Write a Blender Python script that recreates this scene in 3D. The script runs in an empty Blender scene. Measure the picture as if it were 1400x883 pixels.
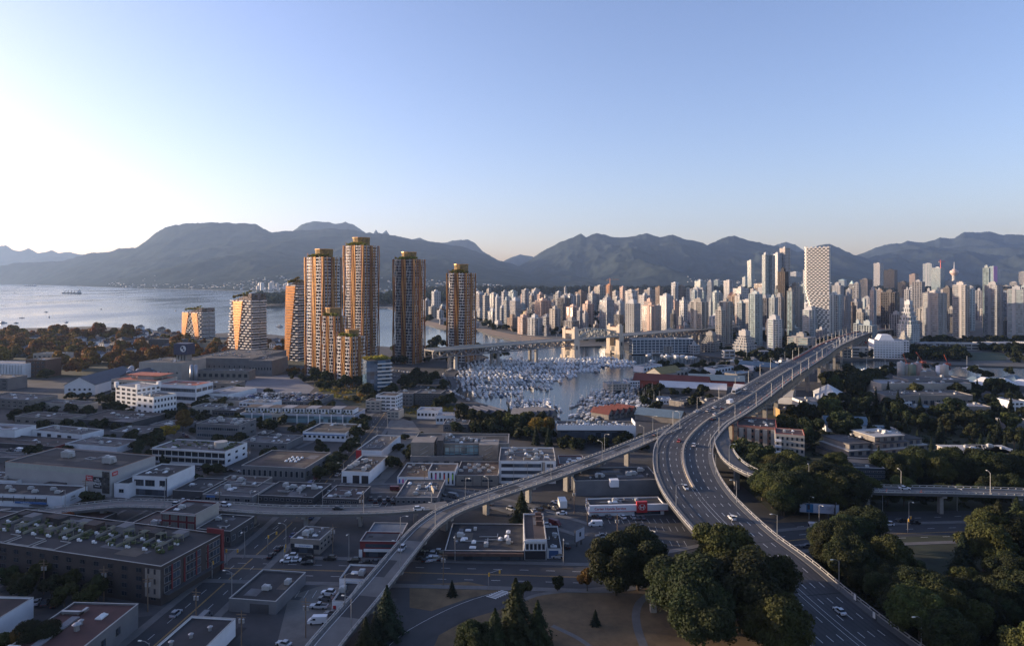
import bpy, math, random, re
import numpy as np
from mathutils import Vector, Matrix
R = math.radians
rnd = random.Random(7)
C = bpy.context.scene.collection
F, HY, H = 912.0, 380.0, 100.0          # focal length in photo pixels, horizon row, camera height in metres

# ---------------------------------------------------------------- camera, sky, sun, exposure
SUN_AZ, SUN_EL = -76.0, 9.0
sc = bpy.context.scene
cam = bpy.data.objects.new('camera', bpy.data.cameras.new('camera')); C.objects.link(cam)
cam.location = (0, 0, H); cam.rotation_euler = (R(90), 0, 0)
cam.data.sensor_width = 36; cam.data.lens = 36 * F / 1400
cam.data.shift_y = -(441.5 - HY) / 1400
cam.data.clip_start = 1; cam.data.clip_end = 90000
sc.camera = cam
world = bpy.data.worlds.new("World"); sc.world = world; world.use_nodes = True
wn = world.node_tree
sky = wn.nodes.new('ShaderNodeTexSky'); sky.sky_type = 'NISHITA'; sky.sun_disc = False
sky.sun_elevation = R(SUN_EL); sky.sun_rotation = R(SUN_AZ)
sky.altitude = 50; sky.air_density = 1.0; sky.dust_density = 1.2; sky.ozone_density = 3.0
tint = wn.nodes.new('ShaderNodeMix'); tint.data_type = 'RGBA'; tint.blend_type = 'MULTIPLY'; tint.inputs[0].default_value = 1; tint.inputs[7].default_value = (1.0, .76, .80, 1)
wn.links.new(sky.outputs[0], tint.inputs[6]); wn.links.new(tint.outputs[2], wn.nodes['Background'].inputs[0])
wn.nodes['Background'].inputs[1].default_value = 0.15
sv = Vector((math.cos(R(SUN_EL)) * math.sin(R(SUN_AZ)), math.cos(R(SUN_EL)) * math.cos(R(SUN_AZ)), math.sin(R(SUN_EL))))
sl = bpy.data.lights.new('sun', 'SUN'); sl.energy = 3.9; sl.angle = R(0.5); sl.color = (1.0, 0.77, 0.54)
sun = bpy.data.objects.new('sun', sl); C.objects.link(sun); sun.rotation_euler = sv.to_track_quat('Z', 'Y').to_euler()
sun.location = (-400, 0, 400)
vs = sc.view_settings; vs.view_transform = 'Standard'; vs.look = 'None'; vs.exposure = 1.47; vs.gamma = 1; vs.use_curve_mapping = False
cy = sc.cycles; cy.max_bounces = 4; cy.diffuse_bounces = 2; cy.glossy_bounces = 2; cy.transmission_bounces = 2
cy.volume_bounces = 0; cy.transparent_max_bounces = 4; cy.caustics_reflective = False; cy.caustics_refractive = False
cy.use_denoising = True; cy.denoising_prefilter = 'NONE'; cy.sample_clamp_indirect = 4

# ---------------------------------------------------------------- helpers
def P(px, py, z=0.0):
    Y = F * (H - z) / (py - HY)
    return Vector(((px - 700) * Y / F, Y, z))
def PY(px, Y, z=0.0): return Vector(((px - 700) * Y / F, Y, z))
def proj(v): return 700 + F * v[0] / v[1], HY - F * (v[2] - H) / v[1]

class MB:
    def __init__(s): s.v = []; s.f = []; s.m = []; s.mi = 0
    def add(s, vs_, fs):
        n = len(s.v); s.v.extend(vs_); s.f.extend([tuple(i + n for i in f) for f in fs]); s.m.extend([s.mi] * len(fs))
    def box(s, x0, x1, y0, y1, z0, z1):
        s.add([(x0,y0,z0),(x1,y0,z0),(x1,y1,z0),(x0,y1,z0),(x0,y0,z1),(x1,y0,z1),(x1,y1,z1),(x0,y1,z1)],
              [(0,3,2,1),(4,5,6,7),(0,1,5,4),(1,2,6,5),(2,3,7,6),(3,0,4,7)])
    def cbox(s, x, y, z, w, d, h, a=0.0):      # centred on x,y, base z, turned by a
        c, q = math.cos(a), math.sin(a)
        p = [(-w/2,-d/2),(w/2,-d/2),(w/2,d/2),(-w/2,d/2)]
        p = [(x+u*c-v*q, y+u*q+v*c) for u, v in p]
        s.add([(a_,b_,z) for a_,b_ in p]+[(a_,b_,z+h) for a_,b_ in p], [(0,3,2,1),(4,5,6,7),(0,1,5,4),(1,2,6,5),(2,3,7,6),(3,0,4,7)])
    def prism(s, pts, z0, z1, top=None):
        n = len(pts); top = top or pts
        s.add([(a,b,z0) for a,b in pts]+[(a,b,z1) for a,b in top],
              [tuple(range(n-1,-1,-1)), tuple(range(n,2*n))]+[(i,(i+1)%n,(i+1)%n+n,i+n) for i in range(n)])
    def bar(s, a, b, r, n=4, r2=None):
        a, b = Vector(a), Vector(b); d = (b-a)
        if d.length < 1e-6: return
        q = d.to_track_quat('Z', 'Y'); r2 = r if r2 is None else r2; vs_ = []
        for c, rr in ((a, r), (b, r2)):
            for i in range(n):
                t = 2*math.pi*(i+.5)/n; vs_.append(tuple(c + q @ Vector((rr*math.cos(t), rr*math.sin(t), 0))))
        s.add(vs_, [tuple(range(n-1,-1,-1)), tuple(range(n,2*n))]+[(i,(i+1)%n,(i+1)%n+n,i+n) for i in range(n)])
    def cyl(s, x, y, z0, z1, r, n=10, r2=None): s.bar((x,y,z0),(x,y,z1),r,n,r2)
    def mesh(s, name, mats, smooth=False):
        me = bpy.data.meshes.new(name); me.from_pydata(s.v, [], s.f)
        for m in (mats if isinstance(mats, (list, tuple)) else [mats]): me.materials.append(m)
        if any(s.m): me.polygons.foreach_set('material_index', s.m)
        if smooth: me.polygons.foreach_set('use_smooth', [True]*len(s.f))
        me.update(); return me
    def build(s, name, mats, parent=None, smooth=False, label=None):
        o = bpy.data.objects.new(name, s.mesh(name, mats, smooth)); C.objects.link(o)
        if parent: o.parent = parent
        if label: o['label'] = label
        return o

THINGS = []
def thing(name, label, cat, loc, rz=0, group=None, zone=None):
    o = bpy.data.objects.new(name, None); C.objects.link(o); o.empty_display_size = 1
    o.location = loc; o.rotation_euler = (0, 0, rz); return tag(o, label, cat, group, zone)
def tag(o, label, cat, group=None, zone=None):
    o['label'] = label; o['category'] = cat
    if group: o['group'] = group
    THINGS.append((o, zone)); return o
def struct(o): o['kind'] = 'structure'; return o
def stuff(o, label=None):
    o['kind'] = 'stuff'
    if label: o['label'] = label; o['category'] = label.split()[-1] if ' ' in label else label
    return o
KIDS = {}
def dup(root, loc, rz=0, label=None, scale=1.0, zone=None, sz=None):
    r = root.copy(); C.objects.link(r); r.location = loc; r.rotation_euler = (0, 0, rz)
    r.scale = (scale, scale, sz if sz else scale)
    if label: r['label'] = label
    kids = KIDS.get(root.name)
    if kids is None: kids = KIDS[root.name] = [(k, list(k.children)) for k in root.children]
    for ch, gs in kids:
        c = ch.copy(); C.objects.link(c); c.parent = r
        for g in gs:
            d = g.copy(); C.objects.link(d); d.parent = c
    THINGS.append((r, zone)); return r
USED = set()
def place(root, loc, rz=0, label=None, scale=1.0, zone=None, sz=None):   # first use moves the prototype itself
    if root.name in USED: return dup(root, loc, rz, label, scale, zone, sz)
    USED.add(root.name); KIDS[root.name] = [(k, list(k.children)) for k in root.children]
    root.location = loc; root.rotation_euler = (0, 0, rz); root.scale = (scale, scale, sz if sz else scale)
    if label: root['label'] = label
    for i, t in enumerate(THINGS):
        if t[0] is root: THINGS[i] = (root, zone)
    return root

# ---------------------------------------------------------------- materials
MATS = {}
def mat(name, col, rough=0.8, metal=0.0, var=0.15, scale=0.25, bump=0.0, rand=0.0, spec=None, detail=6):
    if name in MATS: return MATS[name]
    m = bpy.data.materials.new(name); m.use_nodes = True; nt = m.node_tree; b = nt.nodes['Principled BSDF']
    b.inputs['Roughness'].default_value = rough; b.inputs['Metallic'].default_value = metal
    if spec is not None: b.inputs['Specular IOR Level'].default_value = spec
    col = tuple(col) + (1,)
    if var or rand:
        tc = nt.nodes.new('ShaderNodeTexCoord'); n = nt.nodes.new('ShaderNodeTexNoise'); n.inputs['Scale'].default_value = scale; n.inputs['Detail'].default_value = detail
        n.inputs['Roughness'].default_value = .65
        nt.links.new(tc.outputs['Object'], n.inputs['Vector'])
        mr = nt.nodes.new('ShaderNodeMapRange'); mr.inputs[1].default_value = .3; mr.inputs[2].default_value = .7
        mr.inputs[3].default_value = 1-var; mr.inputs[4].default_value = 1+var; nt.links.new(n.outputs[0], mr.inputs[0])
        hs = nt.nodes.new('ShaderNodeHueSaturation'); hs.inputs['Color'].default_value = col
        if rand:
            oi = nt.nodes.new('ShaderNodeObjectInfo')
            m2 = nt.nodes.new('ShaderNodeMapRange'); m2.inputs[3].default_value = 1-rand; m2.inputs[4].default_value = 1+rand
            nt.links.new(oi.outputs['Random'], m2.inputs[0]); mu = nt.nodes.new('ShaderNodeMath'); mu.operation = 'MULTIPLY'
            nt.links.new(mr.outputs[0], mu.inputs[0]); nt.links.new(m2.outputs[0], mu.inputs[1]); nt.links.new(mu.outputs[0], hs.inputs['Value'])
        else: nt.links.new(mr.outputs[0], hs.inputs['Value'])
        nt.links.new(hs.outputs[0], b.inputs['Base Color'])
        if bump:
            bp = nt.nodes.new('ShaderNodeBump'); bp.inputs['Strength'].default_value = bump; bp.inputs['Distance'].default_value = .3
            nt.links.new(n.outputs[0], bp.inputs['Height']); nt.links.new(bp.outputs[0], b.inputs['Normal'])
    else: b.inputs['Base Color'].default_value = col
    MATS[name] = m; return m
def glassmat(name, col, rough=0.12, cell=3.3, var=.6):
    """window glass: every pane a little different in tone and tilt"""
    if name in MATS: return MATS[name]
    m = bpy.data.materials.new(name); m.use_nodes = True; nt = m.node_tree; b = nt.nodes['Principled BSDF']
    b.inputs['Roughness'].default_value = rough; b.inputs['Specular IOR Level'].default_value = .8
    tc = nt.nodes.new('ShaderNodeTexCoord'); vm = nt.nodes.new('ShaderNodeVectorMath'); vm.operation = 'SNAP'
    vm.inputs[1].default_value = (cell, cell, cell); nt.links.new(tc.outputs['Object'], vm.inputs[0])
    wn_ = nt.nodes.new('ShaderNodeTexWhiteNoise'); nt.links.new(vm.outputs[0], wn_.inputs[0])
    mr = nt.nodes.new('ShaderNodeMapRange'); mr.inputs[3].default_value = 1-var; mr.inputs[4].default_value = 1+var*1.6
    nt.links.new(wn_.outputs[0], mr.inputs[0])
    hs = nt.nodes.new('ShaderNodeHueSaturation'); hs.inputs['Color'].default_value = tuple(col)+(1,); nt.links.new(mr.outputs[0], hs.inputs['Value'])
    nt.links.new(hs.outputs[0], b.inputs['Base Color'])
    vn = nt.nodes.new('ShaderNodeBump'); vn.inputs['Strength'].default_value = .08; nt.links.new(wn_.outputs[0], vn.inputs['Height']); nt.links.new(vn.outputs[0], b.inputs['Normal'])
    MATS[name] = m; return m
def leafmat(name, col, dark=.5):
    if name in MATS: return MATS[name]
    m = bpy.data.materials.new(name); m.use_nodes = True; nt = m.node_tree; b = nt.nodes['Principled BSDF']
    b.inputs['Roughness'].default_value = .75; b.inputs['Specular IOR Level'].default_value = .2
    oi = nt.nodes.new('ShaderNodeObjectInfo'); tc = nt.nodes.new('ShaderNodeTexCoord'); n = nt.nodes.new('ShaderNodeTexNoise'); n.inputs['Scale'].default_value = .35
    nt.links.new(tc.outputs['Object'], n.inputs['Vector'])
    hs = nt.nodes.new('ShaderNodeHueSaturation'); hs.inputs['Color'].default_value = tuple(col)+(1,)
    a = nt.nodes.new('ShaderNodeMapRange'); a.inputs[1].default_value = .25; a.inputs[2].default_value = .75; a.inputs[3].default_value = .6; a.inputs[4].default_value = 1.5
    nt.links.new(n.outputs[0], a.inputs[0])
    r_ = nt.nodes.new('ShaderNodeMapRange'); r_.inputs[3].default_value = .7; r_.inputs[4].default_value = 1.35; nt.links.new(oi.outputs['Random'], r_.inputs[0])
    mu = nt.nodes.new('ShaderNodeMath'); mu.operation = 'MULTIPLY'; nt.links.new(a.outputs[0], mu.inputs[0]); nt.links.new(r_.outputs[0], mu.inputs[1])
    nt.links.new(mu.outputs[0], hs.inputs['Value'])
    h_ = nt.nodes.new('ShaderNodeMapRange'); h_.inputs[3].default_value = -.022; h_.inputs[4].default_value = .022; nt.links.new(oi.outputs['Random'], h_.inputs[0])
    n3 = nt.nodes.new('ShaderNodeTexNoise'); n3.inputs['Scale'].default_value = .045; n3.inputs['Detail'].default_value = 3; nt.links.new(tc.outputs['Object'], n3.inputs['Vector'])
    h3 = nt.nodes.new('ShaderNodeMapRange'); h3.inputs[1].default_value = .3; h3.inputs[2].default_value = .7; h3.inputs[3].default_value = .46; h3.inputs[4].default_value = .545; nt.links.new(n3.outputs[0], h3.inputs[0])
    ha = nt.nodes.new('ShaderNodeMath'); nt.links.new(h_.outputs[0], ha.inputs[0]); nt.links.new(h3.outputs[0], ha.inputs[1]); nt.links.new(ha.outputs[0], hs.inputs['Hue'])
    nt.links.new(hs.outputs[0], b.inputs['Base Color'])
    tr = nt.nodes.new('ShaderNodeBsdfTranslucent'); nt.links.new(hs.outputs[0], tr.inputs[0])
    mx = nt.nodes.new('ShaderNodeMixShader'); mx.inputs[0].default_value = .3
    nt.links.new(b.outputs[0], mx.inputs[1]); nt.links.new(tr.outputs[0], mx.inputs[2]); nt.links.new(mx.outputs[0], nt.nodes['Material Output'].inputs[0])
    MATS[name] = m; return m
asphalt = mat('asphalt', (.030,.031,.034), .85, var=.25, scale=.12)
asphalt2 = mat('worn_asphalt', (.055,.055,.058), .85, var=.3, scale=.2)
deckc = mat('deck_concrete', (.115,.11,.105), .8, var=.22, scale=.15)
conc = mat('concrete', (.24,.225,.205), .8, var=.2, scale=.3)
concl = mat('pale_concrete', (.34,.325,.30), .8, var=.15, scale=.4)
sidew = mat('sidewalk', (.11,.107,.104), .85, var=.2, scale=.3)
white = mat('white_paint', (.62,.62,.61), .5, var=.06, scale=.4)
linew = mat('road_paint', (.5,.5,.48), .6, var=.2, scale=.8)
yellow = mat('yellow_paint', (.45,.26,.05), .6, var=.2, scale=.8)
steel = mat('galvanised_steel', (.34,.34,.34), .45, .6, var=.1)
dsteel = mat('dark_steel', (.06,.06,.065), .5, .4, var=.1)
glass = glassmat('window_glass', (.035,.045,.06))
glasst = glassmat('teal_glass', (.10,.16,.18), .15)
glassb = glassmat('blue_glass', (.05,.085,.13), .12)
wood = mat('timber', (.16,.11,.07), .85, var=.3)
orange = mat('orange_plastic', (.7,.12,.03), .5, var=0)
red = mat('red_paint', (.42,.025,.03), .5, var=.1)

# ---------------------------------------------------------------- ground, water
def poly_obj(name, pts, z, m, skirt=0, sub=None):
    b = MB(); n = len(pts)
    if sub:
        from mathutils.geometry import tessellate_polygon
    v = [(p[0], p[1], z) for p in pts]
    from mathutils.geometry import tessellate_polygon
    tris = tessellate_polygon([[Vector(q) for q in v]])
    fs = []
    for t in tris:
        a, b_, c = (Vector(v[i]) for i in t)
        fs.append(tuple(t) if (b_-a).cross(c-a).z > 0 else tuple(reversed(t)))
    b.add(v, fs)
    if skirt:
        for i in range(n):
            j = (i+1) % n
            b.add([v[i], v[j], (v[j][0], v[j][1], z-skirt), (v[i][0], v[i][1], z-skirt)], [(0,1,2,3)])
    return struct(b.build(name, m))
watm = mat('water_surface', (.012,.022,.03), .12, var=0)
nt = watm.node_tree; _b = nt.nodes['Principled BSDF']; _b.inputs['IOR'].default_value = 1.33
_tc = nt.nodes.new('ShaderNodeTexCoord'); _n = nt.nodes.new('ShaderNodeTexNoise'); _n.inputs['Scale'].default_value = .18; _n.inputs['Detail'].default_value = 5
_mp = nt.nodes.new('ShaderNodeMapping'); _mp.inputs['Scale'].default_value = (1, .45, 1)
nt.links.new(_tc.outputs['Object'], _mp.inputs[0]); nt.links.new(_mp.outputs[0], _n.inputs['Vector'])
_bp = nt.nodes.new('ShaderNodeBump'); _bp.inputs['Strength'].default_value = .05; _bp.inputs['Distance'].default_value = .3
nt.links.new(_n.outputs[0], _bp.inputs['Height']); nt.links.new(_bp.outputs[0], _b.inputs['Normal'])
_n2 = nt.nodes.new('ShaderNodeTexNoise'); _n2.inputs['Scale'].default_value = .004; nt.links.new(_mp.outputs[0], _n2.inputs['Vector'])
_m2 = nt.nodes.new('ShaderNodeMapRange'); _m2.inputs[1].default_value = .35; _m2.inputs[2].default_value = .65; _m2.inputs[3].default_value = .10; _m2.inputs[4].default_value = .26
nt.links.new(_n2.outputs[0], _m2.inputs[0]); nt.links.new(_m2.outputs[0], _b.inputs['Roughness'])
poly_obj('water', [(-40000, -500), (40000, -500), (40000, 60000), (-40000, 60000)], -1.2, watm)
city_g = mat('city_ground', (.040,.040,.042), .9, var=.6, scale=.03, detail=12)
far_g = mat('far_ground', (.045,.05,.035), .9, var=.4, scale=.01)
sandm = mat('beach_sand', (.25,.17,.105), .9, var=.2, scale=.05)
dry = mat('dry_grass', (.12,.08,.04), .95, var=.45, scale=.12, detail=10, bump=.3)
green_g = mat('park_grass', (.024,.03,.014), .95, var=.4, scale=.1, detail=8, bump=.3)
gravel = mat('gravel_yard', (.13,.12,.108), .95, var=.3, scale=.15, detail=10)
def PP(l, z=0): return [tuple(P(a, b, z)) for a, b in l]
shore = [(-2500,100)] + [tuple(PY(-500, 1500))] + [tuple(P(a,b))[:2] for a, b in [(-150,448),(0,449),(60,448),(130,446),(200,450),(240,455),(290,456),(330,454),(380,458),(430,464),(480,470),(530,474),(580,476),(625,478),(655,483),(668,488),(640,497),(616,510),(610,528),(640,546),(690,560),(712,578),(790,580),(830,572),(870,563),(905,556),(905,545),(885,530),(872,518),(880,507),(905,500),(960,497),(1010,494),(1060,492),(1100,497),(1150,508),(1200,511),(1260,508),(1310,514),(1360,520),(1420,524),(1600,528),(2100,535)]] + [(2500, 100), (2500,-400), (-2500,-400)]
poly_obj('ground', [(p[0], p[1]) for p in shore], 0, city_g, 3)
far_shore = [(352,418),(420,419),(480,420),(530,421),(545,426),(556,434),(572,441),(600,449),(628,452),(652,451),(672,459),(705,466),(745,470),(790,474),(822,473),(856,480),(880,484),(950,485),(1003,491),(1045,493),(1100,493),(1150,494),(1200,491),(1240,493),(1297,499),(1374,501),(1440,503),(1700,506),(2300,508)]
pts = [tuple(P(a,b))[:2] for a, b in far_shore]
pts = pts + [(9000, 900), (9000, 4800), tuple(P(352,405))[:2]]
poly_obj('downtown_ground', pts, .3, mat('downtown_ground', (.07,.07,.066), .9, var=.4, scale=.02), 3)
# beaches
poly_obj('beach', PP([(556,434),(572,440.5),(600,448.5),(628,451.5),(652,450.5),(672,458),(705,465),(745,469),(790,472.5),(790,466),(740,461),(700,457),(668,450),(640,446),(600,442),(574,436)], .32), .33, sandm)
far_land = [(-700,386.6),(0,388.2),(90,390.5),(175,393.5),(350,397.8),(450,398.6),(700,399),(1000,399),(2500,399)]
poly_obj('far_shore_ground', [tuple(P(a,b))[:2] for a, b in far_land] + [(30000,26000), (-40000,26000)], .2, far_g, 3)

# ---------------------------------------------------------------- mountains
mtm = mat('mountain_forest', (.030,.038,.034), 1, var=.55, scale=.004, detail=14, spec=0)
def vnoise(n, cells, seed):
    r = np.random.RandomState(seed); g = r.rand(cells+2, cells+2)
    u = np.linspace(0, cells, n); i = u.astype(int); f = u-i; f = f*f*(3-2*f)
    return g, i, f
def noise2(x, y, seed):
    xi = np.floor(x).astype(int); yi = np.floor(y).astype(int); fx = x-xi; fy = y-yi
    fx = fx*fx*(3-2*fx); fy = fy*fy*(3-2*fy)
    def h(a, b):
        n = (a*374761393 + b*668265263 + seed*974634777) & 0xffffffff
        n = ((n ^ (n >> 13))*1274126177) & 0xffffffff
        return ((n ^ (n >> 16)) & 0xffff)/65535.0
    return (h(xi,yi)*(1-fx)+h(xi+1,yi)*fx)*(1-fy)+(h(xi,yi+1)*(1-fx)+h(xi+1,yi+1)*fx)*fy
def ridge(x, y, seed, octv=5):
    t = 0; a = 1.0; s = 0
    for k in range(octv):
        t = t + a*(1-np.abs(2*noise2(x*2**k, y*2**k, seed+k)-1)); s += a; a *= .5
    return t/s
def mountain(name, pts, D1, base, nx=420, ny=90, rough=.30, seed=1, back=1.25):
    """pts: skyline (px,py); D1 distance of the ridge; base: (px,Y) line where the slope starts"""
    px = np.linspace(pts[0][0], pts[-1][0], nx); py = np.interp(px, [p[0] for p in pts], [p[1] for p in pts])
    jag = (ridge(px*.09, px*0, seed+40)-.6)*2.6; py = py - jag
    hr = H + (HY-py)*D1/F; Yb = np.interp(px, [b[0] for b in base], [b[1] for b in base])
    k_ = max(3, nx//14); hsm = np.convolve(np.pad(hr, k_, mode='edge'), np.ones(2*k_+1)/(2*k_+1), 'valid')
    t = np.concatenate([np.linspace(0, 1, ny), [1.12, 1.4]])
    V = []
    for tt in t:
        Y = Yb+(D1-Yb)*tt; X = (px-700)*Y/F
        if tt <= 1:
            hs_ = hsm*(1-tt**6)+hr*tt**6; prof = .10*tt+.90*tt**1.45
            w_ = 500*noise2(X/2200, Y/2200, seed+5); n = ridge((X+w_)/1250, (Y+w_)/2300, seed, 7) - .6
            env = 4*tt*(1-tt)
            z = np.maximum(hs_, 5)*prof + rough*np.maximum(hs_, 40)*n*env*.9
            z = np.minimum(z, H+(hr-H)*(Y/D1)*.985 if False else z)
            lim = H + (HY-(py+.6))*Y/F
            z = np.where(tt < .995, np.minimum(z, lim), z)
        else: z = hr*(1-(tt-1)*1.6)
        V.append(np.stack([X, Y, z], 1))
    V = np.concatenate(V); ny2 = len(t); idx = np.arange(nx*ny2).reshape(ny2, nx)
    q = np.stack([idx[:-1,:-1], idx[:-1,1:], idx[1:,1:], idx[1:,:-1]], -1).reshape(-1, 4)
    me = bpy.data.meshes.new(name); me.from_pydata(V.tolist(), [], q.tolist()); me.materials.append(mtm)
    me.polygons.foreach_set('use_smooth', [True]*len(q)); me.update(); o = bpy.data.objects.new(name, me); C.objects.link(o); struct(o)
    return V.reshape(ny2, nx, 3)
FB = [(-700,14000),(0,11000),(90,8600),(175,6700),(350,5150),(700,5000),(1500,5000)]
M1 = mountain('mountain', [(-140,367),(-100,366),(0,364),(17,360),(50,359),(85,357),(105,351),(125,346),(150,345),(162,340),(185,339),(200,329),(212,319),(230,309),(250,306),(275,305),(295,304),(320,305),(350,306),(360,312),(372,318),(400,315),(450,313),(475,313),(500,318),(530,320),(555,326),(600,332),(632,337),(655,345),(682,356),(700,361),(730,372),(760,380),(800,388),(830,392)], 11500, FB, seed=3, rough=.38)
mountain('mountain', [(385,330),(400,317),(412,307),(427,303),(450,304),(460,306),(472,304),(482,307),(492,313),(510,326)], 14500, [(300,12000),(700,12000)], 80, 16, seed=9)
mountain('mountain', [(505,330),(511,318.5),(514,313.5),(517,318),(523,319),(528,315),(533,322),(545,335)], 15800, [(300,14500),(900,14500)], 90, 10, seed=9, rough=.1)
mountain('mountain', [(545,338),(562,327),(575,325),(585,330),(597,333),(620,329),(640,328),(650,332),(660,343),(680,356),(690,366)], 14800, [(300,12500),(900,12500)], 90, 16, seed=12)
mountain('mountain', [(-100,343),(-40,341),(0,337),(9,335),(18,341),(28,343),(38,340),(45,342),(52,347),(62,345),(70,342),(80,346),(90,344),(105,347),(130,349),(160,352),(220,362)], 16600, [(-300,15800),(300,15800)], 120, 14, seed=15)
mountain('mountain', [(-90,358),(0,359),(30,358),(50,351),(75,350),(100,354),(130,349),(170,352),(230,366)], 15600, [(-300,14500),(300,13500)], 120, 14, seed=22)
mountain('mountain', [(655,372),(685,359),(700,351),(712,348),(725,350),(737,354),(760,366),(800,380)], 16600, [(500,15900),(900,15900)], 60, 12, seed=17)
M2 = mountain('mountain', [(640,394),(690,374),(705,367),(725,355),(747,340),(765,331),(785,324),(794,320),(802,325),(810,320),(821,319),(840,325),(860,324),(884,319),(902,325),(920,321),(940,328),(955,330),(967,335),(987,325),(1004,322),(1025,329),(1050,334),(1070,338),(1090,344),(1100,343),(1110,338),(1122,335),(1135,334),(1150,340),(1167,348),(1182,352),(1200,360),(1215,366),(1230,372),(1290,384),(1340,390)], 12000, [(600,6800),(1500,6800)], 420, 110, seed=31, rough=.75)
mountain('mountain', [(955,345),(967,336),(974,332),(980,334),(1050,345),(1062,334),(1068,332),(1075,331),(1083,334),(1087,333),(1097,341),(1110,352)], 15500, [(900,13000),(1300,13000)], 90, 14, seed=33)
mountain('mountain', [(1120,372),(1160,354),(1175,347),(1200,338),(1210,334),(1230,333),(1242,329),(1262,332),(1285,325),(1305,326),(1319,317),(1340,318),(1352,317),(1370,321),(1400,321),(1450,317),(1520,324),(1650,335),(1800,350)], 14500, [(1000,7500),(2000,7500)], 400, 110, seed=37, rough=.75)
# ---------------------------------------------------------------- roads and elevated ramps
def crom(pts, n=14):
    out = []; p = [pts[0]]+list(pts)+[pts[-1]]
    for i in range(1, len(p)-2):
        a, b, c, d = (np.array(q, float) for q in p[i-1:i+3])
        for k in range(n):
            t = k/n; out.append(.5*((2*b)+(-a+c)*t+(2*a-5*b+4*c-d)*t*t+(-a+3*b-3*c+d)*t**3))
    out.append(np.array(p[-2], float)); return np.array(out)
class Road:
    def __init__(s, pts, n=14, step=4.0):
        q = crom(pts, n); d = np.concatenate([[0], np.cumsum(np.linalg.norm(np.diff(q[:, :2], axis=0), axis=1))])
        s.L = d[-1]; m = max(2, int(s.L/step)); t = np.linspace(0, s.L, m+1)
        s.q = np.stack([np.interp(t, d, q[:, k]) for k in range(q.shape[1])], 1); s.t = t
        g = np.gradient(s.q[:, :2], axis=0); g /= np.linalg.norm(g, axis=1)[:, None]; s.g = g; s.n = np.stack([g[:, 1], -g[:, 0]], 1)  # n points right
    def pt(s, i, off, dz=0): return (s.q[i,0]+s.n[i,0]*off, s.q[i,1]+s.n[i,1]*off, s.q[i,2]+dz)
    def at(s, d, off, dz=0):
        x = [np.interp(d, s.t, s.q[:, k]) for k in range(3)]; n = [np.interp(d, s.t, s.n[:, k]) for k in range(2)]
        g = [np.interp(d, s.t, s.g[:, k]) for k in range(2)]
        return (x[0]+n[0]*off, x[1]+n[1]*off, x[2]+dz), math.atan2(g[1], g[0])-math.pi/2
    def w(s, i): return s.q[i,3]
    def find(s, px, py):
        best = None
        for i in range(len(s.t)):
            W = s.w(i)/2
            for k in np.linspace(-W, W, 25):
                p = s.pt(i, k); a, b = proj(p); e = (a-px)**2+(b-py)**2
                if best is None or e < best[0]: best = (e, s.t[i], k)
        return best[1], best[2]
    def ribbon(s, b, f0, f1, dz=0, i0=0, i1=None, th=0):
        """f0,f1 functions of index giving the two side offsets"""
        i1 = len(s.t)-1 if i1 is None else i1; v = []; f = []
        for i in range(i0, i1+1):
            a, c = f0(i), f1(i); v += [s.pt(i, a, dz), s.pt(i, c, dz)]
            if th: v += [s.pt(i, a, dz-th), s.pt(i, c, dz-th)]
        k = 4 if th else 2
        for j in range(i1-i0):
            o = j*k
            f.append((o, o+1, o+k+1, o+k))
            if th: f += [(o+3, o+2, o+k+2, o+k+3), (o+2, o, o+k, o+k+2), (o+1, o+3, o+k+3, o+k+1)]
        if th: f += [(0, 2, 3, 1), (len(v)-4, len(v)-3, len(v)-1, len(v)-2)]
        b.add(v, f)
    def dashes(s, b, off, dz, ln=3.0, gap=9.0, w=.22, d0=0, d1=None, solid=False):
        d1 = s.L if d1 is None else d1; d = d0; ln = 4.0 if solid else ln; gap = ln if solid else gap
        while d+ln <= d1:
            (x0, y0, z0), a0 = s.at(d, off(d) if callable(off) else off, dz); (x1, y1, z1), a1 = s.at(d+ln, off(d+ln) if callable(off) else off, dz)
            n0 = (math.cos(a0)*w/2, math.sin(a0)*w/2); n1 = (math.cos(a1)*w/2, math.sin(a1)*w/2)
            b.add([(x0-n0[0], y0-n0[1], z0), (x0+n0[0], y0+n0[1], z0), (x1+n1[0], y1+n1[1], z1), (x1-n1[0], y1-n1[1], z1)], [(0,1,2,3)]); d += gap
def railing(rd, off, root, name='railing', h=1.15, i0=0, i1=None, m=None, posts=4.0):
    b = MB(); i1 = len(rd.t)-1 if i1 is None else i1; sg = .18
    rd.ribbon(b, lambda i: off(i)-sg, lambda i: off(i)+sg, .35, i0, i1, .36)
    rd.ribbon(b, lambda i: off(i)-.13, lambda i: off(i)+.13, h, i0, i1, .16)
    d = rd.t[i0]
    while d < rd.t[i1]:
        o = np.interp(d, rd.t, [off(i) for i in range(len(rd.t))]); (x, y, z), a = rd.at(d, o)
        b.cbox(x, y, z+.3, .3, .35, h-.3, a); d += posts
    return b.build(name, m or concl, root)
def pier(root, x, y, z, a, w=3.0, d=1.6, cap=10, base=0):
    b = MB(); b.cbox(x, y, base-.5, w, d, z-1.6-base, a); b.cbox(x, y, z-2.1, cap, d+.3, 1.0, a); return b.build('pier', conc, root)
def pair(l): # (Lpx,Lpy,Rpx,Rpy,z,w)
    out = []
    for a, b, c, d, z, w in l:
        q = (P(a,b,z)+P(c,d,z))/2; out.append((q.x, q.y, z, w))
    return out
wallDk = mat('joint_rubber', (.015,.015,.016), .9, var=0)
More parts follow.
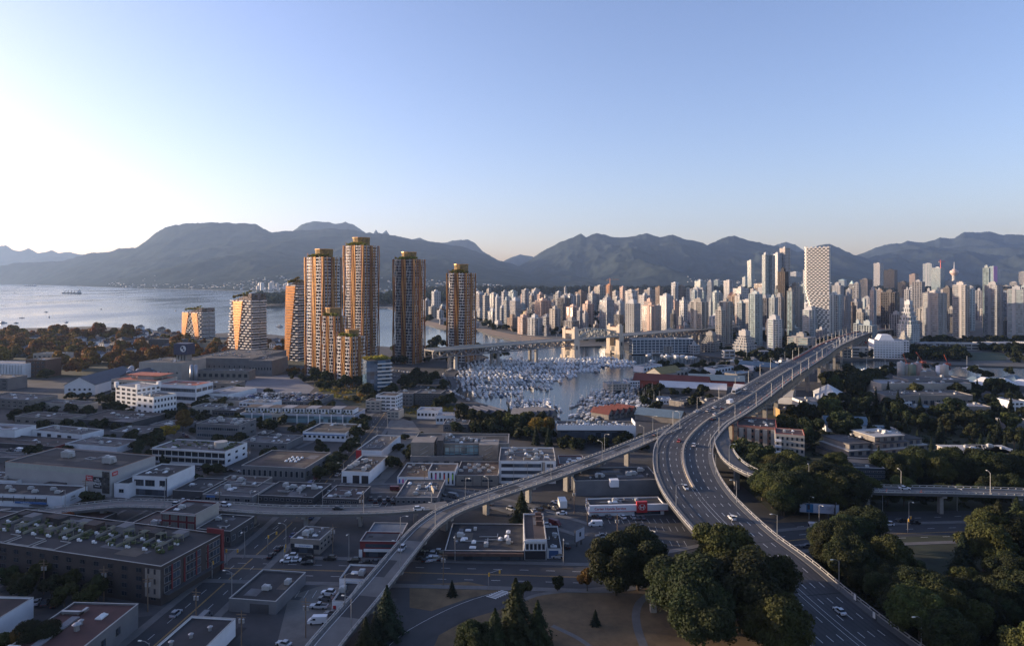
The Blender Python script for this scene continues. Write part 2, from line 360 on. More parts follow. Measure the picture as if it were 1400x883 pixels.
main_pts = pair([(1170,960,1400,960,1.0,30),(1090,883,1270,883,1.5,30),(1025,815,1178,818,2.5,30),(990,775,1112,766,4,30),(960,745,1055,724,5.2,29),(932,710,1009,685,7,29),(913,683,986,660,8.5,29),(903,655,972,640,10,29),(900,630,966,620,11.5,29),(904,610,968,605,13,29),(914,594,980,590,14.5,28),(932,577,1000,574,16,27)])
for a, b, z, w in [(990,562,18,27),(1025,541,20.5,25),(1070,511,23,23),(1112,486,24,23),(1140,469,22.5,23),(1178,455,18,22),(1200,451,14,22),(1222,449.5,9,22)]:
    q = P(a, b, z); main_pts.append((q.x, q.y, z, w))
main = Road(main_pts, step=5)
br = thing('elevated_bridge', 'wide multi lane road bridge curving over the inlet with orange work fences along its side', 'bridge', (0,0,0))
nM = len(main.t); hw = lambda i: main.w(i)/2
b = MB(); main.ribbon(b, lambda i: -hw(i), hw, 0, th=1.3); b.build('deck', mat('deck_asphalt', (.044,.044,.048), .8, var=.4, scale=.08), br)
b = MB(); main.ribbon(b, lambda i: hw(i)-2.4, lambda i: hw(i)-.3, .17, th=.16); b.build('sidewalk', sidew, br)
b = MB(); main.ribbon(b, lambda i: -hw(i)+.3, lambda i: -hw(i)+2.2, .17, th=.16); b.build('sidewalk', sidew, br)
railing(main, lambda i: hw(i)-.15, br); railing(main, lambda i: -hw(i)+.15, br)
railing(main, lambda i: hw(i)-2.6, br, 'road_barrier', .8, i0=int(nM*.16), posts=8)
b = MB(); main.ribbon(b, lambda i: -.45, lambda i: .45, .85, int(nM*.11), nM-4, .9); b.build('median_barrier', mat('median_concrete', (.32,.27,.21), .8, var=.2), br)
wornm = mat('worn_lane', (.030,.030,.033), .75, var=.3, scale=.3)
for o in (-11.2,-8,-4.8,-1.9,1.9,4.8,8,11.2):
    for q_ in (-.75,.75):
        b = MB(); main.ribbon(b, lambda i: o+q_-.28, lambda i: o+q_+.28, .004, 0, nM-2 if abs(o) < 9 else int(nM*.42)); b.build('worn_lane', wornm, br)
b = MB()
for o in (-9.6, -6.4, -3.3, 3.3, 6.4, 9.6): main.dashes(b, o, .012, d1=main.L*.45 if abs(o) > 9 else None)
for o in (-.9, .9): main.dashes(b, o, .013, w=.16, solid=True)
b.build('lane_marking', linew, br)
for k in range(3, nM-2, 7):
    b = MB(); main.dashes(b, 0, .007, ln=.35, gap=99999, w=main.w(k)-5.4, d0=main.t[k]); b.build('deck_joint', wallDk, br)

# truss under the water spans
b = MB()
i0 = int(np.argmin(abs(main.q[:,1]-P(1000,555,19).y))); i1 = int(np.argmin(abs(main.q[:,1]-P(1178,455,18).y)))
for sgn in (-1, 1):
    for i in range(i0, i1-1, 1):
        k = (i-i0)/(i1-i0); dep = 4.5+4.0*abs(math.sin(k*math.pi*3)); dep2 = 4.5+4.0*abs(math.sin((k+1/(i1-i0))*math.pi*3))
        o = sgn*8.5; b.bar(main.pt(i,o,-1.2-dep), main.pt(i+1,o,-1.2-dep2), .6); b.bar(main.pt(i,o,-1.2-dep), main.pt(i+1,o,-1.2), .5)
        b.bar(main.pt(i,o,-1.2), main.pt(i+1,o,-1.2-dep2), .5); b.bar(main.pt(i,o,-1.2), main.pt(i,o,-1.2-dep), .45)
        if sgn > 0 : b.bar(main.pt(i,o,-1.2-dep), main.pt(i,-o,-1.2-dep), .22)
b.build('truss', mat('truss_paint', (.22,.20,.17), .7, var=.3), br)
d = 60.0
while d < main.L*.97:
    (x, y, z), a = main.at(d, 0)
    if z > 6.5:
        for o in (-7, 7):
            (x, y, z), a = main.at(d, o); pier(br, x, y, z-(6 if main.q[i0,1] < y < main.q[i1,1] else 0), a, 2.6, 2.0, 9, -1)
    d += 34 if y < 480 else 62
# curving ramp from the foreground up to the bridge
rampA = Road(pair([(395,905,452,930,3.5,8.5),(412,883,475,883,4,8.5),(490,800,530,810,5,8.5),(550,735,590,730,5.8,8.5),(577,711,612,710,6.2,8.5),(603,694,634,699,6.6,8.8),(648,675,668,688,7.2,9),(700,658,704,676,8,9),(763,636,768,656,9.5,9),(838,609,852,624,11.5,9),(886,590,900,603,13.3,8.5),(918,577,930,590,15,8)]), step=4)
ra = thing('elevated_ramp', 'long single ramp curving from the foreground up onto the bridge on tall piers', 'ramp', (0,0,0))
wA = lambda i: rampA.w(i)/2; nA = len(rampA.t)
b = MB(); rampA.ribbon(b, lambda i: -wA(i), wA, 0, th=1.1); b.build('deck', deckc, ra)
railing(rampA, wA, ra, h=1.05, posts=3); railing(rampA, lambda i: -wA(i), ra, h=1.05, posts=3)
b = MB(); rampA.ribbon(b, lambda i: -wA(i)+.3, lambda i: -wA(i)+.9, .17, th=.16); b.build('kerb', sidew, ra)
b = MB(); rampA.dashes(b, lambda d: -2.7, .012, w=.18, solid=True); rampA.dashes(b, 0.2, .012, d0=rampA.L*.45, ln=2.5, gap=8); b.build('lane_marking', linew, ra)
for k in range(9):
    b = MB(); j = 6+int(k*nA/10); rampA.ribbon(b, lambda i: -wA(i)+1.1, lambda i: (.4 if k % 2 else wA(i)-.4), .006, j, j+3); b.build('asphalt_patch', asphalt, ra)
for d in np.arange(8, rampA.L-25, 24.0):
    (x, y, z), a = rampA.at(d, 0); pier(ra, x, y, z, a, 2.6, 1.5, 8, 0)
# low ramp coming in from the left
rampB = Road([tuple(P(a,b_,z))[:3]+(8.0,) for a, b_, z in [(-60,716,1.5),(10,708,2),(60,701,3),(110,694,4.2),(170,689,5),(230,690,5.4),(300,693,5.6),(380,698,5.8),(455,698,6),(520,697,6.2),(575,693,6.3),(612,689,6.5)]], step=4)
rb = thing('elevated_ramp', 'low ramp running in from the left to join the curving ramp', 'ramp', (0,0,0))
wB = lambda i: rampB.w(i)/2; nB = len(rampB.t)
b = MB(); rampB.ribbon(b, lambda i: -wB(i), wB, -.015, th=1.0); b.build('deck', deckc, rb)
railing(rampB, wB, rb, h=1.05, posts=3, i1=nB-3); railing(rampB, lambda i: -wB(i), rb, h=1.05, posts=3, i1=nB-8)
for d in np.arange(10, rampB.L-10, 22.0):
    (x, y, z), a = rampB.at(d, 0)
    if z > 2.5: pier(rb, x, y, z, a, 2.0, 1.3, 7, 0)
# right slip ramp and overpass
rampC = Road([tuple(P(a,b_,z))[:3]+(8.0,) for a, b_, z in [(986,583,14.5),(987,598,14),(990,612,13.4),(1000,628,12.4),(1018,641,11.4),(1045,652,10.6),(1090,661,10),(1145,666,9.5),(1200,669,9.5),(1300,671,9.5),(1400,674,9.5),(1520,678,9.5)]], step=4)
rc = thing('elevated_ramp', 'slip ramp leaving the bridge and crossing behind the park trees', 'ramp', (0,0,0))
wC = lambda i: rampC.w(i)/2
b = MB(); rampC.ribbon(b, lambda i: -wC(i), wC, -.02, th=1.1); b.build('deck', mat('overpass_deck', (.07,.069,.07), .8, var=.25, scale=.1), rc)
railing(rampC, wC, rc, h=1.1, posts=3, i0=7); railing(rampC, lambda i: -wC(i), rc, h=1.1, posts=3, i0=12)
for d in np.arange(70, rampC.L-8, 30.0):
    (x, y, z), a = rampC.at(d, 0); pier(rc, x, y, z, a, 2.4, 1.4, 7, 0)

# ---------------------------------------------------------------- streets at grade
def street(name, pts, w, m=asphalt, z=.03, walk=2.6, lines=(), dash=(), yel=()):
    rd = Road([tuple(p)[:2]+(z, w) for p in pts], step=5); b = MB(); rd.ribbon(b, lambda i: -w/2, lambda i: w/2, 0); struct(b.build(name, m))
    if walk:
        for s in (-1, 1):
            b = MB(); rd.ribbon(b, (lambda i: w/2) if s > 0 else (lambda i: -w/2-walk), (lambda i: w/2+walk) if s > 0 else (lambda i: -w/2), .1, th=.16); struct(b.build('sidewalk', sidew))
    b = MB()
    for o in lines: rd.dashes(b, o, .012, solid=True, w=.14)
    for o in dash: rd.dashes(b, o, .012, w=.18)
    if b.v: struct(b.build('road_marking', linew))
    b = MB()
    for o in yel: rd.dashes(b, o, .012, solid=True, w=.14)
    if b.v: struct(b.build('road_marking', yellow))
    return rd
g8 = R(8)
def gdir(a): return Vector((math.sin(R(a)), math.cos(R(a)), 0))
st1 = street('street', [P(120,960), P(225,870), P(335,772), P(405,708), P(455,648), P(500,600), P(528,562)], 15, dash=(-3.6, 3.6), yel=(-.15, .15), z=.035)
a0 = P(700,786); u = Vector((1, -.055, 0)); st4 = street('street', [a0-u*420, a0-u*200, a0-u*60, a0, a0+u*30, P(860,783), P(960,764), P(1060,742), P(1150,733), P(1300,727), P(1500,722)], 17, z=.045, dash=(-4.2, 4.2), yel=(-.2, .2))
st5 = street('street', [P(1090,720), P(1180,712), P(1300,706), P(1500,700)], 10, z=.05, dash=(0,), walk=0)
loop = street('street', [P(500,960), P(548,885), P(600,850), P(650,827), P(700,812)], 9, z=.04, walk=0, lines=(-3.6,))
b = MB()
for k in range(7):
    q = P(672+k*3.2, 816-k*1.3, .075); b.cbox(q.x, q.y, q.z, .55, 3.6, .006, R(62))
struct(b.build('crosswalk', linew))
st2 = street('street', [P(90,745)+gdir(8)*-60, P(90,745), P(90,745)+gdir(8)*60], 8, z=.03, walk=1.5)
lane = street('lane', [P(-60,868), P(60,846), P(200,836), P(265,822)], 6, z=.03, walk=0, m=asphalt2)
stb = street('street', [P(-200,690), P(0,699), P(120,688), P(250,682), P(430,672), P(560,668), P(690,690), P(760,712), P(810,728)], 10, z=.028, m=asphalt2)
stc = street('street', [P(-100,625), P(0,618), P(160,690)*0+P(200,640), P(330,648), P(430,650), P(520,650)], 9, z=.026)
std = street('street', [P(270,610), P(235,592), P(200,575), P(255,548), P(300,535)], 8, z=.026)
ste = street('street', [P(395,612), P(470,580), P(520,556), P(560,540), P(600,534)], 8, z=.026, m=asphalt2)
stf = street('marina_road', [P(560,556), P(600,545), P(622,530), P(618,512), P(640,503)], 7, z=.03, walk=0, m=asphalt2)
poly_obj('gravel_lot', PP([(530,570),(560,570),(575,590),(565,615),(545,640),(520,665),(470,668),(505,640),(530,610)]), .02, gravel)
poly_obj('gravel_lot', PP([(378,883),(395,815),(470,790),(480,800),(440,883)]), .024, gravel)
poly_obj('yard', PP([(340,515),(400,512),(430,530),(420,540),(330,538)]), .02, mat('pale_yard', (.15,.15,.165), .9, var=.2, scale=.1))
poly_obj('parking_lot', PP([(745,700),(905,708),(975,705),(958,748),(850,762),(770,762),(700,700)]), .02, asphalt)
poly_obj('grass_lawn', PP([(560,960),(600,868),(640,846),(700,828),(730,815),(790,806),(850,803),(920,795),(990,790),(1040,850),(1110,960)]), .05, dry)
poly_obj('grass_lawn', PP([(560,800),(640,795),(690,806),(640,818),(590,835),(560,830)]), .05, dry)
poly_obj('park_lawn', PP([(1170,770),(1120,742),(1150,737),(1300,731),(1500,728),(1700,960),(1330,960)]), .05, green_g)
poly_obj('park_lawn', PP([(1055,715),(1120,712),(1170,708),(1160,702),(1080,705)]), .06, dry)
poly_obj('woodland_floor', PP([(1000,600),(1060,560),(1100,545),(1200,560),(1400,560),(1700,590),(1700,695),(1300,698),(1150,700),(1060,705),(1010,660)]), .02, green_g)
poly_obj('park_lawn', PP([(1322,482),(1358,481),(1376,484),(1376,493),(1326,493)], .35), .36, mat('lawn', (.028,.045,.018), .9, var=.3, scale=.05))
poly_obj('wooded_slope', PP([(430,530),(560,535),(640,560),(560,575),(520,560),(480,556)]), .02, green_g)
poly_obj('neighbourhood_ground', PP([(-500,470),(0,468),(230,462),(400,470),(440,500),(180,512),(0,520),(-500,530)]), .02, green_g)
def path(pts, w=2.2, m=None): 
    rd = Road([tuple(P(a,b_))[:2]+(.08, w) for a, b_ in pts], step=2); b = MB(); rd.ribbon(b, lambda i: -w/2, lambda i: w/2, 0); struct(b.build('footpath', m or sidew))
path([(712,822),(740,812),(800,806),(830,803)], 1.6); path([(908,803),(880,818),(870,835),(872,860),(885,895)], 2.4)
path([(755,855),(790,872),(815,890)], 1.5); path([(1250,781),(1275,788),(1300,800),(1320,812)], 2.6)

pr = random.Random(3); pms = [mat('asphalt_repair_%s' % k, c, .9, var=.25) for k, c in (('dark', (.018,.018,.02)), ('pale', (.055,.054,.054)), ('brown', (.05,.042,.036)))]
for k in range(70):
    px_, py_ = pr.uniform(0, 980), pr.uniform(560, 880)
    if px_ > 540 and py_ > 790: continue
    q = P(px_, py_); b = MB(); a = R(pr.choice((-8, -8, 82))); b.cbox(q.x, q.y, .052+.0006*k, pr.uniform(2, 12), pr.uniform(1.5, 6), .003, a); struct(b.build('road_patch', pms[k % 3]))
# ---------------------------------------------------------------- low buildings
roofd = mat('dark_roofing', (.020,.020,.023), .9, var=.6, scale=.09, detail=9)
roofg = mat('grey_roofing', (.055,.055,.059), .9, var=.55, scale=.09, detail=9)
roofb = mat('brown_roofing', (.045,.031,.028), .9, var=.55, scale=.08, detail=9)
roofl = mat('pale_roofing', (.2,.2,.215), .85, var=.2, scale=.1)
wallW = mat('white_render', (.64,.64,.65), .8, var=.12, scale=.15)
wallC = mat('cream_render', (.34,.31,.27), .85, var=.15, scale=.15)
wallG = mat('grey_render', (.13,.13,.135), .85, var=.2, scale=.15)
wallD = mat('dark_cladding', (.045,.045,.05), .8, var=.25, scale=.2)
wallB = mat('brown_brick', (.09,.05,.038), .9, var=.25, scale=.6)
wallR = mat('red_cladding', (.13,.014,.018), .7, var=.15)
wallT = mat('taupe_render', (.19,.17,.15), .85, var=.2)
bluem = mat('blue_paint', (.06,.15,.35), .6, var=.1)
orr = mat('orange_roof', (.33,.07,.03), .8, var=.2)
bluer = mat('blue_metal_roof', (.12,.19,.24), .5, .2, var=.15)
greenp = mat('terrace_planting', (.05,.065,.02), .9, var=.5, scale=.8)
KIND = dict(W=wallW, C=wallC, G=wallG, D=wallD, B=wallB, R=wallR, T=wallT)
ROOF = dict(d=roofd, g=roofg, b=roofb, l=roofl, o=orr, u=bluer, r=mat('red_roofing', (.065,.026,.023), .9, var=.2))
def _hvac():
    b = MB(); b.box(-1.1,1.1,-.8,.8,.15,1.35); b.box(-.9,.9,-.6,.6,1.35,1.45); b.box(1.1,1.7,-.35,.35,.3,1.0); b.box(-.95,-.75,-.7,.7,0,.15); b.box(.75,.95,-.7,.7,0,.15); b.cyl(-.4,0,1.45,1.65,.42,8); return b.mesh('roof_unit', mat('roof_unit_metal', (.42,.42,.41), .5, .3, var=.1))
def _vent():
    b = MB(); b.cyl(0,0,0,.7,.3,8); b.cyl(0,0,.7,.9,.5,8,.15); return b.mesh('roof_vent', steel)
def _sky():
    b = MB(); b.box(-.8,.8,-1.2,1.2,0,.3); b.add([(-.7,-1.1,.3),(.7,-1.1,.3),(.7,1.1,.3),(-.7,1.1,.3),(-.0,-.8,.75),(0,.8,.75)], [(0,1,4),(1,2,5,4),(2,3,5),(3,0,4,5)]); return b.mesh('skylight', white)
def _duct():
    b = MB(); b.box(-3,3,-.4,.4,.3,1.0); b.box(2.2,3,-.4,2.4,.3,1.0); b.box(-2.8,-2.5,-.3,.3,0,.3); b.box(1.5,1.8,-.3,.3,0,.3); return b.mesh('roof_duct', steel)
UNITS = [('roof_unit', _hvac()), ('roof_vent', _vent()), ('skylight', _sky()), ('roof_duct', _duct())]
def child(name, me, root, loc, rz=0, s=1, label=None):
    o = bpy.data.objects.new(name, me); C.objects.link(o); o.parent = root; o.location = loc; o.rotation_euler = (0,0,rz); o.scale = (s,s,s)
    if label: o['label'] = label
    return o
_WM = {}
def winmesh(w, h, side, g=None, style=0):
    k = (round(w,1), round(h,1), side, g.name if g else 0, style)
    if k in _WM: return _WM[k]
    b = MB(); t = .09
    # frame proud of the wall, glass set inside; local x along wall, y outward negative
    def bx(x0,x1,y0,y1,z0,z1):
        if side == 'f': b.box(x0,x1,-y1,-y0,z0,z1)
        elif side == 'r': b.box(y0,y1,x0,x1,z0,z1)
        else: b.box(-y1,-y0,x0,x1,z0,z1)
    b.mi = 0; bx(-w/2, w/2, .003, .05, 0, h)
    b.mi = 1; bx(-w/2-t, w/2+t, .004, .12, -t, 0); bx(-w/2-t, w/2+t, .004, .12, h, h+t); bx(-w/2-t, -w/2, .004, .12, 0, h); bx(w/2, w/2+t, .004, .12, 0, h)
    n = int(w//1.6)
    for i in range(1, n+1): x = -w/2+w*i/(n+1); bx(x-.04, x+.04, .05, .10, 0, h)
    _WM[k] = b.mesh('window', [g or glass, steel if style == 0 else dsteel]); return _WM[k]
def windows(root, w, d, h, rows, cols, wr=.62, hr=.5, side='f', z0=None, top=.9, g=None, style=0):
    L = w if side == 'f' else d
    z0 = .9 if z0 is None else z0; fh = (h-top-z0+.2)/max(rows,1)
    ww = L/cols*wr; hh = fh*hr
    me = winmesh(ww, hh, side, g, style)
    for r in range(rows):
        for c in range(cols):
            x = L*(c+.5)/cols; z = z0+fh*r+fh*(1-hr)*.45
            child('window', me, root, (x, 0, z) if side == 'f' else ((w, x, z) if side == 'r' else (0, x, z)))
def shell(root, w, d, h, wall, roof, par=.5, trim=None, x0=0, y0=0, z0=0, fl=.3):
    b = MB(); b.box(x0,x0+w,y0,y0+d,z0,h-par); b.build('wall', wall, root)
    b = MB(); t = .28; e = .0
    for q in ((x0,x0+w,y0,y0+t),(x0,x0+w,y0+d-t,y0+d),(x0,x0+t,y0+t,y0+d-t),(x0+w-t,x0+w,y0+t,y0+d-t)): b.box(*q, h-par, h-.001)
    b.build('parapet', wall, root)
    b = MB(); e = .07
    for q in ((x0-e,x0+w+e,y0-e,y0+t+.03),(x0-e,x0+w+e,y0+d-t-.03,y0+d+e),(x0-e,x0+t+.03,y0+t+.03,y0+d-t-.03),(x0+w-t-.03,x0+w+e,y0+t+.03,y0+d-t-.03)): b.box(*q, h, h+.09)
    b.build('coping', trim or concl, root)
    b = MB(); b.box(x0+t,x0+w-t,y0+t,y0+d-t,h-par,h-par+.06); b.build('roof', roof, root)
_rp = random.Random(11); RPM = [mat('roof_patch_%s' % k, c, .9, var=.3) for k, c in (('dark', (.012,.012,.013)), ('pale', (.10,.10,.105)), ('tan', (.085,.07,.055)))]
def units(root, w, d, h, n, par=.5, mix=(0,1,2), x0=0, y0=0):
    for k in range(min(6, 1+int(w*d/170))):
        ww, dd = _rp.uniform(1.5, w*.35), _rp.uniform(1.2, d*.35); x, y = x0+.6+_rp.random()*(w-ww-1.2), y0+.6+_rp.random()*(d-dd-1.2); b = MB(); b.box(x, x+ww, y, y+dd, h-par+.061, h-par+.07+.004*k); b.build('roof_patch', RPM[_rp.randrange(3)], root)
    if n >= 3:
        for k in range(1+n//6):
            b = MB(); y = y0+_rp.uniform(.2,.8)*d; x = x0+_rp.uniform(.1,.5)*w; L = _rp.uniform(.15,.4)*w; b.box(x, x+L, y, y+.25, h-par+.15, h-par+.4); b.box(x+L-.25, x+L, y+.25, y+d*.12, h-par+.15, h-par+.4); b.build('roof_pipe', steel, root)
    for k in range(n):
        i = rnd.choice(mix); nm, me = UNITS[i]
        child(nm, me, root, (x0+rnd.uniform(.12,.88)*w, y0+rnd.uniform(.12,.88)*d, h-par+.06), rnd.choice((0, math.pi/2)), rnd.uniform(.7,1.2))
def low(pxR, pyb, pyt, pxL, yaw, dep, wall, roof, label, win=None, side=None, lside=None, un=4, mix=(0,1,2), name='low_building', cat='building', par=.5, trim=None, h=None, zone=None, g=None, style=0, tiers=None):
    """anchor: the front right corner. returns root, w, d, h"""
    q = P(pxR, pyb); a = R(yaw); k = (pxL-700)/F
    # walk left along (-cos, +sin)
    t = (q.x-k*q.y)/(math.cos(a)+k*math.sin(a)); w = abs(t)
    hh = h or H-(pyt-HY)*q.y/F
    fl = Vector((q.x-w*math.cos(a), q.y+w*math.sin(a), 0))
    root = thing(name, label, cat, fl, -a, None, zone)
    wl = KIND[wall] if isinstance(wall, str) else wall
    shell(root, w, dep, hh, wl, ROOF[roof], par, trim)
    if win: windows(root, w, dep, hh, *win, side='f', g=g, style=style)
    if side: windows(root, w, dep, hh, *side, side='r', g=g, style=style)
    if lside: windows(root, w, dep, hh, *lside, side='l', g=g, style=style)
    units(root, w, dep, hh, int(un*1.4), par, mix); return root, w, dep, hh
def text(root, s, loc, size, m, rot=(90,0,0), name='lettering', align='CENTER', ext=.02):
    cu = bpy.data.curves.new(name, 'FONT'); cu.body = s; cu.size = size; cu.extrude = ext; cu.align_x = align; cu.align_y = 'CENTER'; cu.offset = size*.015
    t = bpy.data.objects.new('t', cu); me = bpy.data.meshes.new_from_object(t); me.materials.clear(); me.materials.append(m); bpy.data.objects.remove(t)
    o = bpy.data.objects.new(name, me); C.objects.link(o); o.parent = root; o.location = loc; o.rotation_euler = tuple(R(x) for x in rot); return o
def panel(root, name, m, x0,x1,y0,y1,z0,z1, label=None):
    b = MB(); b.box(x0,x1,y0,y1,z0,z1); return b.build(name, m, root, label=label)

# big white warehouse shop with signs
r, w, d, h = low(151,680,643,7,14,27,mat('warehouse_render', (.36,.345,.33), .85, var=.1, scale=.1),'d','huge pale windowless warehouse shop with dark flat roof and red wall signs',un=0,name='warehouse',cat='warehouse',trim=mat('copper_trim', (.26,.11,.055), .6, var=.1))
child('roof_unit', UNITS[0][1], r, (w*.34,d*.55,h-.44),0,2.2); child('roof_unit', UNITS[0][1], r, (w*.80,d*.42,h-.44),0,2.2)
b = MB(); 
for q in ((-2,2,-1.6,-1.3),(-2,2,1.3,1.6),(-2,-1.7,-1.3,1.3),(1.7,2,-1.3,1.3)): b.box(*q,0,.5)
o = b.build('roof_hatch', steel, r); o.location = (w*.56,d*.55,h-.44)
panel(r, 'wall_band', mat('band_render', (.36,.37,.33), .85), .5,w-4.6,-.06,0,h-2.6,h-.15)
sg = panel(r, 'sign', red, w-13.5,w-9.7,-.3,-.07,h-5.4,h-3.0, 'red rectangular shop sign with white lettering'); text(sg, 'Sports\n   World', (w-11.6,-.33,h-4.2), 1.0, white)
blk = mat('black_panel', (.012,.012,.02), .6, var=0)
sg = panel(r, 'sign', blk, w-9.3,w-4.7,-.3,-.07,h-8.6,h-3.4, 'black square banner with white lettering reading space')
text(sg, 'THE', (w-7.0,-.33,h-4.3), .9, white); text(sg, 'HOCKEY', (w-7.0,-.33,h-5.1), .85, white); text(sg, 'SPACE', (w-7.0,-.33,h-6.4), 1.6, white); text(sg, 'Vancouver', (w-7.0,-.33,h-7.6), .7, white)
pg = panel(r, 'window_wall', glassmat('old_glass', (.06,.055,.05), .25, 1.1, .7), w-4.4,w-.5,-.12,-.01,h-10.6,h-.8)
b = MB()
for i in range(6): b.box(w-4.45+i*.78,w-4.37+i*.78,-.2,-.121,h-10.6,h-.8)
for z in (0,2.4,3.4,6.4,7.2,9.75): b.box(w-4.45,w-.45,-.23,-.201,h-10.6+z,h-10.45+z)
b.build('mullion', dsteel, pg)
sg = panel(r, 'sign', red, w+.02,w+.25,.9,3.9,h-2.9,h-1.1, 'small red shop sign on the side wall'); text(sg, 'SALE', (w+.28,2.4,h-2.0), 1.0, white, (90,0,90))
panel(r, 'loading_canopy', wallD, w*.44,w*.60,-3.4,-.07,2.2,5.0)
# neighbours of the warehouse
r, w, d, h = low(229,679,652,181,9,20,'W','d','white two storey showroom with dark roof and three wide upper windows',un=5,name='showroom')
for i in range(3): child('window', winmesh(4.6 if i < 2 else 2.6,2.6,'f',None,1), r, (3.4+i*5.6 if i < 2 else w-2.6,0,h-4.4))
panel(r,'ground_glazing',glass,.8,w-.8,-.06,-.003,.3,3.0); panel(r,'corner_post',wallD,w-.9,w-.3,-.07,-.003,.1,h-.6)
low(176,681,661,156,9,14,'W','d','narrow white block with dark roof squeezed beside the big warehouse',(1,1,.3,.3),un=0)
r, w, d, h = low(85,695,678,-40,6,15,'W','d','long low white shop with blue fascia and a row of roof vents',un=0,name='shop',cat='shop')
panel(r,'ribbon_window',glassmat('slat_glass',(.09,.08,.07),.3,.7,.5),2,w-7.2,-.07,-.003,2.5,3.9)
for i in range(8):
    panel(r,'pilaster',wallD,w-7.4-i*5.2,w-7.15-i*5.2,-.14,-.071,1.9,h-.7)
fs = panel(r,'fascia_sign',bluem,w-22,w-7.2,-.5,-.15,1.7,2.5,'blue fascia board with pale lettering'); text(fs,'the lighting gallery',(w-17,-.52,2.1),.6,white)
panel(r,'awning',wallD,w-14,w-6.5,-1.8,-.15,1.2,1.6)
sg = panel(r,'number_sign',white,w+.01,w+.04,4.4,8.2,1.6,4.2,'two digit street number painted on the end wall'); text(sg,'1706',(w+.06,6.2,3.2),1.2,blk,(90,0,90)); panel(sg,'underline',blk,w+.05,w+.08,4.6,7.8,2.0,2.2)
for i in range(9): child('roof_vent', UNITS[0][1], r, (w-6-i*5.5,4.5+(i%2)*4,h-.44),R(20),.9)
low(22,671,657,-40,8,12,'W','d','small white building with upper windows at the frame edge beside the warehouse',(1,6,.6,.4),un=3)
low(277,684,676,236,9,19,'D','d','low black roofed shed between the white showroom and grey shop',un=3,h=4)
r,w,d,h = low(345,690,679,277,9,20,'G','g','grey flat roofed shop with small blue sign and dark doorway',(1,5,.5,.6),un=7); panel(r,'sign',bluem,2,6,-.2,-.003,2.4,3.2)
# terrace office with round drum
r,w,d,h = low(308,638,617,208,11,20,'W','g','white glazed office block with planted roof terrace and round stair drum',(2,11,.82,.66),(2,3,.3,.3),un=9,name='office_block',style=1)
b = MB(); b.cyl(w*.80,9,h-.4,h+2.8,3.4,20); b.build('stair_drum', concl, r)
b = MB()
for k in range(26): b.cbox(rnd.uniform(1,w-1), rnd.uniform(1,d-1), h-.44, rnd.uniform(.8,3), rnd.uniform(.5,1), rnd.uniform(.4,1.2), rnd.uniform(0,3))
b.build('terrace_foliage', greenp, r)
panel(r,'balcony_slab',concl,0,w,-1.6,-.13,h*.47,h*.47+.25); panel(r,'balcony_slab',concl,0,w,-1.6,-.13,h-.7,h-.45)
r,w,d,h = low(327,603,581,268,10,19,'G','g','four storey grey glass office with rooftop plant beside the round autumn tree',(2,1,.94,.42),(2,2,.4,.4),un=12,mix=(0,0,3),name='office_block')
low(296,568,557,262,10,14,'C','g','small cream flat roofed workshop behind the autumn tree',(1,5,.4,.5),un=6)
low(322,571,561,290,10,14,'D','g','small dark glass workshop beside the cream one',(1,4,.8,.6),un=4)
low(372,562,551,327,10,14,'W','l','white low office with pale roof on the far side of the lane',(2,9,.6,.5),un=6)
low(392,616,606,330,10,20,'G','g','grey low warehouse with pale roof edge behind the brown roofed one',(1,6,.4,.5),un=6)
low(330,556,548,276,12,15,'C','g','low tan shed with flat roof below the brewery yard',un=4)
r,w,d,h = low(417,658,640,330,9,30,'G','b','large brown roofed warehouse with pale parapet on the street corner',(1,12,.5,.6),(1,5,.5,.5),un=0)
for i in range(9): child('skylight',UNITS[2][1],r,(w*.52+(i%3)*2.6,d*.4+(i//3)*3.5,h-.44),R(20),.9)
r,w,d,h = low(472,604,592,414,9,26,'W','d','white building with blue stripe and dark roof at the bend of the street',(1,9,.5,.35),(1,6,.5,.35),un=4); panel(r,'blue_stripe',bluem,-.05,w+.05,-.15,-.004,h-1.7,h-1.2)
r,w,d,h = low(522,628,616,487,7,36,'W','g','white building with grey blue roof and red corner beside the gravel yard',un=9,mix=(0,1,1)); panel(r,'red_corner',red,-.1,3,-.12,-.004,0,h)
r,w,d,h = low(505,661,645,467,7,30,'W','d','white garage with two tall black doors and rooftop units',un=8)
for i in (.40,.72): panel(r,'garage_door',blk,w*i,w*i+3.4,-.1,-.004,.05,3.8)
panel(r,'garage_door',blk,.6,2.6,-.1,-.004,.05,3.2)
low(366,604,596,352,9,8,'D','d','small dark kiosk roof between two car parks',un=1,h=5)
low(385,580,566,372,9,7,'C','d','small tan two window block on a dark roof',(1,2,.7,.5),un=0)
